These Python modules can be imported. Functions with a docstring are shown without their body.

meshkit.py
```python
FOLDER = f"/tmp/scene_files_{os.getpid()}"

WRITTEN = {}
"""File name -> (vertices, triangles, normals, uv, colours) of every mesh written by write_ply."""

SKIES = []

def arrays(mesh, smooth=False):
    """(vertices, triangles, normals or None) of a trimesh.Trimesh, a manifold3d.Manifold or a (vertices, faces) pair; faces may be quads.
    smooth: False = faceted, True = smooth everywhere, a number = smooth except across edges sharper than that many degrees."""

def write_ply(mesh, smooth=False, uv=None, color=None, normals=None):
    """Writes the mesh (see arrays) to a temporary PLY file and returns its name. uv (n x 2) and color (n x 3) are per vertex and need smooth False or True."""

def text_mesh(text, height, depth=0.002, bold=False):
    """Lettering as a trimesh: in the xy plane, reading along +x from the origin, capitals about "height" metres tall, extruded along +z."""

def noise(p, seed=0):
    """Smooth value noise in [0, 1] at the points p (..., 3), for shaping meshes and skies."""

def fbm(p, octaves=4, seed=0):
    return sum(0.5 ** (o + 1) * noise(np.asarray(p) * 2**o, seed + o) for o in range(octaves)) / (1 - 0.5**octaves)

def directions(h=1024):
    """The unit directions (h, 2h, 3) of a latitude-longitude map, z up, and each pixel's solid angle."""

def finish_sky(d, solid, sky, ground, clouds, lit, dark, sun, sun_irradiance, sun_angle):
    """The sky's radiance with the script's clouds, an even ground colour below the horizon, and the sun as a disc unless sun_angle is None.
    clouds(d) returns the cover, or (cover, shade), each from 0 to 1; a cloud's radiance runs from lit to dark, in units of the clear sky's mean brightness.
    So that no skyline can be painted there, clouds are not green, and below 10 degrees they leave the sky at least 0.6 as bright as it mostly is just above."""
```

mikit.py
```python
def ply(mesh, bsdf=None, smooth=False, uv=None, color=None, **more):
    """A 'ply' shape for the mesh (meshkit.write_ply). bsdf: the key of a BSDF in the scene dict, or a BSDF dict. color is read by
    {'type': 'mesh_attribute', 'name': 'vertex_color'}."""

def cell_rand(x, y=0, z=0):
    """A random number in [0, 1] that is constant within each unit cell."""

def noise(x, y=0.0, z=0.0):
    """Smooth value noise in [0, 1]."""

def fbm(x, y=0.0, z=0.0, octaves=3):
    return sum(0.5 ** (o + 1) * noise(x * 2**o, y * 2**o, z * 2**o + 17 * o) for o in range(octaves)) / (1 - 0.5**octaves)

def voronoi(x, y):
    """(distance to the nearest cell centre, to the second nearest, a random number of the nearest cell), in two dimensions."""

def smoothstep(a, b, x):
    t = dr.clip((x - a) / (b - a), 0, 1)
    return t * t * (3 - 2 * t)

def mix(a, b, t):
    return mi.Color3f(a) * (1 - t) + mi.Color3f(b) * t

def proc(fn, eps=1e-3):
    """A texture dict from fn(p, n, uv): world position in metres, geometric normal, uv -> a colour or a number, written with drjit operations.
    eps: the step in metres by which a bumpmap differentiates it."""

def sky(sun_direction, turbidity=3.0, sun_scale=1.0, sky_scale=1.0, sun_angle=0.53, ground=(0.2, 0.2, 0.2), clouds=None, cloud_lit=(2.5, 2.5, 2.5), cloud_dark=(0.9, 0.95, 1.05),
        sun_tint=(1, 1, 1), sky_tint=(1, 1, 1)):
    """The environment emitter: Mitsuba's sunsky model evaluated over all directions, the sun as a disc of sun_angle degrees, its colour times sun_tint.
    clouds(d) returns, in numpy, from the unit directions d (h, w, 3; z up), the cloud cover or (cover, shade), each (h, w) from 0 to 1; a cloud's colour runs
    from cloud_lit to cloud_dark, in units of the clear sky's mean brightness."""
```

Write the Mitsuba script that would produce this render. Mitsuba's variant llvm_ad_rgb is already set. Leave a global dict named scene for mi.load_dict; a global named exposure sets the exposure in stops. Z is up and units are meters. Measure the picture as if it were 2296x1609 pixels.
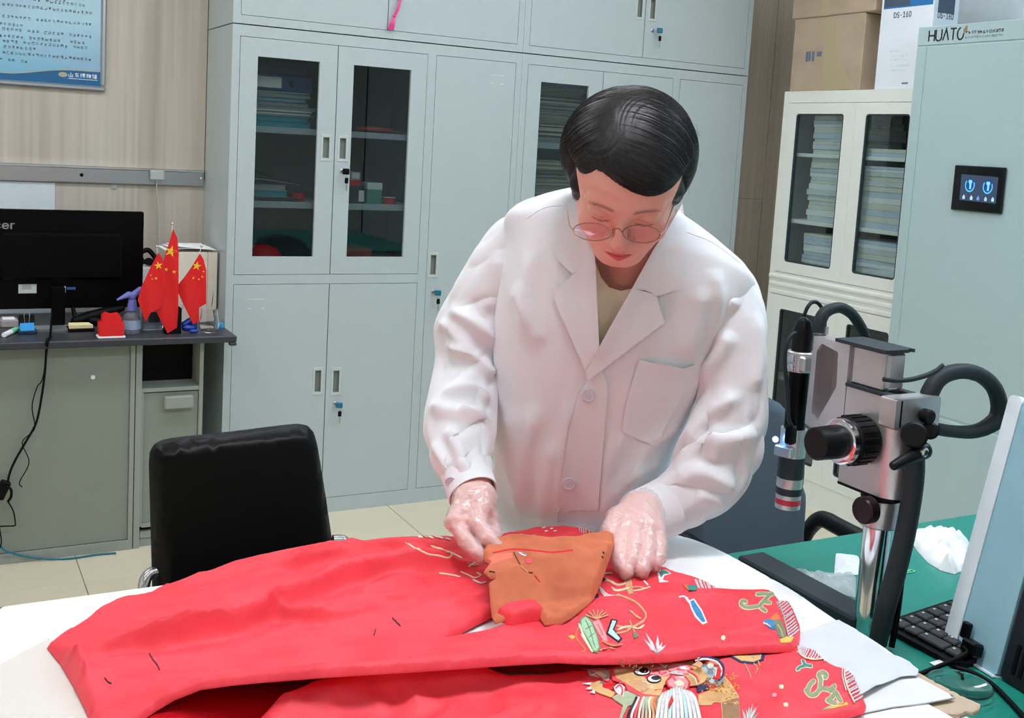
import math, random
import numpy as np
import trimesh
import shapely
from shapely.geometry import Polygon, Point, LineString
from shapely import affinity
import mitsuba as mi
import drjit as dr
import mikit, meshkit
from mikit import proc, noise, fbm, voronoi, smoothstep, mix, cell_rand

T = mi.ScalarTransform4f
scene, labels = {}, {}

# ------------------------------------------------------------------ camera (metres: x along the cabinet wall, y into the room, z up)
FOCAL, PPX, PPY = 2455.0, 1148.0, 611.2          # in pixels of the 2296 x 1609 frame
YAW, PITCH, ROLL = 0.4972, 0.1153, 0.0575
EYE = np.array([-0.977, -3.990, 1.475])
FW = np.array([math.sin(YAW) * math.cos(PITCH), math.cos(YAW) * math.cos(PITCH), -math.sin(PITCH)])
_r0 = np.array([math.cos(YAW), -math.sin(YAW), 0.0]); _u0 = np.cross(_r0, FW)
RT = _r0 * math.cos(ROLL) + _u0 * math.sin(ROLL)
UP = -_r0 * math.sin(ROLL) + _u0 * math.cos(ROLL)
scene['camera'] = {
    'type': 'perspective', 'fov_axis': 'x', 'fov': math.degrees(2 * math.atan(1148.0 / FOCAL)),
    'to_world': T().look_at(origin=EYE.tolist(), target=(EYE + FW).tolist(), up=UP.tolist()),
    'principal_point_offset_x': 0.0, 'principal_point_offset_y': (804.5 - PPY) / 1609.0,
    'near_clip': 0.05, 'far_clip': 60.0}

# ------------------------------------------------------------------ light: the room's ceiling panels
exposure = 0.0
LIGHT = (0.98, 1.0, 1.055)
PANELS = [  # centre x, y, half width x, half width y, radiance, tint
    (-0.10, -2.95, 0.60, 0.15, 24.0, LIGHT), (0.05, -0.95, 0.60, 0.15, 10.5, LIGHT), (-1.75, -2.75, 0.60, 0.15, 9.0, LIGHT),
    (-1.75, -0.95, 0.60, 0.15, 15.0, LIGHT), (1.75, -2.95, 0.60, 0.15, 25.0, (0.80, 1.0, 1.20)), (1.45, -0.95, 0.60, 0.15, 10.5, LIGHT),
    (0.0, -4.9, 0.60, 0.15, 7.0, LIGHT), (-1.75, -4.9, 0.60, 0.15, 7.0, LIGHT)]
CEIL = 2.80
for i, (x, y, hx, hy, rad, tint) in enumerate(PANELS):
    k = 'ceiling_light' + (f'_{i:03d}' if i else '')
    scene[k + '__diffuser'] = {
        'type': 'rectangle', 'to_world': T().translate([x, y, CEIL - 0.012]) @ T().rotate([1, 0, 0], 180) @ T().scale([hx, hy, 1]),
        'emitter': {'type': 'area', 'radiance': {'type': 'rgb', 'value': [rad * c for c in tint]}}}
    where = ['over the red robe', 'before the tall cabinets', 'left of the white table', 'above the wall desk', 'above the green desk', 'before the cream cabinet', 'behind the photographer', 'behind the photographer on the left'][i]
    labels[k] = {'label': f'flat white light panel on the ceiling, {where}', 'category': 'ceiling light', 'group': 'ceiling light panels'}

# ------------------------------------------------------------------ helpers
def ray(x, y): return FW + RT * ((x - PPX) / FOCAL) - UP * ((y - PPY) / FOCAL)
def at_x(x, y, v): d = ray(x, y); return EYE + d * ((v - EYE[0]) / d[0])
def at_y(x, y, v): d = ray(x, y); return EYE + d * ((v - EYE[1]) / d[1])
def at_z(x, y, v): d = ray(x, y); return EYE + d * ((v - EYE[2]) / d[2])
def at(x, y, t): return EYE + ray(x, y) * t
def proj(p):
    d = np.asarray(p, float) - EYE; z = d @ FW
    return np.stack([PPX + FOCAL * (d @ RT) / z, PPY - FOCAL * (d @ UP) / z], -1)

def srgb(r, g, b):
    v = np.array([r, g, b], float) / 255.0
    return [float(c) for c in np.where(v < 0.04045, v / 12.92, ((v + 0.055) / 1.055) ** 2.4)]
def rgb(c): return {'type': 'rgb', 'value': [float(x) for x in c]}
def mat(key, c, rough=0.5, metal=0.0, spec=0.5, **kw):
    d = {'type': 'principled', 'base_color': c if isinstance(c, dict) else rgb(srgb(*c)), 'roughness': rough, 'metallic': metal, 'specular': spec, **kw}
    scene[key] = {'type': 'twosided', 'bsdf': d}
    return key
def bumped(key, height, scale, eps=1e-3):
    scene[key] = {'type': 'twosided', 'bsdf': {'type': 'bumpmap', 'arbitrary': proc(height, eps), 'scale': scale, 'bsdf': scene[key]['bsdf']}}
    return key

def unique(key):
    taken = lambda k: k in scene or k in labels or any(s.startswith(k + '__') for s in scene)
    if not taken(key): return key
    n = 1
    while taken(f'{key}_{n:03d}'): n += 1
    return f'{key}_{n:03d}'
_counts = {}
def fresh(key):
    n = _counts.get(key, 0); _counts[key] = n + 1
    return key if n == 0 else f'{key}_{n:03d}'
def thing(name, label, cat, group=None, kind=None):
    k = fresh(name)
    labels[k] = {'label': label, 'category': cat}
    if group: labels[k]['group'] = group
    return k
def add(key, mesh, m, smooth=30, label=None, kind=None, color=None, uv=None):
    k = fresh(key)
    scene[k] = mikit.ply(mesh, m, smooth=smooth, color=color, uv=uv)
    if label or kind:
        labels[k] = {}
        if label: labels[k]['label'] = label
        if kind: labels[k]['kind'] = kind
    return k
def part(parent, name, mesh, m, smooth=30, **kw): return add(parent + '__' + name, mesh, m, smooth, **kw)
def struct(name, mesh, m, smooth=False):
    k = add(name, mesh, m, smooth); labels[k] = {'kind': 'structure', 'label': name.replace('_', ' ')}
    return k

def cat(ms):
    vs, fs, n = [], [], 0
    for m in ms:
        v, f = (m.vertices, m.faces) if hasattr(m, 'vertices') else m
        vs.append(np.asarray(v, float)); fs.append(np.asarray(f, int) + n); n += len(v)
    return np.vstack(vs), np.vstack(fs)
def xf(m, M):
    v, f = (m.vertices, m.faces) if hasattr(m, 'vertices') else m
    M = np.asarray(M, float); return np.asarray(v) @ M[:3, :3].T + M[:3, 3], np.asarray(f)
def frame(o, x, y, z):
    M = np.eye(4); M[:3, 0], M[:3, 1], M[:3, 2], M[:3, 3] = x, y, z, o; return M
def rotz(deg, o=(0, 0, 0)):
    c, s = math.cos(math.radians(deg)), math.sin(math.radians(deg))
    return frame(o, (c, s, 0), (-s, c, 0), (0, 0, 1))
def unit(v): v = np.asarray(v, float); return v / np.linalg.norm(v)

def box(x0, x1, y0, y1, z0, z1, r=0.0):
    if r <= 0:
        m = trimesh.creation.box(bounds=[[min(x0, x1), min(y0, y1), min(z0, z1)], [max(x0, x1), max(y0, y1), max(z0, z1)]])
        return m.vertices, m.faces
    lo = np.minimum([x0, y0, z0], [x1, y1, z1]).astype(float); hi = np.maximum([x0, y0, z0], [x1, y1, z1]).astype(float)
    r = min(r, (hi - lo).min() * 0.49)
    pts = []
    for sx in (0, 1):
        for sy in (0, 1):
            for sz in (0, 1):
                s = np.array([sx, sy, sz]); c = np.where(s, hi, lo); d = np.where(s, -r, r)
                for k in range(3):
                    q = c + d; q[k] = c[k]; pts.append(q)
    h = trimesh.convex.convex_hull(np.array(pts)); return h.vertices, h.faces
def boxd(o, ax, ay, az, sx, sy, sz, r=0.0):
    """A box of half sizes sx, sy, sz about o along the unit axes."""
    return xf(box(-sx, sx, -sy, sy, -sz, sz, r), frame(o, ax, ay, az))

def spline(pts, n=12):
    p = np.asarray(pts, float)
    if len(p) < 3 or n < 2: return p
    q = np.vstack([2 * p[0] - p[1], p, 2 * p[-1] - p[-2]]); out = []
    for i in range(1, len(q) - 2):
        a, b, c, d = q[i - 1:i + 3]; t = np.linspace(0, 1, n, endpoint=False)[:, None]
        out.append(0.5 * (2 * b + (c - a) * t + (2 * a - 5 * b + 4 * c - d) * t ** 2 + (3 * b - a - 3 * c + d) * t ** 3))
    return np.vstack(out + [p[-1:]])
def tube(pts, r, sides=10, n=10, cap=True):
    p = spline(pts, n); N = len(p)
    rr = np.asarray(r, float)
    rr = np.full(N, float(r)) if rr.ndim == 0 else np.interp(np.linspace(0, 1, N), np.linspace(0, 1, len(rr)), rr)
    t = np.gradient(p, axis=0); t /= np.linalg.norm(t, axis=1, keepdims=True) + 1e-12
    a = np.cross(t[0], [0, 0, 1.0] if abs(t[0][2]) < 0.9 else [1.0, 0, 0]); a /= np.linalg.norm(a)
    A = []
    for i in range(N):
        a = a - t[i] * (a @ t[i]); a /= np.linalg.norm(a) + 1e-12; A.append(a)
    A = np.array(A); B = np.cross(t, A); ang = np.arange(sides) * 2 * np.pi / sides
    v = p[:, None] + rr[:, None, None] * (np.cos(ang)[None, :, None] * A[:, None] + np.sin(ang)[None, :, None] * B[:, None])
    i, j = np.meshgrid(np.arange(N - 1), np.arange(sides), indexing='ij')
    q = np.stack([i * sides + j, i * sides + (j + 1) % sides, (i + 1) * sides + (j + 1) % sides, (i + 1) * sides + j], -1).reshape(-1, 4)
    v = v.reshape(-1, 3); f = np.vstack([q[:, [0, 1, 2]], q[:, [0, 2, 3]]])
    if cap:
        v = np.vstack([v, p[:1], p[-1:]]); j = np.arange(sides); k = (j + 1) % sides
        f = np.vstack([f, np.stack([np.full(sides, len(v) - 2), k, j], 1), np.stack([np.full(sides, len(v) - 1), (N - 1) * sides + j, (N - 1) * sides + k], 1)])
    return v, f
def lathe(prof, o=(0, 0, 0), axis=(0, 0, 1), sides=32, close=True):
    """prof: (radius, height) pairs, from below up."""
    prof = list(prof)
    if close:
        if prof[0][0] > 1e-6: prof = [(0.0, prof[0][1])] + prof
        if prof[-1][0] > 1e-6: prof = prof + [(0.0, prof[-1][1])]
    z = unit(axis); x = unit(np.cross(z, [0, 0, 1.0] if abs(z[2]) < 0.9 else [1.0, 0, 0])); y = np.cross(z, x)
    ang = np.arange(sides) * 2 * np.pi / sides; o = np.asarray(o, float)
    v = np.vstack([o + h * z + r * (np.cos(ang)[:, None] * x + np.sin(ang)[:, None] * y) for r, h in prof])
    i, j = np.meshgrid(np.arange(len(prof) - 1), np.arange(sides), indexing='ij')
    q = np.stack([i * sides + j, i * sides + (j + 1) % sides, (i + 1) * sides + (j + 1) % sides, (i + 1) * sides + j], -1).reshape(-1, 4)
    return v, np.vstack([q[:, [0, 1, 2]], q[:, [0, 2, 3]]])
def cyl(a, b, r, sides=24, bevel=0.0):
    a, b = np.asarray(a, float), np.asarray(b, float); L = np.linalg.norm(b - a)
    pr = [(r, 0), (r, L)] if bevel <= 0 else [(r - bevel, 0), (r, bevel), (r, L - bevel), (r - bevel, L)]
    return lathe(pr, a, (b - a) / L, sides)
def prism(poly, h, o=(0, 0, 0), x=(1, 0, 0), y=(0, 1, 0), z=None):
    """The polygon (points or shapely) in the plane o + x, y extruded by h along z."""
    P = poly if hasattr(poly, 'exterior') else Polygon(poly)
    if not P.is_valid: P = P.buffer(0)
    gs = list(getattr(P, 'geoms', [P]))
    m = cat([trimesh.creation.extrude_polygon(g, h, engine='earcut') for g in gs if g.area > 0])
    x, y = np.asarray(x, float), np.asarray(y, float)
    return xf(m, frame(o, x, y, np.cross(x, y) if z is None else z))
def rrect(w, h, r, n=6):
    return shapely.box(-w / 2 + r, -h / 2 + r, w / 2 - r, h / 2 - r).buffer(r, quad_segs=n)
def lettering(text, height, o, x, y, depth=0.0006, width=None, bold=False):
    m = meshkit.text_mesh(text, height, depth, bold); x, y = unit(x), unit(y)
    v = np.array(m.vertices)
    if width: v[:, 0] *= width / v[:, 0].max()
    return xf((v, m.faces), frame(o, x, y, np.cross(x, y)))
def glyphs(n, pitch, size, rng, gaps=0.0):
    """A row of n small square characters of pen strokes, as flat quads in the xy plane."""
    q = []
    for k in range(n):
        if rng.random() < gaps: continue
        x0 = k * pitch; w = size * 0.13
        for y in sorted(rng.sample([0.08, 0.3, 0.52, 0.74, 0.92], rng.choice([2, 3, 3]))):
            a, b = rng.uniform(0, .25), rng.uniform(.7, 1)
            q.append(shapely.box(x0 + a * size, y * size - w / 2, x0 + b * size, y * size + w / 2))
        for x in rng.sample([0.1, 0.35, 0.6, 0.88], rng.choice([1, 2, 2])):
            a, b = rng.uniform(0, .3), rng.uniform(.7, 1)
            q.append(shapely.box(x0 + x * size - w / 2, a * size, x0 + x * size + w / 2, b * size))
    return flat(q)
def flat(polys):
    vs, fs, n = [], [], 0
    for p in polys:
        c = np.array(p.exterior.coords)[:-1]; vs.append(np.c_[c, np.zeros(len(c))]); fs.append(np.array([[n, n + i, n + i + 1] for i in range(1, len(c) - 1)])); n += len(c)
    return np.vstack(vs), np.vstack(fs)
def star(r, k=5, inner=0.382, rot=90):
    a = np.radians(rot) + np.arange(2 * k) * np.pi / k
    rr = np.where(np.arange(2 * k) % 2 == 0, r, r * inner)
    return Polygon(np.c_[rr * np.cos(a), rr * np.sin(a)])

# ------------------------------------------------------------------ materials
def wood_fn(p, n, uv):
    u = p.x + p.y * 0.7
    a = fbm(u * 14, p.z * 0.7, 3.0, 3); b = noise(u * 95, p.z * 1.6, 9.0); c = fbm(u * 2.0, p.z * 0.5, 1.0, 2)
    t = dr.clip(0.55 * a + 0.25 * b + 0.35 * c - 0.05, 0, 1)
    return mix(srgb(166, 155, 139), srgb(216, 209, 198), t)
mat('m_laminate', proc(wood_fn), 0.45)
mat('m_white_wall', (214, 226, 232), 0.7)
mat('m_ceiling', (235, 236, 236), 0.8)
mat('m_plain_wall', (205, 205, 200), 0.8)
def tile_fn(p, n, uv):
    r = cell_rand(dr.floor((p.x + 0.523) / 0.6), dr.floor((p.y + 0.385) / 0.6))
    return mix(srgb(200, 190, 165), srgb(212, 203, 180), 0.55 * fbm(p.x * 3, p.y * 3, 0.0, 3) + 0.45 * r)
mat('m_tile', proc(tile_fn), 0.22)
mat('m_grout', (120, 112, 98), 0.9)
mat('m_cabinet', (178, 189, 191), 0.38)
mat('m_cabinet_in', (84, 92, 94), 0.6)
mat('m_handle', (188, 196, 194), 0.35)
mat('m_handle_in', (120, 126, 122), 0.5)
mat('m_dark_line', (38, 42, 44), 0.7)
scene['m_pane'] = {'type': 'thindielectric', 'int_ior': 1.5, 'specular_transmittance': rgb((0.42, 0.47, 0.48)), 'specular_reflectance': rgb((0.8, 0.85, 0.88))}
scene['m_clear'] = {'type': 'thindielectric', 'int_ior': 1.5}
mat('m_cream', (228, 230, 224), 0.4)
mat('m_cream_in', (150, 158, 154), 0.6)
mat('m_chrome', (225, 228, 232), 0.12, 1.0)
mat('m_steel', (190, 194, 198), 0.28, 1.0)
mat('m_black', (6, 6, 7), 0.5, spec=0.15)
mat('m_black_gloss', (4, 4, 6), 0.3, spec=0.12)
mat('m_white', (236, 238, 238), 0.6)
mat('m_paper', (232, 232, 226), 0.8)
mat('m_paper_old', (196, 190, 172), 0.85)
mat('m_red', (214, 12, 18), 0.6)
mat('m_yellow', (236, 186, 40), 0.6)
mat('m_blue', (24, 80, 140), 0.5)
mat('m_teal', (30, 150, 160), 0.55)
mat('m_desk_grey', (128, 134, 124), 0.5)
mat('m_desk_frame', (142, 148, 140), 0.5)
mat('m_desk_top', (52, 54, 60), 0.4)
mat('m_key_blue', (18, 104, 130), 0.4)

# ------------------------------------------------------------------ the room
YW, XR, XL, YF = 0.385, 2.84, -3.2, -6.2
struct('floor', box(XL, XR, YF, YW + .02, -0.06, -0.004), 'm_grout')
for i in range(-5, 6):
    for j in range(-10, 2):
        x0, y0 = -0.523 + 0.6 * i, -0.385 + 0.6 * j
        a, b, c, d = max(x0, XL) + .0012, min(x0 + .6, XR) - .0012, max(y0, YF) + .0012, min(y0 + .6, YW) - .0012
        if b - a > 0.02 and d - c > 0.02: add('floor__tile', box(a, b, c, d, -0.012, 0.0, 0.0012), 'm_tile', False)
struct('ceiling', box(XL, XR, YF, YW, CEIL, CEIL + .05), 'm_ceiling')
struct('wall_back', box(XL, XR + .1, YW + .012, YW + .1, 0, CEIL), 'm_plain_wall')
x = -0.6 - 1.2 * 3
while x < XR:
    a, b = max(x, XL) + .0008, min(x + 1.2, XR) - .0008
    if b > a + .02:
        add('wall_back__panel', box(a, b, YW, YW + .011, 0.0, 1.275, .001), 'm_laminate', False)
    x += 1.2
for a, b in ((XL, -2.4), (-2.4, -1.2), (-1.2, -0.002), (0.0, 1.2), (1.2, 2.4), (2.402, XR)):
    add('wall_back__panel', box(a + .0003, b - .0003, YW, YW + .011, 1.276, CEIL, .0003), 'm_laminate', False)
add('wall_back__panel', box(-1.80, -.545, YW - .004, YW - .0005, .30, 1.243, .001), 'm_white_wall', False)
struct('wall_right', box(XR + .012, XR + .1, YF, YW, 0, CEIL), 'm_white_wall')
for a, b in ((-.40, YW),): add('wall_right__panel', box(XR, XR + .011, a, b - .0005, 0, CEIL, .001), 'm_laminate', False)
struct('wall_left', box(XL - .1, XL, YF, YW, 0, CEIL), 'm_plain_wall')
struct('wall_front', box(XL, XR, YF - .1, YF, 0, CEIL), 'm_plain_wall')
for i, (x, y, hx, hy, rad, tint) in enumerate(PANELS):
    k = 'ceiling_light' + (f'_{i:03d}' if i else '')
    fr = [box(x - hx - .02, x + hx + .02, y + s * hy - .0 * s, y + s * (hy + .02), CEIL - .02, CEIL, .002) for s in (-1, 1)]
    fr += [box(x + s * hx, x + s * (hx + .02), y - hy, y + hy, CEIL - .02, CEIL, .002) for s in (-1, 1)]
    part(k, 'frame', cat(fr), 'm_white', False)

# ------------------------------------------------------------------ steel filing cabinets
def recess_handle(p, cx, z0, z1, y=-0.0):
    """A pressed pull: a thin collar round a sunk bowl."""
    w = 0.021
    h = part(p, 'handle', cat([box(cx - w, cx + w, y - .0022, y + .001, z1 - .012, z1, .001), box(cx - w, cx + w, y - .0022, y + .001, z0, z0 + .012, .001),
                               box(cx - w, cx - w + .009, y - .0022, y + .001, z0 + .012, z1 - .012, .001), box(cx + w - .009, cx + w, y - .0022, y + .001, z0 + .012, z1 - .012, .001)]), 'm_handle', False)
    part(h, 'bowl', cat([box(cx - w + .009, cx + w - .009, y + .0115, y + .013, z0 + .012, z1 - .012), box(cx - w + .0088, cx - w + .010, y, y + .012, z0 + .012, z1 - .012),
                         box(cx + w - .010, cx + w - .0088, y, y + .012, z0 + .012, z1 - .012), box(cx - w + .009, cx + w - .009, y, y + .012, z1 - .014, z1 - .012)]), 'm_handle_in', False)
def holed(x0, x1, z0, z1, y0, y1, holes, r=0.0012):
    P = shapely.box(x0, z0, x1, z1)
    for h in holes: P = P.difference(h if hasattr(h, 'exterior') else shapely.box(*h))
    m = prism(P, y1 - y0, (0, y1, 0), (1, 0, 0), (0, 0, 1))
    return m
def door(cab, x0, x1, z0, z1, pull=None, lock=None, window=None, m='m_cabinet', y=0.0):
    holes = []
    if window: holes.append(window)
    if pull: cx, a, b = pull; holes.append((cx - .0118, a + .012, cx + .0118, b - .012))
    d = part(cab, 'door', holed(x0 + .0016, x1 - .0016, z0 + .0016, z1 - .0016, y, y + .016, holes), m, False)
    if pull: recess_handle(d, cx, a, b, y)
    if lock:
        lx, lz = lock
        part(d, 'lock', lathe([(.0085, 0), (.0085, .003), (.006, .0045), (0.0, .0045)], (lx, y, lz), (0, -1, 0), 20), 'm_steel')
    if window:
        a, b, c, e = window
        part(d, 'pane', (np.array([[a - .006, y + .011, b - .006], [c + .006, y + .011, b - .006], [c + .006, y + .011, e + .006], [a - .006, y + .011, e + .006]]), np.array([[0, 1, 2], [0, 2, 3]])), 'm_pane', False)
    return d
def carcass(cab, X0, X1, Z0, Z1, rects, depth, plinth=0.0, m='m_cabinet', name='carcass'):
    """Sides, back, top, bottom and a face frame with openings."""
    P = shapely.box(X0, Z0, X1, Z1)
    for r in rects: P = P.difference(shapely.box(*r))
    fr = prism(P, .018, (0, .018, 0), (1, 0, 0), (0, 0, 1))
    t = .012
    bs = [fr, box(X0, X0 + t, .018, depth, Z0, Z1), box(X1 - t, X1, .018, depth, Z0, Z1), box(X0 + t, X1 - t, depth - t, depth, Z0, Z1),
          box(X0 + t, X1 - t, .018, depth - t, Z1 - t, Z1), box(X0 + t, X1 - t, .018, depth - t, Z0, Z0 + max(t, plinth))]
    return part(cab, name, cat(bs), m, False)
def key(x, z, blue, label, hang=True):
    k = thing('cabinet_key', label, 'key')
    part(k, 'blade', cat([box(x - .001, x + .001, -.026, -.0045, z - .004, z + .004, .0006)]), 'm_steel', False)
    c = np.array([x + .006, -.030, z])
    part(k, 'bow', boxd(c, unit((1, -.35, 0)), unit((.35, 1, 0)), (0, 0, 1), .013, .0035, .011, .003), 'm_key_blue' if blue else 'm_black', False)
    part(k, 'ring', tube([(x + .008, -.03, z - .008), (x + .014, -.03, z - .017), (x + .010, -.031, z - .026), (x + .004, -.03, z - .017), (x + .008, -.03, z - .008)], .0008, 6, 6), 'm_steel', True)
    part(k, 'spare_bow', boxd((x + .009, -.031, z - .034), (1, 0, 0), (0, 1, 0), (0, 0, 1), .007, .003, .011, .003), 'm_black', False)
    part(k, 'spare_blade', boxd((x + .010, -.031, z - .058), (1, 0, 0), (0, 1, 0), (0, 0, 1), .0028, .0009, .014, .0005), 'm_steel', False)
    return k
ZT, DEP = 1.85, .38
def lower_cabinet(X0, label):
    c = thing('file_cabinet', label, 'cabinet', None)
    a, b, cc, d, e = X0 + .028, X0 + .396, X0 + .762, X0 + .798, X0 + 1.153
    carcass(c, X0, X0 + 1.179, 0, ZT, [(a, .946, cc, 1.810), (a, .060, cc, .911), (d, .060, e, 1.810)], DEP, .058)
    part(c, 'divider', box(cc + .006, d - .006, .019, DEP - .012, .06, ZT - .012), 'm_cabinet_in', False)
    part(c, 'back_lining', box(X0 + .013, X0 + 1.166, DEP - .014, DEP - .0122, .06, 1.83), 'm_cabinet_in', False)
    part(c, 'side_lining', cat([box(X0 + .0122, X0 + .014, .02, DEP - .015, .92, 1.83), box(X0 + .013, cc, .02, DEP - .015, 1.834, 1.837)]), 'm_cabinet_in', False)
    for z in (.925, 1.205, 1.482): part(c, 'shelf', box(X0 + .0145, cc + .005, .03, DEP - .015, z - .012, z + .012, .002), 'm_cabinet', False)
    door(c, a, b, .946, 1.810, (X0 + .362, 1.377, 1.478), None, (X0 + .094, 1.014, X0 + .326, 1.743))
    door(c, b, cc, .946, 1.810, (X0 + .428, 1.377, 1.478), (X0 + .428, 1.342), (X0 + .460, 1.014, X0 + .694, 1.743))
    door(c, a, b, .060, .911, (X0 + .364, .476, .585))
    door(c, b, cc, .060, .911, (X0 + .438, .470, .581), (X0 + .438, .438))
    door(c, d, e, .060, 1.810, (X0 + .827, .931, 1.034), (X0 + .832, .873))
    return c
def upper_cabinet(X0, label):
    c = thing('overhead_cabinet', label, 'cabinet')
    a, b, e = X0 + .028, X0 + .588, X0 + 1.153
    m = carcass(c, X0, X0 + 1.179, ZT + .004, ZT + .45, [(a, 1.884, e, ZT + .42)], DEP)
    door(c, a, b, 1.884, ZT + .42, (X0 + .558, 2.042, 2.147))
    door(c, b, e, 1.884, ZT + .42, (X0 + .625, 2.042, 2.147), (X0 + .632, 2.004))
    return c
lower_cabinet(0.0, 'grey steel filing cabinet nearest the desk, with two glass doors showing blue folders')
lower_cabinet(1.18, 'grey steel filing cabinet behind the woman, its glass door packed with brown paper stacks')
upper_cabinet(0.0, 'grey steel overhead cabinet with a pink ribbon hanging on its lock')
upper_cabinet(1.18, 'grey steel overhead cabinet above the woman, with a blue key in its lock')
key(.834, .873, True, 'blue headed key with spare in the tall narrow door beside the woman')
key(.438, .438, True, 'blue headed key with spare in the low door behind the black chair')
key(.428, 1.342, False, 'black headed key with spare below the handle of the right glass door')
key(1.18 + .632 + .01, 2.004, True, 'blue headed key high in the overhead cabinet above the woman')
mat('m_mark', (226, 232, 230), 0.6)
def label_marks(c, x0, x1, z):
    for b_ in (box(x0, x1, -.0006, .0, z, z + .002), box(x0, x0 + .012, -.0006, 0, z - .034, z - .031), box(x1 - .012, x1, -.0006, 0, z - .034, z - .031)): part(c, 'glue_mark', b_, 'm_mark', False)
label_marks('file_cabinet__door_004', 1.040, 1.098, 1.752); label_marks('file_cabinet__door_002', .084, .146, .853)
mat('m_ribbon', (232, 62, 138), 0.45)
kr = thing('pink_ribbon', 'knotted pink ribbon hanging from the overhead cabinet lock', 'ribbon')
p0, p1, p2 = at_y(897, 0, -.012), at_y(884, 36, -.014), at_y(876, 67, -.012)
def strip(pts, w0, w1, th=.0012, side=(1, 0, 0), n=8):
    p = spline(pts, n); w = np.linspace(w0, w1, len(p))[:, None] / 2; s = np.asarray(side, float)
    t = np.gradient(p, axis=0); nn = np.cross(t, s); nn /= np.linalg.norm(nn, axis=1, keepdims=True)
    v = np.vstack([p - s * w + nn * th / 2, p + s * w + nn * th / 2, p + s * w - nn * th / 2, p - s * w - nn * th / 2]); N = len(p); f = []
    for k in range(4):
        a, b = k * N, ((k + 1) % 4) * N
        for i in range(N - 1): f += [[a + i, b + i, b + i + 1], [a + i, b + i + 1, a + i + 1]]
    for i in (0, N - 1): f += [[i, N + i, 2 * N + i], [i, 2 * N + i, 3 * N + i]]
    return v, np.array(f)
part(kr, 'band', strip([p0 + (0.0, 0, .03), p0, .5 * (p0 + p1) + (.003, -.004, 0), p1], .008, .012), 'm_ribbon', True)
part(kr, 'tail', strip([p1, .5 * (p1 + p2) + (-.002, -.006, 0), p2], .008, .026), 'm_ribbon', True)
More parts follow.
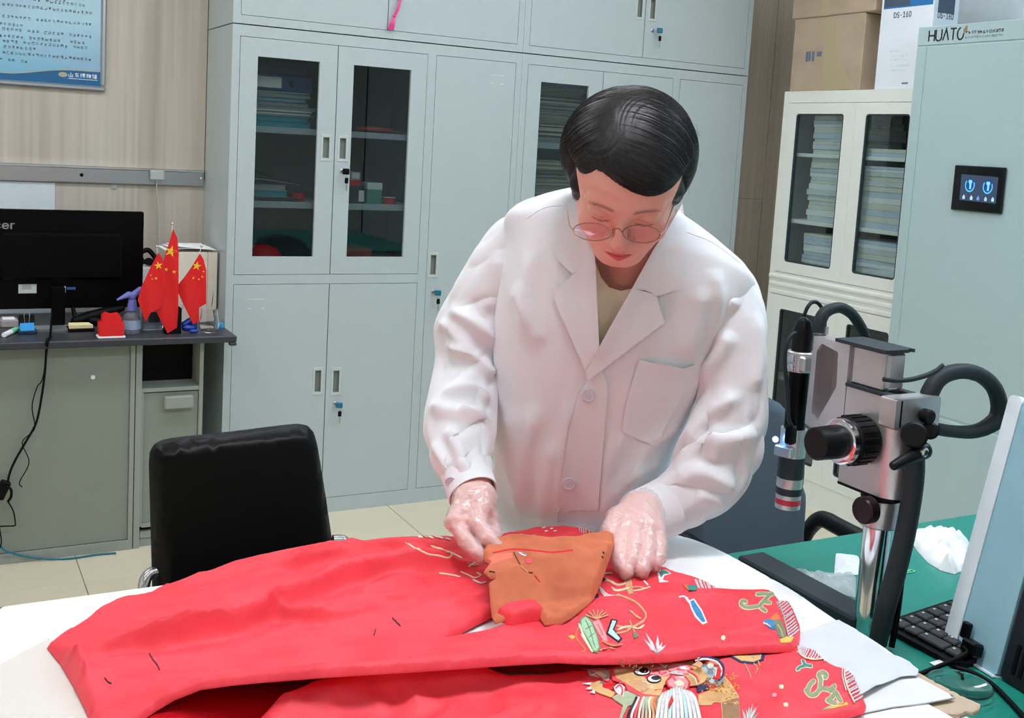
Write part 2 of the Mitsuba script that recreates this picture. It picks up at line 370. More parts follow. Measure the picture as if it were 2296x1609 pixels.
part(kr, 'knot', lathe([(0.001, -.006), (.006, -.003), (.007, 0), (.005, .004), (.001, .006)], p1, (.3, 0, 1), 10), 'm_ribbon', True)

# ------------------------------------------------------------------ what lies in the glass-doored cabinets
ORD = ['lowest', 'second from below', 'third from below', 'fourth from below', 'fifth from below', 'sixth from below', 'seventh from below', 'eighth from below', 'ninth from below', 'tenth from below']
rng = random.Random(5)
mat('m_binder', (10, 66, 118), 0.4); mat('m_folder_blue', (52, 132, 176), 0.5); mat('m_folder_teal', (38, 160, 172), 0.5)
mat('m_folder_mint', (120, 170, 168), 0.6); mat('m_navy', (14, 40, 66), 0.5)
mat('m_paper_brown', (150, 136, 112), 0.85); mat('m_paper_grey', (160, 160, 152), 0.85); mat('m_paper_dark', (96, 86, 76), 0.8); mat('m_paper_blue', (150, 170, 196), 0.8)
def slab(name, label, catg, x0, x1, y0, y1, z, h, m, edge=None, rot=0.0, group=None, sheets=0):
    """A book, folder or sheaf: covers with a block of leaves set in between, or a loose pile of sheets."""
    k = thing(name, label, catg, group)
    c = ((x0 + x1) / 2, (y0 + y1) / 2, z); M = rotz(rot, c); a, b = (x1 - x0) / 2, (y1 - y0) / 2
    if sheets:
        n, r2 = sheets, random.Random(hash_name(k))
        for i in range(n):
            d = [r2.uniform(-.004, .004) for _ in range(4)]
            part(k, 'sheaf', xf(box(-a + d[0], a + d[1], -b + d[2], b + d[3], h * i / n, h * (i + 1) / n - .0004, .0008), M @ rotz(r2.uniform(-1.2, 1.2))), m if i % 2 else (edge or m), False)
    elif edge:
        t = min(.0022, h * .2)
        part(k, 'cover', xf(cat([box(-a, a, -b, b, 0, t, .0006), box(-a, a, -b, b, h - t, h - .0003, .0006), box(-a, -a + t, -b, b, t, h - t)]), M), m, False)
        part(k, 'leaves', xf(box(-a + t, a - .004, -b + .004, b - .004, t, h - t), M), edge, False)
    else:
        part(k, 'body', xf(box(-a, a, -b, b, 0, h - .0004, .001), M), m, False)
    return k
def hash_name(s): return sum((i + 1) * ord(c) for i, c in enumerate(s))
def pile(spec, x0, x1, y0, y1, z, where, rotj=1.2):
    for i, (nm, colour, h, m, edge, w) in enumerate(spec):
        lab = f'{colour} {nm.replace("_", " ")}, {ORD[i]}, {where}'
        dx = rng.uniform(-.006, .006)
        slab(nm, lab, nm.split('_')[-1], x0 + dx, x0 + (x1 - x0) * w + dx, y0, y1, z, h, m, edge, rng.uniform(-rotj, rotj), sheets=4 if nm == 'paper_stack' else 0)
        z += h
    return z
# first cabinet, left glass door
z = pile([('folder', 'turquoise', .022, 'm_teal', 'm_folder_teal', .97), ('folder', 'bright teal', .020, 'm_folder_teal', 'm_teal', .94), ('paper_stack', 'white', .022, 'm_paper', 'm_paper_grey', .97), ('folder', 'mint', .014, 'm_folder_mint', 'm_paper_grey', 1.06),
          ('folder', 'mid blue', .016, 'm_folder_blue', 'm_paper_grey', .93), ('folder', 'pale blue', .016, 'm_folder_blue', 'm_folder_mint', .9), ('paper_stack', 'grey green', .022, 'm_folder_mint', 'm_paper_grey', .96)], .03, .330, .07, .33, 1.494, 'top shelf behind the left glass door')
for i, h in enumerate((.062, .056)):
    k = thing('binder_box', ['dark blue binder box with a white spine label, lying on the folder pile', 'dark navy binder box, topmost on the folder pile'][i], 'binder')
    part(k, 'case', box(.03, .325 - .02 * i, .075, .33, z + .0005, z + h - .0005, .003), 'm_binder' if i == 0 else 'm_navy', False)
    if i == 0:
        part(k, 'spine_label', box(.085, .205, .0738, .0752, z + .012, z + .052), 'm_paper', False)
        part(k, 'finger_hole', lathe([(.011, 0), (.012, .002), (.009, .0022), (.0, .001)], (.245, .0752, z + .03), (0, -1, 0), 20), 'm_black')
    z += h
z = pile([('paper_stack', 'dark', .016, 'm_paper_dark', 'm_navy', .95), ('folder', 'sea green', .024, 'm_folder_mint', 'm_teal', .8), ('folder', 'dull green', .022, 'm_folder_mint', 'm_paper_grey', .76)], .03, .30, .06, .30, 1.217, 'middle shelf behind the left glass door')
def sag_sheet(x0, x1, y0, y1, zf, n=14, th=.0012):
    u, v = np.meshgrid(np.linspace(0, 1, n), np.linspace(0, 1, n), indexing='ij')
    P = np.stack([x0 + (x1 - x0) * u, y0 + (y1 - y0) * v, zf(u, v)], -1).reshape(-1, 3)
    i, j = np.meshgrid(np.arange(n - 1), np.arange(n - 1), indexing='ij'); q = np.stack([i * n + j, (i + 1) * n + j, (i + 1) * n + j + 1, i * n + j + 1], -1).reshape(-1, 4)
    f = np.vstack([q[:, [0, 1, 2]], q[:, [0, 2, 3]]]); N = len(P)
    edge = [(k, k + 1) for k in range(n - 1)] + [(n * (n - 1) + k + 1, n * (n - 1) + k) for k in range(n - 1)] + [((k + 1) * n, k * n) for k in range(n - 1)] + [(k * n + n - 1, (k + 1) * n + n - 1) for k in range(n - 1)]
    s = np.array([[a, b, b + N] for a, b in edge] + [[a, b + N, a + N] for a, b in edge])
    return np.vstack([P, P - (0, 0, th)]), np.vstack([f, f[:, ::-1] + N, s])
k = thing('paper_sheet', 'pale blue sheet sagging over the green folders on the middle shelf', 'paper'); part(k, 'sheet', sag_sheet(.02, .285, .055, .31, lambda u, v: z + .022 - .02 * u ** 2), 'm_paper_blue', True)
k = thing('document_sleeve', 'dark plastic sleeve drooping across the middle shelf of the left glass door', 'sleeve'); part(k, 'sleeve', sag_sheet(.10, .345, .10, .30, lambda u, v: z + .075 - .078 * u ** .6), 'm_paper_dark', True)
k = thing('red_tape_roll', 'small red roll on the middle shelf, right of the green folders', 'tape roll')
part(k, 'roll', lathe([(.012, 0), (.024, 0), (.024, .03), (.012, .03), (.012, 0)], (.285, .085, 1.2175), (0, 0, 1), 28, False), 'm_red'); part(k, 'core', lathe([(.010, .001), (.012, .001), (.012, .029), (.010, .029), (.010, .001)], (.285, .085, 1.2175), (0, 0, 1), 28, False), 'm_white')
k = thing('red_cushion', 'rounded red bundle on the bottom shelf behind the left glass door', 'bundle')
c0 = np.array([.17, .14, .9375]); g = np.linspace(0, 1, 18)
part(k, 'body', lathe([(.086 * math.sqrt(max(0, 1 - (s * 1.0) ** 2.6)) + .001, .11 * s) for s in g], c0, (0, 0, 1), 36), 'm_red'); part(k, 'stud', lathe([(.003, 0), (.003, .002), (0, .003)], c0 + (.045, -.062, .030), (.5, -.8, .3), 10), 'm_white')
slab('album', 'grey white album lying on the bottom shelf, right of the red bundle', 'album', .262, .375, .07, .30, .9375, .028, 'm_paper_grey', 'm_paper')
# first cabinet, right glass door
k = thing('zip_pouch', 'brick red zip pouch lying alone on the top shelf of the right glass door', 'pouch'); mat('m_brick', (168, 74, 62), .6)
part(k, 'pouch', xf(lathe([(.02, -.006), (.075, 0), (.078, .004), (.07, .012), (.02, .018)], (0, 0, .007), (0, 0, 1), 28), frame((.60, .12, 1.4945), (1, 0, 0), (0, .6, 0), (0, 0, 1))), 'm_brick'); part(k, 'pull_tab', tube([(.66, .10, 1.505), (.70, .09, 1.500), (.735, .09, 1.4975)], .0025, 8), 'm_brick', True)
mat('m_green_box', (60, 150, 120), .5); mat('m_dark_box', (40, 52, 58), .5)
def carton(name, label, catg, x0, x1, y0, y1, z0, z1, m, band=None, lab=None):
    k = thing(name, label, catg); part(k, 'body', box(x0, x1, y0, y1, z0, z1, .0015), m, False)
    if band: part(k, 'band', box(x0 - .0004, x1 + .0004, y0 - .0004, y1, z0 + (z1 - z0) * band[0], z0 + (z1 - z0) * band[1]), band[2], False)
    if lab: part(k, 'label', box(x0 + (x1 - x0) * lab[0], x0 + (x1 - x0) * lab[1], y0 - .001, y0, z0 + (z1 - z0) * lab[2], z0 + (z1 - z0) * lab[3]), lab[4], False)
carton('small_carton', 'dark carton with a white label on the middle shelf of the right glass door', 'box', .475, .545, .06, .16, 1.2175, 1.285, 'm_dark_box', None, (.66, .98, .1, .75, 'm_white'))
carton('small_carton', 'red banded carton stacked on the dark labelled carton', 'box', .475, .530, .07, .15, 1.286, 1.338, 'm_paper_grey', (0, .4, 'm_red'), (.35, .9, .5, .95, 'm_paper'))
carton('small_carton', 'green and white medicine carton beside the dark labelled carton', 'box', .556, .618, .06, .13, 1.2175, 1.30, 'm_green_box', (.68, .999, 'm_white'))
k = thing('red_tape_roll', 'red roll with a white strip on top, right end of the middle shelf', 'tape roll')
part(k, 'roll', lathe([(.012, 0), (.027, 0), (.027, .022), (.012, .022), (.012, 0)], (.66, .09, 1.2175), (0, 0, 1), 28, False), 'm_red'); part(k, 'strip', box(.636, .684, .078, .102, 1.240, 1.244, .001), 'm_white', False)
carton('red_box', 'dull red box on the bottom shelf behind the right glass door', 'box', .47, .60, .10, .26, .9375, 1.035, 'm_brick')
k = thing('paper_sheet', 'mint green paper corner beside the dull red box', 'paper'); part(k, 'sheet', sag_sheet(.45, .515, .03, .09, lambda u, v: .952 - .012 * u), 'm_folder_mint', True)
# second cabinet: brown and grey bundles on every shelf
cols = [('brown', 'm_paper_brown'), ('grey', 'm_paper_grey'), ('dark brown', 'm_paper_dark'), ('tan', 'm_paper_old'), ('blue grey', 'm_paper_blue')]
for (xa, xb, side) in ((1.215, 1.545, 'left'), (1.60, 1.90, 'right')):
    for (zs, nm, hmax) in ((.9375, 'bottom', .22), (1.217, 'middle', .24), (1.494, 'top', .27)):
        spec, tot = [], 0.0
        for i in range(9):
            h = rng.uniform(.022, .04)
            if tot + h > hmax: break
            cn, cm = cols[[0, 1, 2, 0, 4, 1, 3, 2, 0][(i + int(zs * 10)) % 9]]
            spec.append(('paper_stack', cn, h, cm, cols[(i + 1) % 4][1], rng.uniform(.9, 1.0))); tot += h
        pile(spec, xa, xb, .06, .31, zs, f'{side} glass door, {nm} shelf, behind the woman')

# ------------------------------------------------------------------ wall: rail, charger, hook, notice board
rl = thing('wall_rail', 'brushed steel rail running along the wooden wall above the desk', 'rail')
part(rl, 'strip', box(-2.3, -.006, YW - .016, YW - .0005, 1.246, 1.309, .003), 'm_steel', False)
part(rl, 'lip', box(-2.3, -.006, YW - .022, YW - .014, 1.300, 1.309, .002), 'm_chrome', False)
for px, py in ((183, 392), (452, 401)):
    q = at_y(px, py, YW - .016); part(rl, 'screw', lathe([(.0065, 0), (.006, .002), (.003, .004)], q, (0, -1, 0), 18), 'm_black' if px < 300 else 'm_chrome')
mat('m_cable_white', (196, 200, 192), .5)
ch = thing('charger', 'white square charger plugged in on the steel rail, its cord hanging down', 'charger')
qa, qb = at_y(336, 381, .36), at_y(367, 404, .36)
part(ch, 'body', box(qa[0], qb[0], .338, YW - .0225, qb[2], qa[2], .004), 'm_handle', False)
part(ch, 'cord', tube([at_y(351, 403, .35), at_y(352, 430, .355), at_y(356, 470, .36), at_y(357, 540, .36), at_y(352, 600, .36), at_y(350, 660, .35)], .0022, 8), 'm_cable_white', True)
hk = thing('adhesive_hook', 'small clear adhesive hook just below the steel rail', 'hook'); q = at_y(255, 417, YW)
part(hk, 'plate', box(q[0] - .012, q[0] + .012, YW - .003, YW - .0005, q[2] - .012, q[2] + .012, .002), 'm_handle', False); part(hk, 'peg', tube([q + (0, -.003, -.002), q + (0, -.010, -.006), q + (0, -.012, .002)], .0025, 8), 'm_handle', True)
nb = thing('notice_board', 'blue framed notice board hanging on the wooden wall, upper left', 'notice board')
NX1, NZ0, NW, NH = -.374, 1.586, .62, .90; NX0, NZ1 = NX1 - NW, NZ0 + NH
def print_fn(p, n, uv):
    a = fbm(p.x * 5 + 3, p.z * 9, 0.0, 3); b = smoothstep(1.86, 1.62, p.z)
    c = mix(srgb(176, 214, 230), srgb(126, 184, 212), b)
    return mix(c, srgb(160, 186, 216), 0.55 * smoothstep(.45, .75, a))
mat('m_print', proc(print_fn), .35); mat('m_print_blue', (30, 98, 148), .35); mat('m_print_gold', (176, 166, 140), .35); mat('m_ink', (40, 52, 66), .6)
mat('m_alu', (186, 192, 198), .3, 0.9)
fw_ = .020
for (a, b, c, d) in ((NX0, NX1, NZ0, NZ0 + fw_), (NX0, NX1, NZ1 - fw_, NZ1), (NX0, NX0 + fw_, NZ0 + fw_, NZ1 - fw_), (NX1 - fw_, NX1, NZ0 + fw_, NZ1 - fw_)):
    part(nb, 'frame_rail', box(a, b, YW - .020, YW - .0005, c, d, .006), 'm_alu', 20)
pr = part(nb, 'print', box(NX0 + .015, NX1 - .015, YW - .010, YW - .002, NZ0 + .015, NZ1 - .015), 'm_print', False)
yp = YW - .0102
def wave(z_of, low=NZ0 + .015):
    xs = np.linspace(NX0 + .016, NX1 - .0165, 40); return Polygon(list(zip(xs, [z_of(x) for x in xs])) + [(NX1 - .0165, low), (NX0 + .016, low)])
def zw(x):
    s = np.clip((x - (NX1 - .36)) / .36, 0, 1); return 1.632 + .030 * (s * s * (3 - 2 * s)) + .004 * math.sin(x * 20)
part(pr, 'gold_wave', prism(wave(lambda x: zw(x) + .0035), .0003, (0, yp, 0), (1, 0, 0), (0, 0, 1)), 'm_print_gold', False)
part(pr, 'blue_wave', prism(wave(zw), .0003, (0, yp - .0003, 0), (1, 0, 0), (0, 0, 1)), 'm_print_blue', False)
rg = random.Random(11); rows = []
for (xa, ya, xb) in ((75, 0, 196), (5, 9, 210), (-80, 13, 6), (5, 36, 210), (-60, 47, 58), (5, 64, 209), (-70, 73, 200), (5, 91, 201), (8, 104, 86), (5, 117, 208), (-60, 128, 66)):
    q0, q1 = at_y(xa, ya, yp), at_y(xb, ya + .077 * (xb - xa), yp)
    n = int((q1[0] - q0[0]) / .0138); rows.append(xf(glyphs(n, .0138, .0098, rg, .06), frame((q0[0], yp - .0004, q0[2] - .005), (1, 0, 0), (0, 0, 1), (0, -1, 0))))
while False: pass
for j in range(11):
    rows.append(xf(glyphs(30 if j % 2 == 0 else 12, .0138, .0098, rg, .06), frame((NX0 + .07, yp - .0004, 1.90 + .034 * j), (1, 0, 0), (0, 0, 1), (0, -1, 0))))
part(pr, 'printed_text', cat(rows), 'm_ink', False, kind='stuff')
STROKES = [  # the five characters of the museum's name, as strokes in a unit square
    [((.5, .95), (.5, .1)), ((.12, .6), (.12, .1)), ((.12, .1), (.88, .1)), ((.88, .1), (.88, .6))],
    [((.12, .8), (.88, .8)), ((.45, .95), (.25, .5)), ((.25, .5), (.85, .5)), ((.52, .5), (.52, .05)), ((.3, .35), (.15, .12)), ((.72, .35), (.88, .12))],
    [((.15, .95), (.15, .05)), ((.02, .6), (.3, .6)), ((.38, .85), (.98, .85)), ((.45, .7), (.9, .7)), ((.45, .55), (.9, .55)), ((.45, .7), (.45, .45)), ((.9, .7), (.9, .45)), ((.67, .95), (.67, .45)), ((.36, .3), (.98, .3)), ((.8, .4), (.8, .05))],
    [((.2, .95), (.2, .05)), ((.05, .7), (.4, .7)), ((.05, .35), (.4, .45)), ((.6, .95), (.45, .55)), ((.55, .75), (.95, .75)), ((.95, .75), (.85, .08)), ((.7, .7), (.5, .15)), ((.83, .7), (.65, .12))],
    [((.2, .95), (.05, .6)), ((.12, .75), (.38, .75)), ((.2, .6), (.2, .1)), ((.2, .1), (.38, .25)), ((.45, .8), (.98, .8)), ((.7, .95), (.7, .8)), ((.52, .62), (.52, .05)), ((.52, .62), (.9, .62)), ((.9, .62), (.9, .4)), ((.52, .4), (.9, .4)), ((.52, .25), (.9, .25)), ((.9, .25), (.9, .05)), ((.52, .05), (.9, .05))]]
def strokes(s, x0, size, w): return [LineString([(x0 + a[0] * size, a[1] * size), (x0 + b[0] * size, b[1] * size)]).buffer(w, cap_style='flat') for a, b in s]
lg = part(pr, 'emblem', prism(affinity.translate(affinity.scale(Point(0, 0).buffer(1, 24), .0155, .009), *at_y(141, 167, yp)[[0, 2]]), .0004, (0, yp - .0004, 0), (1, 0, 0), (0, 0, 1)), 'm_print_gold', False)
q0 = at_y(153, 173, yp)
part(pr, 'museum_name', cat([xf(flat(sum([strokes(s, .0205 * i, .0175, .0011) for i, s in enumerate(STROKES)], [])), frame((q0[0], yp - .0008, q0[2] + .001), (1, 0, 0), (0, 0, 1), (0, -1, 0))), box(q0[0], q0[0] + .102, yp - .0008, yp - .0005, q0[2] - .005, q0[2] - .003)]), 'm_white', False)

# ------------------------------------------------------------------ the desk by the wall
DT, DF = .757, -.20
dk = thing('office_desk', 'grey green office desk with a dark top standing against the wooden wall', 'desk')
part(dk, 'desk_top', box(-2.1, -.0045, DF, YW - .004, DT - .024, DT, .004), 'm_desk_top', 20)
part(dk, 'top_lip', box(-.030, -.0045, DF, DF + .02, DT - .036, DT - .024, .003), 'm_desk_top', 20)
part(dk, 'front_panel', box(-2.08, -.352, -.138, -.122, .035, DT - .025, .002), 'm_desk_grey', False)
part(dk, 'panel_frame', cat([box(-2.1, -.337, -.146, -.118, 0, .034), box(-.352, -.337, -.146, -.118, .034, DT - .025)]), 'm_desk_frame', False)
part(dk, 'knob', lathe([(.008, 0), (.008, .004), (.006, .008), (.0, .009)], at_y(208, 845, -.138), (0, -1, 0), 20), 'm_white')
part(dk, 'side_post', box(-.334, -.313, -.144, .36, 0, DT - .025, .001), 'm_desk_frame', False)
part(dk, 'end_panel', box(-.118, -.104, -.140, .36, 0, DT - .025, .001), 'm_desk_frame', False)
zo = at_y(380, 868, -.138)[2]; zd0 = at_y(330, 1160, -.138)[2]
part(dk, 'open_shelf', box(-.313, -.118, -.139, .35, zo - .014, zo, .001), 'm_desk_frame', False)
part(dk, 'niche_back', box(-.313, -.118, -.02, .0, zo, DT - .025), 'm_black', False)
dd = part(dk, 'door', box(-.306, -.119, -.132, -.116, zd0 - .02, zo - .018, .001), 'm_desk_grey', False)
part(dd, 'door_edge', cat([box(-.313, -.306, -.140, -.110, zd0 - .03, zo - .014), box(-.306, -.119, -.140, -.112, zd0 - .034, zd0 - .02)]), 'm_desk_frame', False)
ha, hb = at_y(368, 888, -.14), at_y(432, 912, -.14)
part(dd, 'handle', box(ha[0], hb[0], -.158, -.132, hb[2], ha[2], .004), 'm_desk_frame', 20)
part(dk, 'kick_drawer', box(-.311, -.119, -.134, -.11, .03, zd0 - .05, .002), 'm_desk_frame', False)
part(dk, 'foot_rail', box(-.313, -.118, -.13, -.11, 0, .028), 'm_desk_frame', False)

# monitor seen from behind
mn = thing('computer_monitor', 'black monitor seen from behind, standing on the dark desk top', 'monitor')
MX0, MX1, MZ0, MZ1, MY = -.82, -.276, .818, 1.163, .10
part(mn, 'shell', prism(rrect(MX1 - MX0, MZ1 - MZ0, .006), .022, ((MX0 + MX1) / 2, MY + .022, (MZ0 + MZ1) / 2), (1, 0, 0), (0, 0, 1)), 'm_black_gloss', 20)
part(mn, 'back_bulge', xf(box(-.20, .20, 0, .02, -.075, .09, .012), frame(((MX0 + MX1) / 2, MY - .0195, .995), (1, 0, 0), (0, 1, 0), (0, 0, 1))), 'm_black_gloss', 20)
part(mn, 'screen', box(MX0 + .01, MX1 - .01, MY + .022, MY + .0235, MZ0 + .015, MZ1 - .01), 'm_black_gloss', False)
mat('m_logo_grey', (150, 154, 158), .3, .6)
e0, e1 = at_y(-34, 512, MY), at_y(33, 511, MY)
part(mn, 'maker_lettering', lettering('acer', .026, (e0[0], MY - .0004, e0[2]), (1, 0, 0), (0, 0, 1), .0006, width=e1[0] - e0[0], bold=True), 'm_logo_grey', False)
def decal(parent, name, x0, y0, x1, y1, Y, m, th=.001):
    a, b = at_y(x0, y0, Y), at_y(x1, y1, Y); return part(parent, name, box(a[0], b[0], Y - th, Y, b[2], a[2]), m, False)
decal(mn, 'rating_label', 41, 637, 82, 657, MY, 'm_handle'); decal(mn, 'barcode_label', 49, 638, 70, 648, MY - .001, 'm_paper_grey'); pp = decal(mn, 'port', 116, 642, 147, 655, MY, 'm_white', .003)
decal(mn, 'plug', 149, 643, 169, 648, MY, 'm_blue', .012)
nk = at_y(130, 690, .07)
part(mn, 'stand_neck', box(nk[0] - .022, nk[0] + .022, .055, .08, DT + .008, .90, .004), 'm_black_gloss', 20)
part(mn, 'stand_foot', prism([(-.13, -.035), (-.04, -.05), (.03, -.052), (.06, -.03), (.06, .03), (-.13, .03)], .008, (nk[0], .03, DT + .0005)), 'm_logo_grey', 20)

# small things on the desk
def on_desk(px, py): return at_z(px, py, DT)
mat('m_glue_green', (120, 214, 160), .4); mat('m_sticky_blue', (44, 150, 216), .7); mat('m_cream_pad', (226, 212, 160), .8); mat('m_lilac', (112, 118, 196), .35); mat('m_pink_grey', (160, 150, 152), .5)
a, b = on_desk(9, 757) + (0, 0, .009), on_desk(36, 744) + (0, 0, .009)
k = thing('glue_stick', 'white and green glue stick lying at the left edge of the desk', 'glue stick')
part(k, 'barrel', cyl(a, a + (b - a) * .55, .0085, 20, .001), 'm_white'); part(k, 'cap', cyl(a + (b - a) * .55, b, .009, 20, .001), 'm_glue_green')
q = on_desk(62, 750)
k = thing('sticky_note_tray', 'small dark tray holding bright blue sticky notes, beside the glue stick', 'note tray')
part(k, 'tray', box(q[0] - .028, q[0] + .03, q[1] + .002, q[1] + .05, DT + .0005, DT + .012, .002), 'm_navy', False); part(k, 'notes', xf(box(-.022, .022, -.018, .018, 0, .014, .0008), frame((q[0], q[1] + .026, DT + .013), (1, 0, .03), (0, .8, .6), (0, -.6, .8))), 'm_sticky_blue', False)
q = on_desk(62, 733)
k = thing('binder_clip', 'large black binder clip standing behind the blue sticky notes', 'clip')
part(k, 'jaw', prism([(-.02, 0), (.02, 0), (.005, .034), (-.005, .034)], .05, (q[0] - .025, q[1] + .05, DT + .0006), (0, 1, 0), (0, 0, 1), (1, 0, 0)), 'm_black', False); part(k, 'lever', tube([(q[0] - .006, q[1] + .03, DT + .002), (q[0] - .008, q[1] + .036, DT + .04), (q[0] + .008, q[1] + .036, DT + .04), (q[0] + .006, q[1] + .03, DT + .002)], .0014, 6), 'm_chrome', True)
q = on_desk(24, 737)
k = thing('small_tray', 'little pinkish grey tray with white slips at the left end of the desk', 'tray'); part(k, 'body', box(q[0] - .03, q[0] + .026, q[1] + .02, q[1] + .09, DT + .0005, DT + .026, .003), 'm_pink_grey', False); part(k, 'slips', box(q[0] - .024, q[0] + .016, q[1] + .026, q[1] + .08, DT + .0265, DT + .03, .001), 'm_white', False)
q = on_desk(183, 744)
k = thing('memo_pad', 'cream memo pad in a dark holder in front of the monitor foot', 'memo pad')
part(k, 'holder', box(q[0] - .042, q[0] + .042, q[1], q[1] + .07, DT + .0005, DT + .011, .002), 'm_black', False); part(k, 'pad', prism([(-.040, 0), (.038, .004), (.03, .06), (-.036, .06)], .011, (q[0], q[1] + .004, DT + .0115)), 'm_cream_pad', False)
# metaballs-free lumps: hull of spheres
def blobs(sp, sub=2):
    return cat([trimesh.Trimesh(*(lambda s: (s.vertices * r * np.array(sc) + np.array(c), s.faces))(trimesh.creation.icosphere(sub))) for c, r, sc in sp])
import manifold3d
def hulls(chains, n=14):
    """Union of the hulls of successive spheres: each chain is a list of (centre, radius)."""
    S = lambda c, r: manifold3d.Manifold.sphere(float(r), n).translate([float(x) for x in c])
    parts_ = []
    for ch_ in chains:
        ss = [S(c, r) for c, r in ch_]
        parts_ += [manifold3d.Manifold.batch_hull([ss[i], ss[i + 1]]) for i in range(len(ss) - 1)] if len(ss) > 1 else ss
    return manifold3d.Manifold.batch_boolean(parts_, manifold3d.OpType.Add)
def mesh_of(m): r = m.to_mesh(); return np.array(r.vert_properties[:, :3], float), np.array(r.tri_verts)
q = on_desk(215, 735) + (.012, .0, 0)
k = thing('black_gloves', 'heap of crumpled black gloves behind the red stepped ornament', 'gloves')
part(k, 'heap', mesh_of(hulls([[(q + (-.075, .04, .02), .016), (q + (-.03, .05, .03), .022), (q + (.03, .06, .045), .020), (q + (.085, .06, .058), .010)], [(q + (-.02, .03, .02), .018), (q + (.04, .02, .015), .014), (q + (.07, .01, .010), .009)], [(q + (-.075, .045, .03), .008), (q + (-.082, .05, .062), .007)]])), 'm_black', 60)
q = on_desk(251, 759)
k = thing('red_ornament', 'red stepped felt ornament on a white base near the desk edge', 'ornament')
part(k, 'base', box(q[0] - .044, q[0] + .044, q[1] + .001, q[1] + .055, DT + .0005, DT + .007, .0015), 'm_white', False)
part(k, 'lower_step', prism(rrect(.080, .046, .005), .044, (q[0], q[1] + .05, DT + .031), (1, 0, 0), (0, 0, 1)), 'm_red', 20)
up_ = [(-.027, 0), (.027, 0), (.029, .012), (.020, .026), (.0, .022), (-.018, .028), (-.027, .020)]
part(k, 'upper_step', prism(Polygon(up_).buffer(.003), .034, (q[0], q[1] + .045, DT + .054), (1, 0, 0), (0, 0, 1)), 'm_red', 20)
q = on_desk(300, 752)
k = thing('spray_bottle', 'clear spray bottle with a lilac trigger head between monitor and flags', 'spray bottle')
scene['m_plastic_clear'] = {'type': 'principled', 'base_color': rgb(srgb(214, 220, 232)), 'roughness': .12, 'spec_trans': .82, 'eta': 1.25}
part(k, 'bottle', lathe([(.026, 0), (.029, .004), (.029, .052), (.024, .066), (.013, .076), (.013, .082)], q + (0, .045, .0005), (0, 0, 1), 28), 'm_clear_thick' if False else 'm_plastic_clear')
part(k, 'bottle_label', lathe([(.0294, .016), (.0294, .048)], q + (0, .045, .0005), (0, 0, 1), 28, False), 'm_paper_blue')
part(k, 'collar', lathe([(.0165, .080), (.0165, .092), (.013, .118), (.0, .120)], q + (0, .045, 0), (0, 0, 1), 24), 'm_lilac')
part(k, 'head', mesh_of(hulls([[(q + (.0, .045, .128), .013), (q + (-.012, .042, .136), .011), (q + (-.05, .032, .120), .0035)], [(q + (0, .045, .13), .013), (q + (.026, .05, .152), .010)]])), 'm_lilac', 60)
q = on_desk(348, 748)
k = thing('plastic_tub', 'clear plastic tub with a dark label hidden behind the little flags', 'tub')
part(k, 'tub', box(q[0] - .035, q[0] + .04, q[1] + .06, q[1] + .12, DT + .0005, DT + .085, .008), 'm_plastic_clear', 20); part(k, 'label', box(q[0] - .012, q[0] + .026, q[1] + .0585, q[1] + .0595, DT + .03, DT + .066), 'm_dark_box', False)
q = on_desk(393, 752)
k = thing('pen_cup', 'square black pen cup that holds the small red flags', 'cup')
cw = .026
part(k, 'cup', cat([box(q[0] - cw, q[0] + cw, q[1] + .03, q[1] + .033, DT + .0005, DT + .09), box(q[0] - cw, q[0] + cw, q[1] + .079, q[1] + .082, DT + .0005, DT + .09), box(q[0] - cw, q[0] - cw + .003, q[1] + .033, q[1] + .079, DT + .0005, DT + .09), box(q[0] + cw - .003, q[0] + cw, q[1] + .033, q[1] + .079, DT + .0005, DT + .09), box(q[0] - cw, q[0] + cw, q[1] + .03, q[1] + .082, DT + .0004, DT + .004)]), 'm_black', False)
cup = np.array([q[0], q[1] + .056, DT + .005])
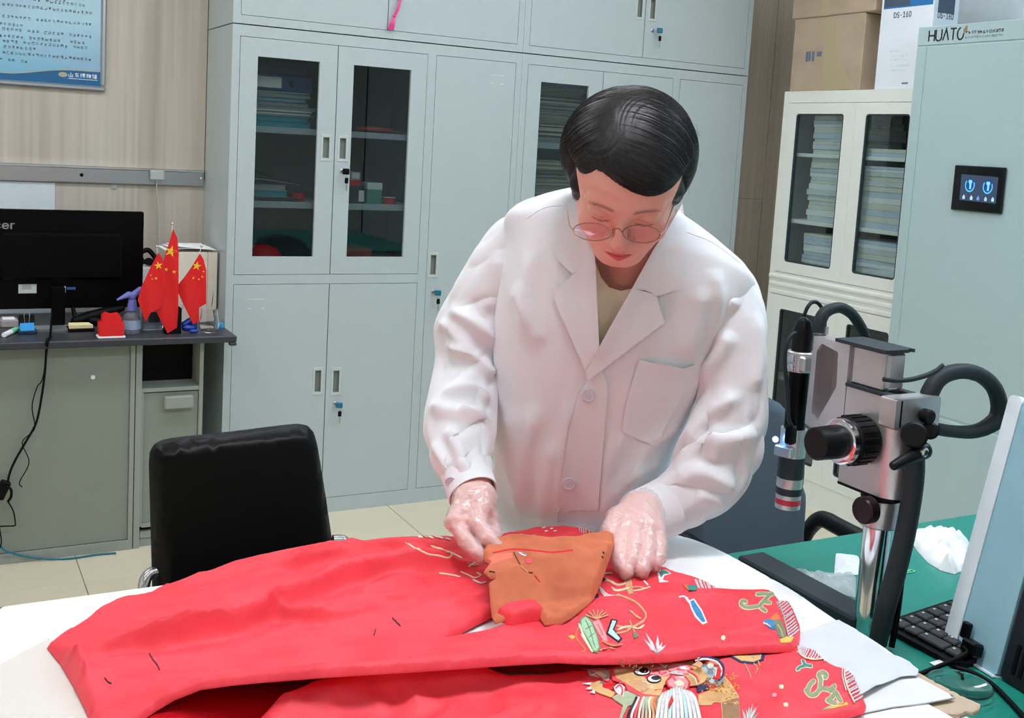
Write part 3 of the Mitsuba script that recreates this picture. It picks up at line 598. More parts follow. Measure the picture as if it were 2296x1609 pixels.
def flag(poly, tip, foot, Y, stars, label, bend):
    """A little flag hanging in folds from its stick: an outline with depth waves."""
    k = thing('small_flag', label, 'flag', 'small red flags in the pen cup')
    P = np.array([at_y(x, y, Y)[[0, 2]] for x, y in poly]); S = Polygon(P)
    x0, z0, x1, z1 = S.bounds; n = 46; tri = shapely.geometry.MultiPoint
    xs, zs = np.meshgrid(np.linspace(x0, x1, n), np.linspace(z0, z1, int(n * 1.6)))
    ins = S.buffer(-.0012); pts = [(a, b) for a, b in zip(xs.ravel(), zs.ravel()) if ins.contains(Point(a, b))]
    bd = S.exterior; ring = [bd.interpolate(s).coords[0] for s in np.arange(0, bd.length, .0025)]
    pts = np.array(pts + ring); from scipy.spatial import Delaunay
    t = Delaunay(pts).simplices; cen = pts[t].mean(1); ok = np.array([S.contains(Point(c)) for c in cen]); t = t[ok]
    wav = lambda p: bend * np.sin((p[:, 0] - x0) / (x1 - x0) * 9.0 + (p[:, 1] - z0) * 14) * np.clip((z1 - p[:, 1]) / (z1 - z0) * 2.2, 0, 1)
    y = Y + wav(pts); N = len(pts)
    v = np.vstack([np.c_[pts[:, 0], y - .0006, pts[:, 1]], np.c_[pts[:, 0], y + .0006, pts[:, 1]]])
    cl = part(k, 'cloth', (v, np.vstack([t, t[:, ::-1] + N])), 'm_red', True)
    for (sx, sy, r, rot) in stars:
        c = at_y(sx, sy, Y); rr = r / FOCAL * ((c - EYE) @ FW); s = star(rr, rot=rot); sp = np.array(s.exterior.coords)[:-1] + c[[0, 2]]
        sp = np.vstack([sp, c[[0, 2]]]); m = len(sp) - 1
        part(cl, 'star', (np.c_[sp[:, 0], Y + wav(sp) - .0012, sp[:, 1]], np.array([[i, (i + 1) % m, m] for i in range(m)])), 'm_yellow', False)
    a = at_y(*tip, Y + .004)
    st = part(k, 'stick', cyl(foot, a, .0013, 8), 'm_white'); part(k, 'finial', trimesh.Trimesh(*(lambda s: (s.vertices * .0045 + a, s.faces))(trimesh.creation.icosphere(2))), 'm_chrome', True)
yc = cup[1]
flag([(388, 513), (398, 535), (400, 560), (399, 700), (397, 735), (375, 747), (346, 690), (352, 640), (366, 586), (378, 548)], (386, 501), cup + (0, .004, 0), yc - .03,
     [(383, 563, 14, 75), (373, 604, 5, 60), (390, 609, 5, 90)], 'tallest of the three little red flags, in the middle', .004)
flag([(355, 566), (362, 575), (368, 592), (372, 640), (360, 690), (338, 700), (326, 721), (309, 673), (318, 640), (338, 598)], (351, 552), cup + (-.010, .010, 0), yc - .038,
     [(355, 595, 10, 100), (350, 624, 4, 80), (341, 625, 2.5, 70), (338, 617, 2.5, 70)], 'left one of the three little red flags, half behind the tallest', .004)
flag([(448, 568), (456, 580), (462, 605), (462, 680), (447, 690), (447, 722), (432, 726), (406, 670), (399, 655), (400, 638), (430, 598)], (452, 552), cup + (.012, .006, 0), yc - .02,
     [(441, 596, 11, 80), (434, 623, 3.5, 60), (446, 626, 3, 80), (453, 620, 3, 80), (456, 608, 3, 90)], 'right one of the three little red flags, by the cream boxes', .004)
mat('m_cream_box', (226, 218, 202), .7)
ca, cb = at_y(400, 562, .11), at_y(462, 700, .11)
k = thing('document_box', 'cream upright document box behind the little flags', 'box'); part(k, 'case', box(ca[0], cb[0], .10, .25, DT + .0005, ca[2] - .004, .002), 'm_cream_box', False)
k = thing('document_box', 'cream document box with a dark slit, right end of the pair behind the flags', 'box'); part(k, 'case', box(cb[0] + .001, min(-.008, at_y(494, 650, .10)[0]), .10, .25, DT + .0005, ca[2] - .004, .002), 'm_cream_box', False); part(k, 'slit', prism([(0, 0), (.004, .02), (.006, .065), (.002, .03)], .001, (at_y(474, 690, .10)[0], .0999, at_y(474, 690, .10)[2]), (1, 0, 0), (0, 0, 1)), 'm_paper_dark', False)
k = thing('paper_sheets', 'white sheets curling on top of the cream document boxes', 'paper')
for i in range(3): part(k, 'sheet', sag_sheet(ca[0] - .05 + .015 * i, -.012 - .012 * i, .095 + .006 * i, .255, lambda u, v, i=i: ca[2] + .004 + .005 * i + .006 * np.sin(u * 3.1 + i) * (1 - v)), 'm_white', True)
a, b = at_y(318, 600, .24), at_y(345, 700, .24)
k = thing('paper_block', 'white block of paper standing between the monitor and the flags', 'paper'); part(k, 'block', box(a[0], b[0], .23, .34, DT + .0005, a[2], .002), 'm_white', False); part(k, 'sleeve', box(a[0] - .0006, b[0] + .0006, .2294, .3404, DT + .0006, DT + .05), 'm_paper_blue', False)
q = at_y(332, 582, .30)
k = thing('headset', 'black headset resting on the paper block behind the monitor', 'headset')
part(k, 'band', tube([q + (-.02, -.02, -.012), q + (-.03, .0, .02), q + (0, .01, .036), q + (.024, .0, .01), q + (.026, -.02, -.006)], .009, 10), 'm_black', True); part(k, 'ear_pad', lathe([(.018, 0), (.02, .006), (.014, .014)], q + (.0, -.02, -.010), (0, -.5, 1), 20), 'm_black')
q = on_desk(430, 748)
k = thing('blue_ribbon_roll', 'crumpled royal blue plastic beside the glass jar', 'plastic'); mat('m_royal', (18, 58, 160), .35)
part(k, 'crumple', mesh_of(hulls([[(q + (-.016, .03, .018), .014), (q + (.012, .03, .016), .013), (q + (.016, .028, .036), .009)], [(q + (-.02, .03, .03), .010), (q + (0, .03, .042), .012)], [(q + (0, .01, .008), .007), (q + (.02, .012, .007), .006)]], 8)), 'm_royal', False)
q = on_desk(474, 749)
k = thing('glass_jar', 'clear rounded glass jar at the right end of the desk', 'jar')
scene['m_glass'] = {'type': 'dielectric', 'int_ior': 1.5}
part(k, 'jar', lathe([(.0, .0), (.022, .0), (.033, .012), (.0365, .03), (.034, .046), (.030, .056), (.031, .085), (.0285, .085), (.0278, .056), (.0315, .045), (.034, .03), (.031, .014), (.021, .006), (.0, .006)], q + (0, .036, .0006), (0, 0, 1), 40, False), 'm_glass', 40)
q = on_desk(507, 737); mat('m_cyan', (30, 160, 220), .4)
k = thing('bottle_cap', 'small cyan bottle cap behind the glass jar', 'cap'); part(k, 'cap', lathe([(.009, 0), (.0095, .002), (.0095, .014), (.008, .017)], q + (-.012, .03, .0005), (0, 0, 1), 20), 'm_cyan'); part(k, 'ring', lathe([(.0105, 0), (.0105, .003)], q + (-.012, .03, .0005), (0, 0, 1), 20), 'm_cyan')
# cables
k = thing('monitor_cable', 'black cable bundle falling from the monitor over the desk edge', 'cable')
pc = at_y(132, 652, MY - .004); con = at_y(123, 675, MY - .03)
edge_pt = at_z(108, 770, DT + .004); edge_pt[1] = DF - .006
down = [at_y(x, y, -.17) for x, y in ((103, 800), (99, 850), (88, 920), (78, 955), (58, 990), (35, 1030), (22, 1060), (14, 1098))]
part(k, 'lead', tube([pc, at_y(128, 664, MY - .02), con], .0016, 8), 'm_logo_grey', True); part(k, 'connector', cyl(con + (.003, 0, .016), con - (.004, 0, .014), .0065, 14, .002), 'm_dark_box')
mid = on_desk(112, 757) + (0, 0, .004)
part(k, 'main_lead', tube([con - (.004, 0, .014), con - (.012, .03, .05), mid, edge_pt] + down, .0036, 8), 'm_black', True)
part(k, 'thin_lead', tube([mid + (.006, 0, 0), edge_pt + (.006, -.004, 0)] + [at_y(x, y, -.175) for x, y in ((104, 800), (95, 850), (83, 868), (72, 910), (78, 952), (73, 968), (50, 992), (65, 1036), (44, 1080), (50, 1092))], .0016, 6), 'm_black', True)
k = thing('power_strip', 'black power block with plugs at the desk foot, left picture edge', 'power strip')
q = at_y(8, 1098, -.165)
part(k, 'block', xf(box(-.02, .012, -.012, .012, -.032, .03, .004), frame(q, unit((1, 0, -.45)), (0, 1, 0), unit((.45, 0, 1)))), 'm_black', False)
part(k, 'plug', tube([at_y(14, 1090, -.18), at_y(24, 1096, -.185), at_y(25, 1112, -.185), at_y(18, 1124, -.18)], .0042, 8), 'm_black', True)
part(k, 'lead', tube([at_y(17, 1122, -.17), at_y(30, 1146, -.17), at_y(34, 1170, -.17), at_y(33, 1178, -.17), at_y(15, 1179, -.17), at_y(-30, 1181, -.17)], .0022, 6), 'm_black', True)
part(k, 'hanging_lead', tube([at_y(-3, 1100, -.17), at_y(-2, 1170, -.17), at_y(3, 1210, -.165), at_y(1, 1226, -.16)], .002, 6), 'm_black', True)
k = thing('network_cable', 'thin blue cable lying along the foot of the desk', 'cable')
part(k, 'lead', tube([at_z(-40, 1205, .004) + (0, -.0, .06), at_y(2, 1226, -.155), at_y(45, 1244, -.155)] + [at_z(x, y, .0045) for x, y in ((110, 1253), (160, 1251), (215, 1243), (260, 1239))], .0034, 8), 'm_key_blue', True)

# ------------------------------------------------------------------ soft and draped sheets
from scipy.spatial import Delaunay
def tri_poly(S, step, bstep=None):
    """Points and triangles of a dense triangulation of the polygon S."""
    bstep = bstep or step * .6
    x0, y0, x1, y1 = S.bounds; nx, ny = int((x1 - x0) / step) + 2, int((y1 - y0) / step) + 2
    gx, gy = np.meshgrid(np.linspace(x0, x1, nx), np.linspace(y0, y1, ny)); gx = gx.ravel().copy(); gy = gy.ravel().copy()
    r = np.random.default_rng(3); gx += r.uniform(-.18, .18, len(gx)) * step; gy += r.uniform(-.18, .18, len(gy)) * step
    ok = shapely.contains_xy(S.buffer(-step * .35), gx, gy); P = [np.c_[gx[ok], gy[ok]]]
    for g in getattr(S, 'geoms', [S]):
        for ring in [g.exterior] + list(g.interiors):
            L = ring.length; n = max(8, int(L / bstep)); P.append(np.array([ring.interpolate(s).coords[0] for s in np.linspace(0, L, n, endpoint=False)] + ([c for c in ring.coords[:-1]] if len(ring.coords) < 40 else [])))
    P = np.unique(np.round(np.vstack(P), 6), axis=0)
    t = Delaunay(P).simplices; c = P[t].mean(1); t = t[shapely.contains_xy(S.buffer(1e-5), c[:, 0], c[:, 1])]
    a = P[t]; area = np.cross(a[:, 1] - a[:, 0], a[:, 2] - a[:, 0]); t = np.where(area[:, None] < 0, t[:, ::-1], t); return P, t[np.abs(area) > 1e-10]
def rim(t):
    e = np.sort(np.vstack([t[:, [0, 1]], t[:, [1, 2]], t[:, [2, 0]]]), axis=1)
    d = np.vstack([t[:, [0, 1]], t[:, [1, 2]], t[:, [2, 0]]]); _, inv, cnt = np.unique(e, axis=0, return_inverse=True, return_counts=True)
    return d[cnt[inv] == 1]
def closed(top, bottom, t):
    N = len(top); r = rim(t)
    return np.vstack([top, bottom]), np.vstack([t, t[:, ::-1] + N, np.c_[r[:, 0], r[:, 0] + N, r[:, 1] + N], np.c_[r[:, 0], r[:, 1] + N, r[:, 1]]])
def edge_dist(S, P): return shapely.distance(S.boundary, shapely.points(P))
def cushion(poly, thick, step, frame_, round_=None, both=True, extra=None):
    S = Polygon(poly) if not hasattr(poly, 'exterior') else poly
    P, t = tri_poly(S, step); d = edge_dist(S, P); R = round_ or thick
    h = thick / 2 * np.sqrt(np.clip(1 - (1 - np.clip(d / R, 0, 1)) ** 2, 0, 1))
    top = np.c_[P, h + (extra(P, d) if extra else 0)]; bot = np.c_[P, -h if both else h * 0 - thick / 2]
    return xf(closed(top, bot, t), frame_)

# ------------------------------------------------------------------ right wall: glass-fronted laboratory cabinet
def moved(M, f):
    """Run a builder in its own frame."""
    before = dict(_counts); keys = set(scene); f(); M = np.asarray(M, float)
    for k in scene:
        if k not in keys and 'filename' in scene[k]: scene[k]['to_world'] = T(M.tolist()) @ scene[k].get('to_world', T())
XLAB, YLAB = 2.393, -.217
scene['m_pane_light'] = {'type': 'thindielectric', 'int_ior': 1.5, 'specular_transmittance': rgb((.72, .80, .80)), 'specular_reflectance': rgb((.9, .9, .9))}
scene['m_pane_dark'] = {'type': 'thindielectric', 'int_ior': 1.5, 'specular_transmittance': rgb((.40, .42, .40)), 'specular_reflectance': rgb((.9, .9, .9))}
def lab_cabinet():
    c = thing('glass_cabinet', 'cream glass-fronted laboratory cabinet full of papers on the right wall', 'cabinet')
    W, H, D = .778, 1.782, .42
    carcass(c, 0, W, 0, H, [(.03, .985, W - .03, H - .05), (.03, .112, W - .03, .885)], D, .06, 'm_cream')
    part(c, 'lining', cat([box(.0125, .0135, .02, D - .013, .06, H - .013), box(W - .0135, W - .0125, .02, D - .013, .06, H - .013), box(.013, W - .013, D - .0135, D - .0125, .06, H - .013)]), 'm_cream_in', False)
    for i in range(3): part(c, 'ledge', box(.002, W - .002, -.012 + .004 * i, .006, .975 - .034 * i - .022, .975 - .034 * i, .007), 'm_cream', 20)
    for z in (1.222, 1.515): part(c, 'shelf', box(.0140, W - .0140, .03, D - .0140, z - .016, z, .002), 'm_cream', False)
    part(c, 'shelf', box(.0140, W - .0140, .03, D - .0140, .94, .96, .002), 'm_cream', False); part(c, 'shelf', box(.0140, W - .0140, .03, D - .0140, .50, .515, .002), 'm_cream', False)
    for (a, b, wa, wb) in ((.032, .436, .090, .372), (.4365, W - .028, .494, .722)):
        for (z0, z1, wz0, wz1, pm) in ((.987, H - .052, 1.035, 1.684, 'm_pane_light'), (.114, .883, .175, .824, 'm_pane_dark')):
            hole = affinity.translate(rrect(wb - wa, wz1 - wz0, .014), (wa + wb) / 2, (wz0 + wz1) / 2)
            d = part(c, 'door', holed(a, b, z0, z1, -.004, .014, [hole]), 'm_cream', False)
            gk = hole.difference(hole.buffer(-.006)); part(d, 'gasket', prism(gk, .014, (0, .012, 0), (1, 0, 0), (0, 0, 1)), 'm_dark_box', False)
            part(d, 'pane', (np.array([[wa, .006, wz0], [wb, .006, wz0], [wb, .006, wz1], [wa, .006, wz1]]), np.array([[0, 1, 2], [0, 2, 3]])), pm, False)
moved(frame((XLAB, YLAB, 0), (0, -1, 0), (1, 0, 0), (0, 0, 1)), lab_cabinet)
mat('m_sheet_a', (222, 226, 226), .8); mat('m_sheet_b', (196, 206, 206), .8); mat('m_sheet_c', (206, 208, 196), .8); mat('m_sheet_d', (186, 200, 214), .8)
def lab_contents():
    r = random.Random(21); ms = ['m_sheet_a', 'm_sheet_b', 'm_sheet_c', 'm_sheet_d']; cn = ['white', 'pale grey', 'cream', 'bluish']
    for (xa, xb, door_) in ((.150, .415, 'left'), (.455, .735, 'right')):
        for (zs, hm, sh) in ((.9605, .20, 'bottom'), (1.2225, .235, 'middle'), (1.5155, .20 if door_ == 'left' else .03, 'top')):
            z, i = zs, 0
            while z < zs + hm:
                h = r.uniform(.022, .058); j = r.randrange(4)
                slab('paper_stack', f'{cn[j]} paper sheaf, {ORD[i]}, {sh} shelf, {door_} door, cream cabinet', 'paper', xa + r.uniform(-.008, .008), xb - r.uniform(0, .03), .05, .33, z, h, ms[j], ms[(j + 1) % 4], r.uniform(-2.5, 2.5), sheets=2)
                z += h; i += 1
    slab('folder', 'blue box file on the middle shelf, right end of the cream cabinet', 'folder', .738, .756, .05, .30, 1.2225, .255, 'm_folder_blue', 'm_paper')
    k = thing('computer_box', 'dark navy box standing on the top shelf of the cream cabinet', 'box'); part(k, 'case', box(.60, .74, .09, .30, 1.58, 1.70, .003) if False else box(.60, .745, .345, .40, 1.5158, 1.70, .003), 'm_navy', False); part(k, 'front_label', box(.62, .70, .344, .3448, 1.58, 1.64), 'm_blue', False)
    for (xa, xb, nm) in ((.12, .36, 'left'), (.51, .74, 'right')):
        for (zz, hh, sh) in ((.0605, .26, 'floor'), (.5155, .2, 'shelf')):
            k = thing('storage_box', f'grey box on the lower {sh} behind the {nm} dark pane of the cream cabinet', 'box')
            part(k, 'body', box(xa, xb, .06, .34, zz, zz + hh, .003), 'm_sheet_b', False); part(k, 'lid', box(xa - .003, xb + .003, .057, .343, zz + hh, zz + hh + .025, .002), 'm_sheet_c', False)
moved(frame((XLAB, YLAB, 0), (0, -1, 0), (1, 0, 0), (0, 0, 1)), lab_contents)
# boxes on top of it
def card_fn(p, n, uv): return mix(srgb(166, 146, 124), srgb(184, 164, 142), fbm(p.y * 9 + p.x * 9, p.z * 14, 1.0, 3))
mat('m_card', proc(card_fn), .8); mat('m_tape', (176, 160, 128), .3); mat('m_box_white', (226, 232, 240), .5); mat('m_box_blue', (38, 112, 172), .5); mat('m_box_dark', (70, 84, 104), .5); mat('m_ink_blue', (96, 112, 136), .6)
def px_box(k, name, x0, x1, ya, yb, z0, z1, m, r=.004): return part(k, name, box(x0, x1, ya, yb, z0, z1, r), m, False)
XB = 2.402; zt = 1.7822
k = thing('cardboard_carton', 'taped brown cardboard carton standing on the cream cabinet', 'carton')
px_box(k, 'body', XB, 2.80, -.648, -.233, zt, 2.094, 'm_card')
part(k, 'flap_rim', cat([box(XB - .001, XB + .0, -.648, -.233, 2.088, 2.094)]), 'm_card', False)
part(k, 'tape', prism([(at_x(1848, 36, XB)[1], 2.094), (at_x(1870, 33, XB)[1], 2.094), (at_x(1875, 105, XB)[1], at_x(1875, 105, XB)[2]), (at_x(1890, 150, XB)[1], at_x(1890, 150, XB)[2]), (at_x(1920, 200, XB)[1], zt + .004), (at_x(1852, 203, XB)[1], zt + .002), (at_x(1842, 170, XB)[1], at_x(1842, 170, XB)[2]), (at_x(1850, 110, XB)[1], at_x(1850, 110, XB)[2])], .0008, (XB - .0009, 0, 0), (0, 1, 0), (0, 0, 1)), 'm_tape', False)
for (a, b, c, d) in ((1808, 116, 1812, 138), (1815, 115, 1817, 137), (1822, 115, 1825, 137), (1832, 116, 1842, 126)):
    p, q = at_x(a, b, XB), at_x(c, d, XB); part(k, 'stamp_mark', box(XB - .0006, XB, min(p[1], q[1]), max(p[1], q[1]), q[2], p[2]), 'm_ink_blue', False)
k = thing('cardboard_carton', 'upper brown carton with a tape strip, resting on the taped carton', 'carton')
px_box(k, 'body', XB - .006, 2.80, -.70, -.216, 2.0955, 2.38, 'm_card'); part(k, 'tape', box(XB - .0068, XB - .006, -.44, -.40, 2.0958, 2.379), 'm_tape', False)
k = thing('printer_box', 'white instrument box with a blue picture band, on the cream cabinet', 'box')
WY0, WY1, WZ = -.99, -.728, 2.25
px_box(k, 'body', XB, 2.54, WY0, WY1, zt, WZ, 'm_box_white', .002)
p = at_x(1982, 20, XB); part(k, 'picture_band', box(XB - .0006, XB, WY0 + .006, p[1], p[2] - .002, WZ - .03), 'm_box_blue', False); part(k, 'device_picture', box(XB - .0011, XB - .0006, p[1] - .13, p[1], p[2] + .004, WZ - .05), 'm_box_dark', False)
part(k, 'side_band', box(2.424, 2.514, WY0 - .0006, WY0, at_y(2120, 30, WY0)[2], WZ - .03), 'm_box_dark', False)
p, q = at_x(2003, 41, XB), at_x(2043, 39, XB)
part(k, 'model_lettering', lettering('DS-160', .022, (XB - .0006, p[1], p[2]), (0, -1, 0), (0, 0, 1), .0005, width=p[1] - q[1]), 'm_ink', False)
p = at_y(2103, 40, WY0); part(k, 'side_lettering', lettering('DS-160', .024, (2.424, WY0 - .0006, p[2]), (1, 0, 0), (0, 0, 1), .0005, width=.088), 'm_ink', False)
for j, (y_, w_) in enumerate(((117, .05), (128, .09), (136, .08), (150, .10), (160, .09))):
    p = at_x(1996, y_, XB); part(k, 'small_print', xf(glyphs(int(w_ / .008), .008, .006, rng, .1), frame((XB - .0004, p[1], p[2]), (0, -1, 0), (0, 0, 1), (-1, 0, 0))), 'm_sheet_d', False, kind='stuff')
p = at_x(2022, 185, XB); part(k, 'corner_mark', box(XB - .0005, XB, p[1] - .03, p[1], p[2] - .006, p[2]), 'm_ink_blue', False)

# ------------------------------------------------------------------ tall constant-humidity cabinet
XH = 2.32; mat('m_huato', (172, 194, 196), .38); mat('m_screen_off', (4, 6, 8), .2); mat('m_brown_leaf', (150, 120, 92), .6); mat('m_ink_dark', (14, 22, 28), .5)
YH0, YH1 = -1.0, -2.15
k = thing('humidity_cabinet', 'tall pale green metal cabinet with a touchscreen at the right edge', 'cabinet')
part(k, 'body', box(XH + .004, 2.82, YH1, YH0, .10, 2.003, .006), 'm_huato', False)
part(k, 'top_header', box(XH, XH + .02, YH1 + .001, YH0 - .001, 1.933, 2.002, .002), 'm_huato', False)
part(k, 'side_stile', box(XH, XH + .02, YH0 - .046, YH0 - .001, .11, 1.931, .002), 'm_huato', False); part(k, 'side_stile', box(XH, XH + .02, YH1 + .001, YH1 + .046, .11, 1.931, .002), 'm_huato', False)
dd = part(k, 'door', box(XH, XH + .02, YH1 + .049, YH0 - .049, .578, 1.930, .003), 'm_huato', False)
part(k, 'lower_panel', box(XH, XH + .02, YH1 + .049, YH0 - .049, .11, .570, .003), 'm_huato', False)
part(k, 'foot_plinth', box(XH + .03, 2.80, YH1 + .02, YH0 - .02, 0, .10), 'm_black', False)
p, q = at_x(2082, 93, XH), at_x(2161, 88, XH); hl = at_x(2086, 67, XH)[2] - at_x(2082, 92, XH)[2]
w5 = (p[1] - q[1]) / 5
def letter(segs, i):
    return [LineString([(i * w5 * 1.02 + a * w5 * .82, b * hl) for a, b in s]).buffer(.0026, cap_style='flat', join_style='mitre') for s in segs]
Uarc = [(0, 1)] + [(0.5 - .5 * math.cos(t), .32 - .32 * math.sin(t)) for t in np.linspace(0, math.pi, 14)] + [(1, 1)]
Oarc = [(.5 + .52 * math.cos(t), .5 + .52 * math.sin(t)) for t in np.linspace(math.radians(95), math.radians(360), 26)]
segs = [[[(0, 0), (0, 1)], [(1, 0), (1, 1)], [(0, .5), (1, .5)]], [Uarc], [[(0, 0), (.5, 1), (1, 0)]], [[(0, 1), (1, 1)], [(.5, 0), (.5, 1)]], [Oarc]]
for i, s in enumerate(segs): part(k, 'maker_letter', prism(shapely.union_all(letter(s, i)), .0008, (XH, p[1], p[2]), (0, -1, 0), (0, 0, 1)), 'm_ink_dark', False)
part(k, 'leaf_mark', prism(affinity.translate(Polygon([(0, 0), (.012, .010), (.013, .030), (.004, .026), (-.004, .012)]), 4.95 * w5, hl * .45), .0008, (XH, p[1], p[2]), (0, -1, 0), (0, 0, 1)), 'm_brown_leaf', False)
p2_, q2_ = at_x(2165, 76, XH), at_x(2252, 70, XH)
part(k, 'company_lettering', xf(glyphs(13, (p2_[1] - q2_[1]) / 13, .0115, random.Random(4)), frame((XH - .0006, p2_[1], p2_[2] - .002), (0, -1, 0), (0, 0, 1), (-1, 0, 0))), 'm_ink_dark', False, kind='stuff')
p2_ = at_x(2164, 86, XH); part(k, 'company_lettering', xf(glyphs(16, (p2_[1] - q2_[1]) / 16, .008, random.Random(9)), frame((XH - .0006, p2_[1], p2_[2] - .001), (0, -1, 0), (0, 0, 1), (-1, 0, 0))), 'm_ink_blue', False, kind='stuff')
sy0, sy1, sz0, sz1 = -1.2385, -1.4505, 1.336, 1.497
b = part(dd, 'touchscreen', box(XH - .012, XH - .0005, sy1, sy0, sz0, sz1, .003), 'm_screen_off', False)
def glow(key, c, s=1.0):
    scene[key] = {'type': 'diffuse', 'reflectance': rgb((.02, .02, .02))}; return {'type': 'area', 'radiance': rgb([s * v for v in srgb(*c)])}
def lit(parent, name, mesh, c, s=1.0):
    mesh = (mesh[0], mesh[1]); a = mesh[0][mesh[1]]; nx_ = np.cross(a[:, 1] - a[:, 0], a[:, 2] - a[:, 0])[:, 0]; mesh = (mesh[0], np.where(nx_[:, None] > 0, mesh[1][:, ::-1], mesh[1]))
    kk = part(parent, name, mesh, 'm_screen_off', False); scene[kk]['emitter'] = {'type': 'area', 'radiance': rgb([s * v for v in srgb(*c)])}; return kk
def scr(x, y): q = at_x(x, y, XH - .0125); return np.array([q[1], q[2]])
def disc2(polys, d=.0003): return xf(flat(polys), frame((XH - .0125 - d, 0, 0), (0, 1, 0), (0, 0, 1), (-1, 0, 0)))
c4 = [scr(2156, 390), scr(2239, 397), scr(2233, 457), scr(2151, 448)]
lit(dd, 'display', disc2([Polygon(c4)]), (70, 88, 118), .75)
for (x, y) in ((2175, 415), (2215, 419)):
    c = scr(x, y); rx, rz = .0205, .0245
    ell = affinity.translate(affinity.scale(Point(0, 0).buffer(1, 20), rx, rz), *c)
    lit(dd, 'gauge', disc2([ell], .0006), (24, 84, 170), .9)
    an = np.radians(np.linspace(150, 400, 24)); ring = [Polygon([c + (rx * a * math.cos(t0), rz * a * math.sin(t0)) for a, t0 in ((1.0, an[i]), (1.0, an[i + 1]), (.8, an[i + 1]), (.8, an[i]))]) for i in range(23)]
    lit(dd, 'gauge_ring', disc2(ring, .0009), (90, 210, 255), 1.2)
    s_ = -1 if True else 1
    lit(dd, 'gauge_symbol', disc2([affinity.translate(Polygon([(-.007, .018), (-.010, .011), (-.004, .004), (-.002, -.004), (-.006, -.014), (.002, -.014), (.002, .004), (.008, .012), (.005, .019)]), *c)], .0010), (150, 220, 255), 1.1)
for (x, y, col) in ((2161, 441, (190, 225, 255)), (2178, 443, (200, 235, 255)), (2193, 444, (120, 160, 225)), (2210, 446, (190, 210, 245)), (2226, 447, (190, 240, 255))):
    c = scr(x, y); lit(dd, 'icon', disc2([affinity.translate(Polygon([(-.005, -.008), (.005, -.008), (.006, .001), (0, .009), (-.006, .001)]), *c)], .0007), col, 1.0)

# ------------------------------------------------------------------ chairs
mat('m_leather', (3, 3, 4), .38, spec=.2); mat('m_mesh_grey', (74, 88, 98), .85)
mat('m_plastic_black', (20, 24, 26), .45, spec=.3)
YC = -1.62
def yb(x, y): q = at_y(x, y, YC); return (q[0], q[2])
ch1 = thing('visitor_chair', 'black leather chair with chrome tube arms behind the white table', 'chair')
outl = [yb(*p) for p in ((349, 1340), (341, 1045), (343, 1018), (350, 1004), (364, 995), (390, 989), (520, 975), (640, 960), (672, 957), (692, 961), (705, 975), (712, 1000), (730, 1110), (746, 1220), (756, 1340))]
S = Polygon(outl).buffer(.012).buffer(-.012)
part(ch1, 'backrest', cushion(S, .055, .014, frame((0, YC, 0), (1, 0, 0), (0, 0, 1), (0, -1, 0)), .028), 'm_leather', True)
part(ch1, 'back_shell', cushion(S.buffer(.004), .03, .016, frame((0, YC + .016, 0), (1, 0, 0), (0, 0, 1), (0, -1, 0)), .012), 'm_plastic_black', True)
xl_, xr_ = yb(349, 1340)[0], yb(752, 1340)[0]; zb_ = yb(349, 1340)[1]
part(ch1, 'seat', cushion(rrect(xr_ - xl_, .44, .06), .07, .02, frame(((xl_ + xr_) / 2, YC - .245, zb_ - .04), (1, 0, 0), (0, 1, 0), (0, 0, 1)), .035), 'm_leather', True)
for s, xe in ((-1, xl_), (1, xr_)):
    a = at_y(318 if s < 0 else 764, 1312 if s < 0 else 1222, YC - .0); ytop = at_y(347 if s < 0 else 746, 1274 if s < 0 else 1205, YC + .02)
    x = xe + s * .028
    part(ch1, 'arm_tube', tube([(xe - s * .012, YC + .005, ytop[2]), (xe + s * .016, YC, ytop[2] - .004), (x, YC - .010, ytop[2] - .035), (x, YC - .02, ytop[2] - .12), (x, YC - .03, .25), (x, YC - .03, .04), (x, YC - .06, .013), (x, YC - .42, .013), (x, YC - .46, .05), (x, YC - .45, .25), (x - s * .02, YC - .42, zb_ - .085)], .0125, 14), 'm_chrome', True)
part(ch1, 'floor_bar', tube([(xl_ - .028, YC - .08, .013), (xr_ + .028, YC - .08, .013)], .0115, 12), 'm_chrome', True)
ch2 = thing('office_chair', 'dark grey fabric office chair between the woman and the microscope', 'chair')
T2 = 2.72; c2 = at(1690, 1040, T2); YB = c2[1]
S2 = Polygon([at_y(x, y, YB)[[0, 2]] for x, y in ((1540, 1330), (1525, 1100), (1535, 980), (1570, 905), (1630, 878), (1700, 878), (1750, 905), (1785, 950), (1797, 1000), (1800, 1120), (1797, 1330))]).buffer(.01).buffer(-.01)
part(ch2, 'backrest', cushion(S2, .06, .02, frame((0, YB, 0), (1, 0, 0), (0, 0, 1), (0, -1, 0)), .03), 'm_mesh_grey', True)
bx0, bz0, bx1, bz1 = S2.bounds; cx2 = (bx0 + bx1) / 2
part(ch2, 'seat', cushion(rrect(.48, .46, .08), .08, .02, frame((cx2, YB - .24, .46), (1, 0, 0), (0, 1, 0), (0, 0, 1)), .04), 'm_mesh_grey', True)
za = at_y(1800, 1160, YB)[2]
for s in (-1, 1):
    xe = cx2 + s * (bx1 - bx0) / 2
    part(ch2, 'armrest', tube([(xe - s * .0, YB + .01, .50), (xe + s * .01, YB - .0, za - .03), (xe + s * .012, YB - .035, za + .004), (xe + s * .012, YB - .10, za + .004), (xe + s * .012, YB - .26, za - .006), (xe + s * .012, YB - .31, za - .03), (xe - s * .02, YB - .29, .45)], [.017, .02, .022, .022, .02, .017], 12), 'm_plastic_black', True)
part(ch2, 'column', lathe([(.03, .07), (.03, .22), (.022, .225), (.022, .42)], (cx2, YB - .24, 0)), 'm_plastic_black')
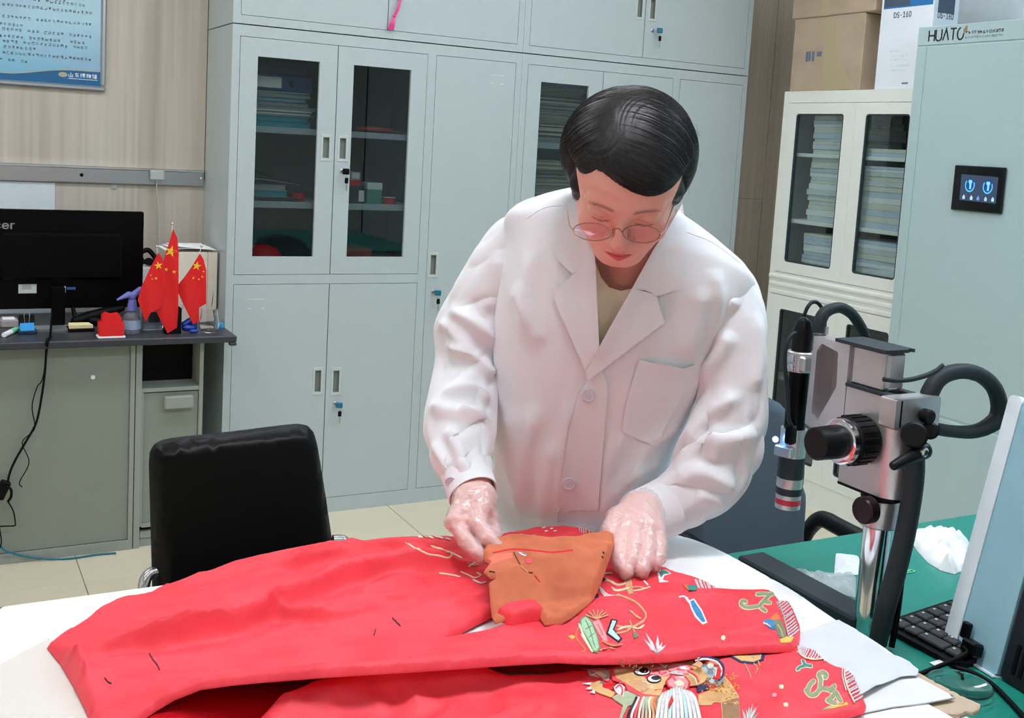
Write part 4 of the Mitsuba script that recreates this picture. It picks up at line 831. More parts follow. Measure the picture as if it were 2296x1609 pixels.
for i in range(5):
    a = 2 * math.pi * i / 5 + .3; e = np.array([cx2 + .28 * math.cos(a), YB - .24 + .28 * math.sin(a), .065])
    lg_ = part(ch2, 'leg', tube([(cx2, YB - .24, .10), .5 * (e + (cx2, YB - .24, .10)), e], [.024, .02, .015], 8), 'm_plastic_black', True)
    part(ch2, 'caster', cyl(e + (-.012 * math.sin(a), .012 * math.cos(a), -.037), e + (.012 * math.sin(a), -.012 * math.cos(a), -.037), .027, 16, .004), 'm_plastic_black')

from scipy.ndimage import map_coordinates
# ------------------------------------------------------------------ the white work table
TH = .84
mat('m_table_white', (240, 240, 240), .5); mat('m_cloth_white', (238, 239, 241), .85); mat('m_sheet_grey', (204, 199, 192), .85); mat('m_tissue', (196, 199, 205), .8); mat('m_board', (208, 208, 208), .6)
tb = thing('work_table', 'white topped work table that carries the red robe', 'table')
TX0, TX1, TY0, TY1 = -1.75, .13, -3.42, -2.485
part(tb, 'tabletop', box(TX0, TX1, TY0, TY1, TH - .036, TH - .0140, .004), 'm_table_white', 20)
part(tb, 'apron', cat([box(TX0 + .06, TX1 - .06, y, y + .02, TH - .10, TH - .037) for y in (TY0 + .06, TY1 - .08)] + [box(x, x + .02, TY0 + .08, TY1 - .08, TH - .10, TH - .037) for x in (TX0 + .06, TX1 - .08)]), 'm_steel', False)
for x in (TX0 + .06, TX1 - .11):
    for y in (TY0 + .06, TY1 - .11): part(tb, 'leg', box(x, x + .05, y, y + .05, 0, TH - .037, .004), 'm_steel', 20)
def sheet(name, label, catg, pts, base, m, thick=.0014, bump=.0, edge_drop=0.0, scale=9.0, step=.012, seed=1, fn=None, px=True, zpx=None, pname='sheet'):
    k = thing(name, label, catg)
    S = Polygon([at_z(x, y, zpx or base)[:2] for x, y in pts]) if px else Polygon(pts)
    P, t = tri_poly(S, step); d = edge_dist(S, P)
    z = base + thick + bump * (meshkit.fbm(np.c_[P * scale, np.full(len(P), seed)], 3, seed) - .3) - edge_drop * np.exp(-d / .02)
    if fn is not None: z = fn(P, d, z)
    part(k, pname, closed(np.c_[P, z], np.c_[P, z - thick], t), m, True); return k
def cloth_z(P, d, z):
    far = np.clip((P[:, 1] + 2.485) / .03, 0, 1); right = np.clip((P[:, 0] - .13) / .06, 0, 1)
    wave = .004 * np.sin(P[:, 1] * 31) * np.clip((P[:, 0] + .05) / .15, 0, 1)
    return np.maximum(z + wave * (1 - right), TH - .0045) - .008 * far ** 2 - .006 * right ** 2
cpx = [at_z(x, y, TH)[:2] for x, y in ((1420, 1187), (1500, 1192), (1556, 1204), (1592, 1213), (1625, 1226), (1665, 1247), (1760, 1302), (1800, 1327), (1875, 1380), (1930, 1412), (1990, 1452), (2055, 1496))]
sheet('white_cloth', 'white cloth spread over the work table under the red robe', 'cloth', [(TX0, -2.472), (-1.0, -2.471), (-.4, -2.470)] + [tuple(p) for p in cpx] + [(.09, -3.13), (.06, -3.42), (TX0, -3.42)], TH - .006, 'm_cloth_white', .0015, .003, 0, 6.0, .014, 2, cloth_z, px=False, pname='cloth')
sheet('grey_paper_sheet', 'greyish white paper sheet under the hem at the lower left', 'paper', [(-260, 1640), (-60, 1522), (0, 1492), (60, 1458), (110, 1434), (150, 1500), (210, 1609), (250, 1760), (-240, 1760)], TH - .0022, 'm_sheet_grey', .0012, .002, 0, 9, .014, 4)
sheet('tissue_paper', 'crumpled white tissue paper beside the sleeve cuff, over the table edge', 'paper', [(1800, 1420), (1880, 1395), (1985, 1462), (2040, 1484), (2060, 1500), (2056, 1515), (2020, 1518), (1985, 1535), (1940, 1560), (1860, 1600), (1700, 1640), (1700, 1500)], TH + .0005, 'm_tissue', .0010, .012, 0, 22, .006, 7)
sheet('white_board', 'smooth white board under the tissue paper, lower right table corner', 'board', [(1900, 1530), (2030, 1512), (2055, 1518), (2142, 1566), (2080, 1578), (2000, 1588), (1930, 1603), (1800, 1660), (1500, 1800), (1500, 1620)], TH - .004, 'm_board', .002, .0, 0, 9, .02, 4)
def card_z(P, d, z): return z + .002 * meshkit.noise(np.c_[P * 30, P[:, :1] * 0], 3) * np.exp(-d / .03)
sheet('cardboard_sheet', 'torn brown cardboard sheet sticking out at the lower right table corner', 'cardboard', [(1980, 1500), (2040, 1508), (2090, 1534), (2130, 1555), (2165, 1572), (2198, 1585), (2195, 1598), (2180, 1606), (2165, 1603), (2150, 1612), (2120, 1612), (2090, 1630), (1900, 1760), (1500, 1800), (1500, 1620)], TH - .0132, 'm_card', .0045, .0, 0, 9, .012, 4, card_z)

# ------------------------------------------------------------------ the red robe
def silk_fn(p, n, uv):
    a = fbm(p.x * 22, p.y * 22, p.z * 22, 3); b = noise(p.x * 260 + p.y * 90, p.y * 40, 2.0)
    t = dr.clip(1.3 * a - .15, 0, 1)
    return mix([.68, .028, .046], [.88, .066, .092], t)
mat('m_silk', proc(silk_fn), .55, spec=.35, sheen=.25)
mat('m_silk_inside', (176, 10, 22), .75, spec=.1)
def lining_fn(p, n, uv):
    a = fbm(p.x * 30, p.y * 30, 1.0, 3); return mix(srgb(172, 90, 62), srgb(200, 114, 82), a)
mat('m_lining', proc(lining_fn), .75, spec=.2)
mat('m_thread', {'type': 'mesh_attribute', 'name': 'vertex_color'}, .55, spec=.4)
rb = thing('robe', 'red embroidered silk robe spread out on the white table', 'robe')
def zxy(pts, z): return [tuple(at_z(x, y, z(x, y) if callable(z) else z)[:2]) for x, y in pts]
def seg_dist(line, P):
    """Distance of the points from a polyline, signed by side, and the place along it."""
    best = np.full(len(P), 9.0); sg = np.ones(len(P)); L = np.asarray(line, float); acc = 0; tot = np.linalg.norm(np.diff(L, axis=0), axis=1).sum(); al = np.zeros(len(P))
    for a, b in zip(L[:-1], L[1:]):
        e = b - a; n2 = e @ e; t = np.clip((P - a) @ e / n2, 0, 1); q = P - a - t[:, None] * e; d = np.linalg.norm(q, axis=1)
        m = d < best; best[m] = d[m]; sg[m] = np.sign(e[0] * (P - a)[m, 1] - e[1] * (P - a)[m, 0]); al[m] = (acc + t[m] * math.sqrt(n2)) / tot; acc += math.sqrt(n2)
    return best, sg, al
class Piece:
    def __init__(s, px, zpx, base, thick, R, folds=(), rough=.0, scale=14.0, seed=1, extra=None):
        s.S = Polygon(zxy(px, zpx)).buffer(0); s.base, s.thick, s.R, s.rough, s.scale, s.seed, s.extra = base, thick, R, rough, scale, seed, extra
        s.folds = [(np.array(zxy(spline(np.array(p, float), 6), TH + .01 if callable(zpx) else zpx)), a, w1, w2) for p, a, w1, w2 in folds]
    def z(s, P):
        d = np.where(shapely.contains_xy(s.S, P[:, 0], P[:, 1]), edge_dist(s.S, P), 0)
        e = np.clip(d / s.R, 0, 1); z = s.base + s.thick * np.sqrt(np.clip(1 - (1 - e) ** 2, 0, 1))
        add_ = s.rough * (meshkit.fbm(np.c_[P * s.scale, np.full(len(P), s.seed)], 4, s.seed) - .5) + (.0035 if s.rough > .002 else 0) * (1 - np.abs(2 * meshkit.noise(np.c_[P[:, :1] * 9 + P[:, 1:] * 22, P[:, 1:] * 30 - P[:, :1] * 8, np.full(len(P), 2.0 + s.seed)], 2) - 1)) ** 4
        for L, a, w1, w2 in s.folds:
            dd, sg, al = seg_dist(L, P); w = np.where(sg > 0, w1, w2)
            add_ = add_ + a * np.exp(-(dd / w) ** 1.5) * np.clip(np.minimum(al, 1 - al) * 6 + .02, 0, 1)
        return z + add_ * np.clip(d / (s.R * .6), 0, 1) + (s.extra(P, d) if s.extra is not None else 0)
    def mesh(s, step, flat_bottom=True):
        P, t = tri_poly(s.S, step); z = s.z(P); return closed(np.c_[P, z], np.c_[P, np.full(len(P), s.base - .001) if flat_bottom else z - .0016], t)
    def grid(s, P):
        if not hasattr(s, 'gz'):
            x0, y0, x1, y1 = s.S.bounds; s.o, s.h = np.array([x0 - .02, y0 - .02]), .003
            nx, ny = int((x1 - x0 + .04) / s.h) + 1, int((y1 - y0 + .04) / s.h) + 1
            gx, gy = np.meshgrid(s.o[0] + s.h * np.arange(nx), s.o[1] + s.h * np.arange(ny), indexing='ij'); s.gz = s.z(np.c_[gx.ravel(), gy.ravel()]).reshape(nx, ny)
        return map_coordinates(s.gz, ((P - s.o) / s.h).T, order=1, mode='nearest')
    def onto(s, px):
        """Where the lines of sight of these pixels meet the cloth (first crossing, from above)."""
        px = np.asarray(px, float); d = np.array([ray(x, y) for x, y in px]); zs = np.linspace(s.base + s.thick + .05, s.base - .001, 52); hit = np.full(len(px), zs[-1]); done = np.zeros(len(px), bool); prev = None
        at_ = lambda z: EYE[None, :2] + d[:, :2] * ((z - EYE[2]) / d[:, 2])[:, None]
        for z in zs:
            g = z - s.grid(at_(np.full(len(px), z)))
            if prev is not None:
                m = (g <= 0) & ~done; f = prev / np.maximum(prev - g, 1e-9); hit[m] = (zs[0] - zs[1]) * (1 - f[m]) + z; done |= m
            prev = g
        return at_(hit)
AB = [(106, 1440), (130, 1421), (165, 1400), (200, 1377), (222, 1358), (255, 1346), (315, 1336), (345, 1319), (380, 1304), (420, 1290), (470, 1275), (520, 1258), (580, 1244), (640, 1233), (700, 1226), (780, 1216), (860, 1206), (920, 1200), (970, 1198), (1010, 1200), (1060, 1212), (1098, 1235), (1115, 1290), (1122, 1330), (1117, 1360), (1060, 1381), (1000, 1407), (1070, 1397), (1148, 1380), (1240, 1360), (1330, 1339), (1400, 1330), (1500, 1325), (1620, 1322), (1715, 1318), (1735, 1325), (1752, 1346), (1770, 1345), (1780, 1360), (1793, 1390), (1796, 1415), (1792, 1437), (1780, 1445), (1700, 1446), (1600, 1453), (1500, 1466), (1400, 1471), (1330, 1471), (1250, 1467), (1148, 1472), (1000, 1482), (850, 1491), (720, 1499), (600, 1508), (520, 1516), (450, 1526), (390, 1550), (345, 1577), (310, 1612), (290, 1760), (250, 1760), (206, 1612), (190, 1575), (165, 1525), (135, 1475)]
LIP = [(345, 1577, .004), (390, 1550, .014), (450, 1526, .030), (520, 1516, .044), (600, 1508, .054), (720, 1499, .058), (850, 1491, .058), (1000, 1482, .054), (1148, 1472, .048), (1250, 1467, .042), (1330, 1471, .036), (1400, 1471, .031), (1500, 1466, .026), (1600, 1453, .022), (1700, 1446, .018), (1780, 1445, .012)]
GAP = [(1117, 1360, .004), (1060, 1381, .008), (1000, 1407, .012), (1070, 1397, .010), (1148, 1380, .008), (1240, 1360, .004)]
def zAB(x, y):
    """The height of the cloth at the points of its outline: the near lip stands up from the table."""
    for a, b, l in LIP:
        if abs(a - x) < .5 and abs(b - y) < 2: return TH + .0105 + l
    for a, b, l in GAP:
        if abs(a - x) < .5 and abs(b - y) < 2: return TH + .008 + l
    return TH + .008
lip_xy = np.array([at_z(x, y, TH + .0105 + l)[:2] for x, y, l in LIP]); lip_h = np.array([l for x, y, l in LIP])
def liftAB(P, d):
    dd, sg, al = seg_dist(lip_xy, P); seg = np.r_[0, np.cumsum(np.linalg.norm(np.diff(lip_xy, axis=0), axis=1))]; h = np.interp(al * seg[-1], seg, lip_h)
    return h * np.exp(-(dd / (.034 + .35 * h)) ** 2)
foldsAB = [
    ([(590, 1388), (640, 1392), (700, 1398), (745, 1392)], 0.0051, .012, 0.0085), ([(705, 1395), (760, 1378), (800, 1372)], 0.0051, .010, 0.0085), ([(750, 1352), (768, 1362), (775, 1350)], 0.0043, .008, 0.0085), ([(800, 1352), (850, 1335), (905, 1325)], 0.0051, .012, 0.0085), ([(640, 1272), (700, 1258), (760, 1240)], 0.0043, .012, 0.0085), ([(830, 1322), (900, 1302), (1000, 1280)], 0.0059, .016, 0.0085), ([(280, 1400), (400, 1392), (500, 1370)], 0.0043, .014, 0.0085), ([(430, 1345), (460, 1330), (500, 1325)], 0.0034, .008, 0.0085), ([(880, 1385), (960, 1372), (1040, 1350)], 0.0043, .012, 0.0085),
  # polyline, height, width on its far side, width on its near side
    ([(150, 1478), (300, 1455), (420, 1440), (520, 1425), (600, 1390), (680, 1352), (760, 1320), (900, 1290), (1080, 1272)], 0.0310, 0.0306, 0.0085),
    ([(320, 1395), (450, 1360), (560, 1320), (680, 1290)], 0.0155, 0.0340, 0.0130), ([(560, 1300), (700, 1265), (860, 1240), (1010, 1228)], 0.0155, 0.0272, 0.0085),
    ([(590, 1385), (700, 1397), (790, 1388), (880, 1373)], 0.0155, 0.0204, 0.0085), ([(680, 1395), (760, 1370), (840, 1355), (960, 1350)], 0.0124, 0.0150, 0.0085), ([(800, 1345), (900, 1318), (960, 1312)], 0.0109, 0.0136, 0.0085),
    ([(640, 1278), (720, 1250), (820, 1237)], 0.0093, 0.0136, 0.0085), ([(340, 1466), (420, 1440), (520, 1420)], 0.0078, 0.0122, 0.0085), ([(700, 1330), (790, 1300), (900, 1272), (1030, 1250)], 0.0124, 0.0150, 0.0085),
    ([(600, 1490), (760, 1462), (900, 1452), (1100, 1440), (1300, 1448)], 0.0046, 0.0204, 0.0085), ([(1000, 1440), (1150, 1425), (1300, 1420)], 0.0017, 0.0204, 0.0085), ([(900, 1470), (1020, 1452), (1150, 1447), (1260, 1452)], 0.0046, 0.0082, 0.0085),
    
    ([(1260, 1385), (1400, 1362), (1560, 1352), (1720, 1345)], 0.0069, 0.0255, 0.0186), ([(1600, 1445), (1700, 1428), (1780, 1430)], 0.0124, 0.0136, 0.0085),
    ([(170, 1470), (185, 1500), (200, 1530)], 0.0093, 0.0136, 0.0085), ([(150, 1450), (170, 1520), (205, 1590)], 0.0093, 0.0204, 0.0087), ([(760, 1255), (900, 1262), (1040, 1290)], 0.0093, 0.0136, 0.0085)]
pAB = Piece(AB, zAB, TH + .0015, .010, .018, foldsAB, .007, 11.0, 3, liftAB)
part(rb, 'skirt_and_sleeve', pAB.mesh(.0036, False), 'm_silk', True)
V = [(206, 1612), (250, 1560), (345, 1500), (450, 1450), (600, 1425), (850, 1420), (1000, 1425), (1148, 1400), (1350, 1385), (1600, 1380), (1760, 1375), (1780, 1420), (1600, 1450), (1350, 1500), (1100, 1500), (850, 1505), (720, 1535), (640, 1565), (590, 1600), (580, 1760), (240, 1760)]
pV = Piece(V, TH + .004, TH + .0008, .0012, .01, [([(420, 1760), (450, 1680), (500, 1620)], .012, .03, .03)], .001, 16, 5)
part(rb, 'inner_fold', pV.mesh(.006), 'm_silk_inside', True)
Cp = [(556, 1760), (552, 1640), (566, 1600), (600, 1573), (650, 1551), (700, 1533), (780, 1514), (850, 1501), (940, 1495), (1050, 1493), (1200, 1490), (1400, 1470), (1500, 1458), (1620, 1444), (1770, 1432), (1800, 1430), (1830, 1437), (1850, 1455), (1870, 1470), (1900, 1478), (1918, 1490), (1935, 1530), (1945, 1553), (1940, 1569), (1900, 1580), (1840, 1591), (1790, 1606), (1700, 1640), (1600, 1760)]
foldsC = [([(575, 1640), (640, 1580), (730, 1550), (900, 1525), (1150, 1520)], 0.0182, 0.0450, 0.0525), ([(640, 1620), (800, 1560), (1000, 1540), (1280, 1535)], 0.0104, 0.0270, 0.0150), ([(900, 1515), (915, 1560), (950, 1600)], 0.0078, 0.0135, 0.0090), ([(850, 1560), (905, 1515), (1000, 1505)], 0.0078, 0.0108, 0.0150),
          ([(1700, 1470), (1745, 1520), (1760, 1590)], 0.0104, 0.0180, 0.0150), ([(1560, 1490), (1640, 1530), (1700, 1560)], 0.0078, 0.0360, 0.0225), ([(1100, 1560), (1250, 1590), (1330, 1640)], 0.0104, 0.0360, 0.0225), ([(700, 1600), (780, 1580), (880, 1590)], 0.0078, 0.0180, 0.0112)]
pC = Piece(Cp, TH + .018, TH + .0015, .012, .035, foldsC, .008, 12.0, 8)
part(rb, 'front_panel', pC.mesh(.0048), 'm_silk', True)
Dp = [(1010, 1204), (1060, 1202), (1120, 1200), (1160, 1188), (1262, 1180), (1320, 1187), (1370, 1208), (1440, 1248), (1485, 1270), (1560, 1290), (1625, 1322), (1640, 1350), (1300, 1366), (1230, 1350), (1100, 1250), (1060, 1225)]
pD = Piece(Dp, TH + .01, TH + .0015, .010, .015, [([(1120, 1215), (1200, 1205), (1300, 1210)], .008, .02, .012), ([(1400, 1320), (1500, 1315), (1600, 1325)], .006, .03, .02), ([(1180, 1195), (1260, 1190), (1330, 1200)], .006, .02, .02)], .006, 14, 9)
part(rb, 'back_panel', pD.mesh(.0045), 'm_silk', True)
Ep = [(1090, 1240), (1083, 1262), (1086, 1277), (1098, 1281), (1088, 1291), (1084, 1296), (1098, 1302), (1110, 1303), (1096, 1309), (1101, 1328), (1107, 1341), (1114, 1352), (1128, 1347), (1165, 1336), (1190, 1333), (1212, 1338), (1225, 1356), (1262, 1353), (1285, 1340), (1322, 1312), (1350, 1284), (1371, 1252), (1378, 1225), (1372, 1213), (1345, 1218), (1290, 1229), (1240, 1231), (1200, 1226), (1150, 1223), (1118, 1230)]
e_near, e_far = at_z(1200, 1345, TH + .03)[1], at_z(1230, 1225, TH + .065)[1]
def e_lift(P, d):
    s = np.clip((P[:, 1] - e_near) / (e_far - e_near), 0, 1.2); return .040 * s + .010 * np.sin(s * 3.14)
pE = Piece(Ep, TH + .045, TH + .018, .004, .006, [([(1160, 1240), (1190, 1270), (1210, 1310)], .004, .012, .008), ([(1285, 1240), (1310, 1250), (1330, 1260)], -.004, .012, .008), ([(1330, 1300), (1370, 1240)], .008, .03, .02)], .004, 20, 4, e_lift)
part(rb, 'lining_flap', pE.mesh(.0035, False), 'm_lining', True)
Pp = [(1108, 1359), (1124, 1349), (1165, 1337), (1190, 1334), (1210, 1339), (1224, 1354), (1228, 1362), (1190, 1368), (1148, 1376)]
pP = Piece(Pp, TH + .03, TH + .014, .018, .02, (), .003, 18, 2)
part(rb, 'turned_cuff', pP.mesh(.004), 'm_silk', True)

# embroidery: thread laid on the silk, each motif one raised mesh
COL = {k: np.array(srgb(*v)) for k, v in dict(cream=(226, 206, 176), white=(236, 232, 232), silver=(206, 200, 204), grey=(168, 168, 160), gold=(206, 164, 112), tan=(196, 150, 112), pink=(240, 140, 146), rose=(226, 74, 84), red=(206, 26, 40), green=(150, 192, 156), sage=(160, 170, 138), moss=(112, 122, 92), teal=(60, 132, 122), blue=(54, 128, 180), pale=(172, 206, 220), navy=(36, 40, 84), black=(24, 22, 22), yellow=(226, 180, 84), orange=(232, 112, 66), dark=(84, 40, 44), olive=(138, 146, 112), brown=(146, 110, 78), salmon=(222, 108, 86)).items()}
def emb(piece, name, items, raise_=.0009, label=None, step=.0035, kind=None):
    vs, fs, cs, n = [], [], [], 0
    for i, it in enumerate(items):
        c, pts = it[0], it[1]; w = it[2] if len(it) > 2 else 0
        G = LineString(spline(np.array(pts, float), 5)).buffer(w / 2, quad_segs=3) if w else Polygon(pts)
        if not G.is_valid: G = G.buffer(0)
        for g in getattr(G, 'geoms', [G]):
            r = g.exterior.segmentize(6.0); S = Polygon(piece.onto(np.array(r.coords)[:-1]))
            if not S.is_valid: S = S.buffer(0)
            S = S.intersection(piece.S.buffer(-.0015))
            for s in getattr(S, 'geoms', [S]):
                if s.area < 1e-7 or not hasattr(s, 'exterior'): continue
                P, t = tri_poly(s, step, .003)
                if len(t) == 0: continue
                z = piece.z(P) + raise_ + .00010 * i; v, f = closed(np.c_[P, z], np.c_[P, z - .0012], t)
                vs.append(v); fs.append(f + n); n += len(v)
                jit = 1 + .22 * (meshkit.noise(np.c_[v[:, :2] * 420, v[:, 2:] * 0], 7) - .5)[:, None]
                cs.append(np.clip(COL[c] * jit, 0, 1))
    if not vs: return None
    return part(rb, name, (np.vstack(vs), np.vstack(fs)), 'm_thread', True, color=np.vstack(cs), label=label, kind=kind)
def fan(c, base, tips, w): return [(c, [(base[0] + (i % 3 - 1) * w * .3, base[1]), ((base[0] + t[0]) / 2 + w * .4, (base[1] + t[1]) / 2), t, ((base[0] + t[0]) / 2 - w * .4, (base[1] + t[1]) / 2)]) for i, t in enumerate(tips)]
def barbs(c, spine, length, ang, n, w=2.6):
    s = spline(np.array(spine, float), 8); o = []
    for k in np.linspace(0, len(s) - 1, n).astype(int):
        a = math.radians(ang); o.append((c, [tuple(s[k]), (s[k][0] + .55 * length * math.cos(a), s[k][1] + .45 * length * math.sin(a) - 1), (s[k][0] + length * math.cos(a), s[k][1] + length * math.sin(a))], w))
    return o
emb(pAB, 'embroidered_leaf', [('orange', [(1302, 1398), (1291, 1424), (1299, 1440), (1312, 1456), (1306, 1462)], 3), ('yellow', [(1274, 1427), (1283, 1424), (1290, 1429), (1283, 1433)]), ('pink', [(1328, 1395), (1343, 1389), (1356, 1410), (1363, 1440), (1352, 1436), (1338, 1415)]), ('rose', [(1340, 1400), (1352, 1425)], 2), ('rose', [(1348, 1396), (1358, 1420)], 2), ('moss', [(1300, 1388), (1313, 1380), (1328, 1394), (1341, 1428), (1346, 1453), (1339, 1465), (1328, 1463), (1318, 1440), (1298, 1408)]), ('cream', [(1298, 1400), (1306, 1420), (1322, 1452), (1328, 1462), (1320, 1450), (1304, 1424)], 4), ('green', [(1304, 1390), (1313, 1384), (1325, 1396), (1338, 1430), (1343, 1452), (1337, 1461), (1331, 1460), (1321, 1438), (1303, 1408)]), ('moss', [(1312, 1390), (1322, 1412), (1330, 1440), (1335, 1455)], 1.6), ('moss', [(1326, 1405), (1314, 1412)], 1.4), ('moss', [(1332, 1422), (1321, 1430)], 1.4)]
    + [('tan', [(1338, 1390), (1338 + 26 * math.cos(a), 1386 + 17 * math.sin(a))], 2.4) for a in np.radians([200, 225, 250, 275, 300, 322, 345])] + [('tan', [(1350, 1440), (1372, 1450), (1395, 1448)], 2.2), ('tan', [(1345, 1460), (1365, 1456), (1380, 1458)], 2)])
emb(pAB, 'embroidered_chime', [('black', [(1370, 1388), (1385, 1391), (1377, 1411), (1395, 1432), (1387, 1441), (1359, 1421)]), ('pale', [(1373, 1391), (1382, 1393), (1374, 1412), (1391, 1432), (1386, 1437), (1363, 1420)]), ('tan', [(1384, 1404), (1410, 1408), (1436, 1397), (1448, 1384), (1444, 1370), (1426, 1351), (1396, 1337), (1384, 1336)], 4), ('cream', [(1386, 1412), (1410, 1404), (1430, 1410), (1444, 1402)], 3.4), ('tan', [(1381, 1421), (1404, 1416), (1420, 1404)], 3.4), ('tan', [(1412, 1392), (1418, 1408), (1424, 1420)], 3), ('tan', [(1413, 1370), (1424, 1380), (1436, 1388)], 4), ('moss', [(1418, 1420), (1428, 1418), (1431, 1428), (1422, 1433)])])
emb(pAB, 'embroidered_plume', fan('silver', (1474, 1466), [(1443, 1432), (1447, 1418), (1474, 1424), (1485, 1440), (1493, 1446), (1455, 1452)], 9) + fan('white', (1475, 1464), [(1452, 1430), (1477, 1432)], 4))
emb(pAB, 'embroidered_quill', [('white', [(1544, 1347), (1556, 1342), (1574, 1368), (1586, 1396), (1575, 1400), (1558, 1383), (1548, 1362)]), ('blue', [(1548, 1349), (1555, 1346), (1571, 1370), (1582, 1394), (1575, 1396), (1561, 1380), (1551, 1361)]), ('white', [(1523, 1339), (1533, 1337), (1540, 1345), (1546, 1352), (1540, 1340)], 3), ('rose', [(1530, 1342), (1538, 1352)], 3)])
def scroll(c, lines, w): return [('cream', l, w + 3.5) for l in lines] + [(c, l, w) for l in lines]
emb(pAB, 'embroidered_scroll', scroll('olive', [[(1698, 1333), (1712, 1332), (1728, 1333), (1742, 1331), (1754, 1342)], [(1726, 1335), (1712, 1348), (1704, 1360), (1716, 1370)], [(1712, 1350), (1726, 1352)], [(1700, 1360), (1684, 1363), (1670, 1362), (1661, 1355), (1665, 1348), (1672, 1350)]], 7))
emb(pAB, 'embroidered_feather', barbs('silver', [(1742, 1352), (1752, 1375), (1762, 1405), (1770, 1430)], 26, -38, 14, 2.4) + [('grey', [(1744, 1350), (1756, 1380), (1768, 1428)], 2.4)])
emb(pAB, 'embroidered_rock', [('orange', [(1724, 1388), (1742, 1372), (1750, 1390), (1740, 1394)]), ('blue', [(1710, 1394), (1722, 1388), (1737, 1392), (1738, 1412), (1724, 1408)]), ('white', [(1712, 1396), (1728, 1406)], 2), ('moss', [(1735, 1392), (1750, 1390), (1763, 1420), (1760, 1432), (1748, 1430), (1740, 1412)]), ('gold', [(1738, 1396), (1750, 1412), (1756, 1430)], 2), ('yellow', [(1748, 1434), (1772, 1426), (1780, 1430), (1772, 1442), (1750, 1443)])])
emb(pAB, 'embroidered_dot', [('cream', [(1617, 1427), (1623, 1424), (1627, 1429), (1624, 1436), (1617, 1434)])])
emb(pAB, 'couched_thread', [('cream', [(910, 1217), (938, 1233), (962, 1243), (985, 1246), (1003, 1251), (1013, 1246), (1010, 1238)], 3), ('cream', [(967, 1224), (990, 1232), (1008, 1238), (1035, 1250)], 3.4), ('cream', [(985, 1285), (1008, 1288), (1032, 1293)], 3.2), ('cream', [(1033, 1282), (1052, 1290), (1066, 1296), (1078, 1290), (1070, 1284)], 2.6), ('tan', [(1048, 1262), (1060, 1268), (1078, 1266)], 3), ('white', [(1052, 1270), (1066, 1262)], 2.6), ('silver', [(1060, 1300), (1078, 1308), (1090, 1306)], 2.4)] + [(c, [(x, y), (x + 9, y + 3)], 3) for c, x, y in (('white', 938, 1203), ('gold', 950, 1202), ('white', 962, 1204), ('cream', 975, 1203), ('white', 984, 1205), ('silver', 1000, 1208))])
emb(pAB, 'loose_thread', [('dark', [(335, 1465), (342, 1478), (352, 1490), (358, 1502)], 2), ('dark', [(235, 1520), (243, 1530), (250, 1533)], 2), ('dark', [(880, 1386), (888, 1394), (897, 1403)], 2), ('dark', [(842, 1412), (838, 1425)], 1.6)], .0012, kind='stuff')
def z8(*p): return [(1280 + x / 5.467, 1430 + y / 5.467) for x, y in p]
def ell(cx, cy, rx, ry, n=18): return z8(*[(cx + rx * math.cos(a), cy + ry * math.sin(a)) for a in np.linspace(0, 2 * math.pi, n, endpoint=False)])
W8 = 1 / 5.467
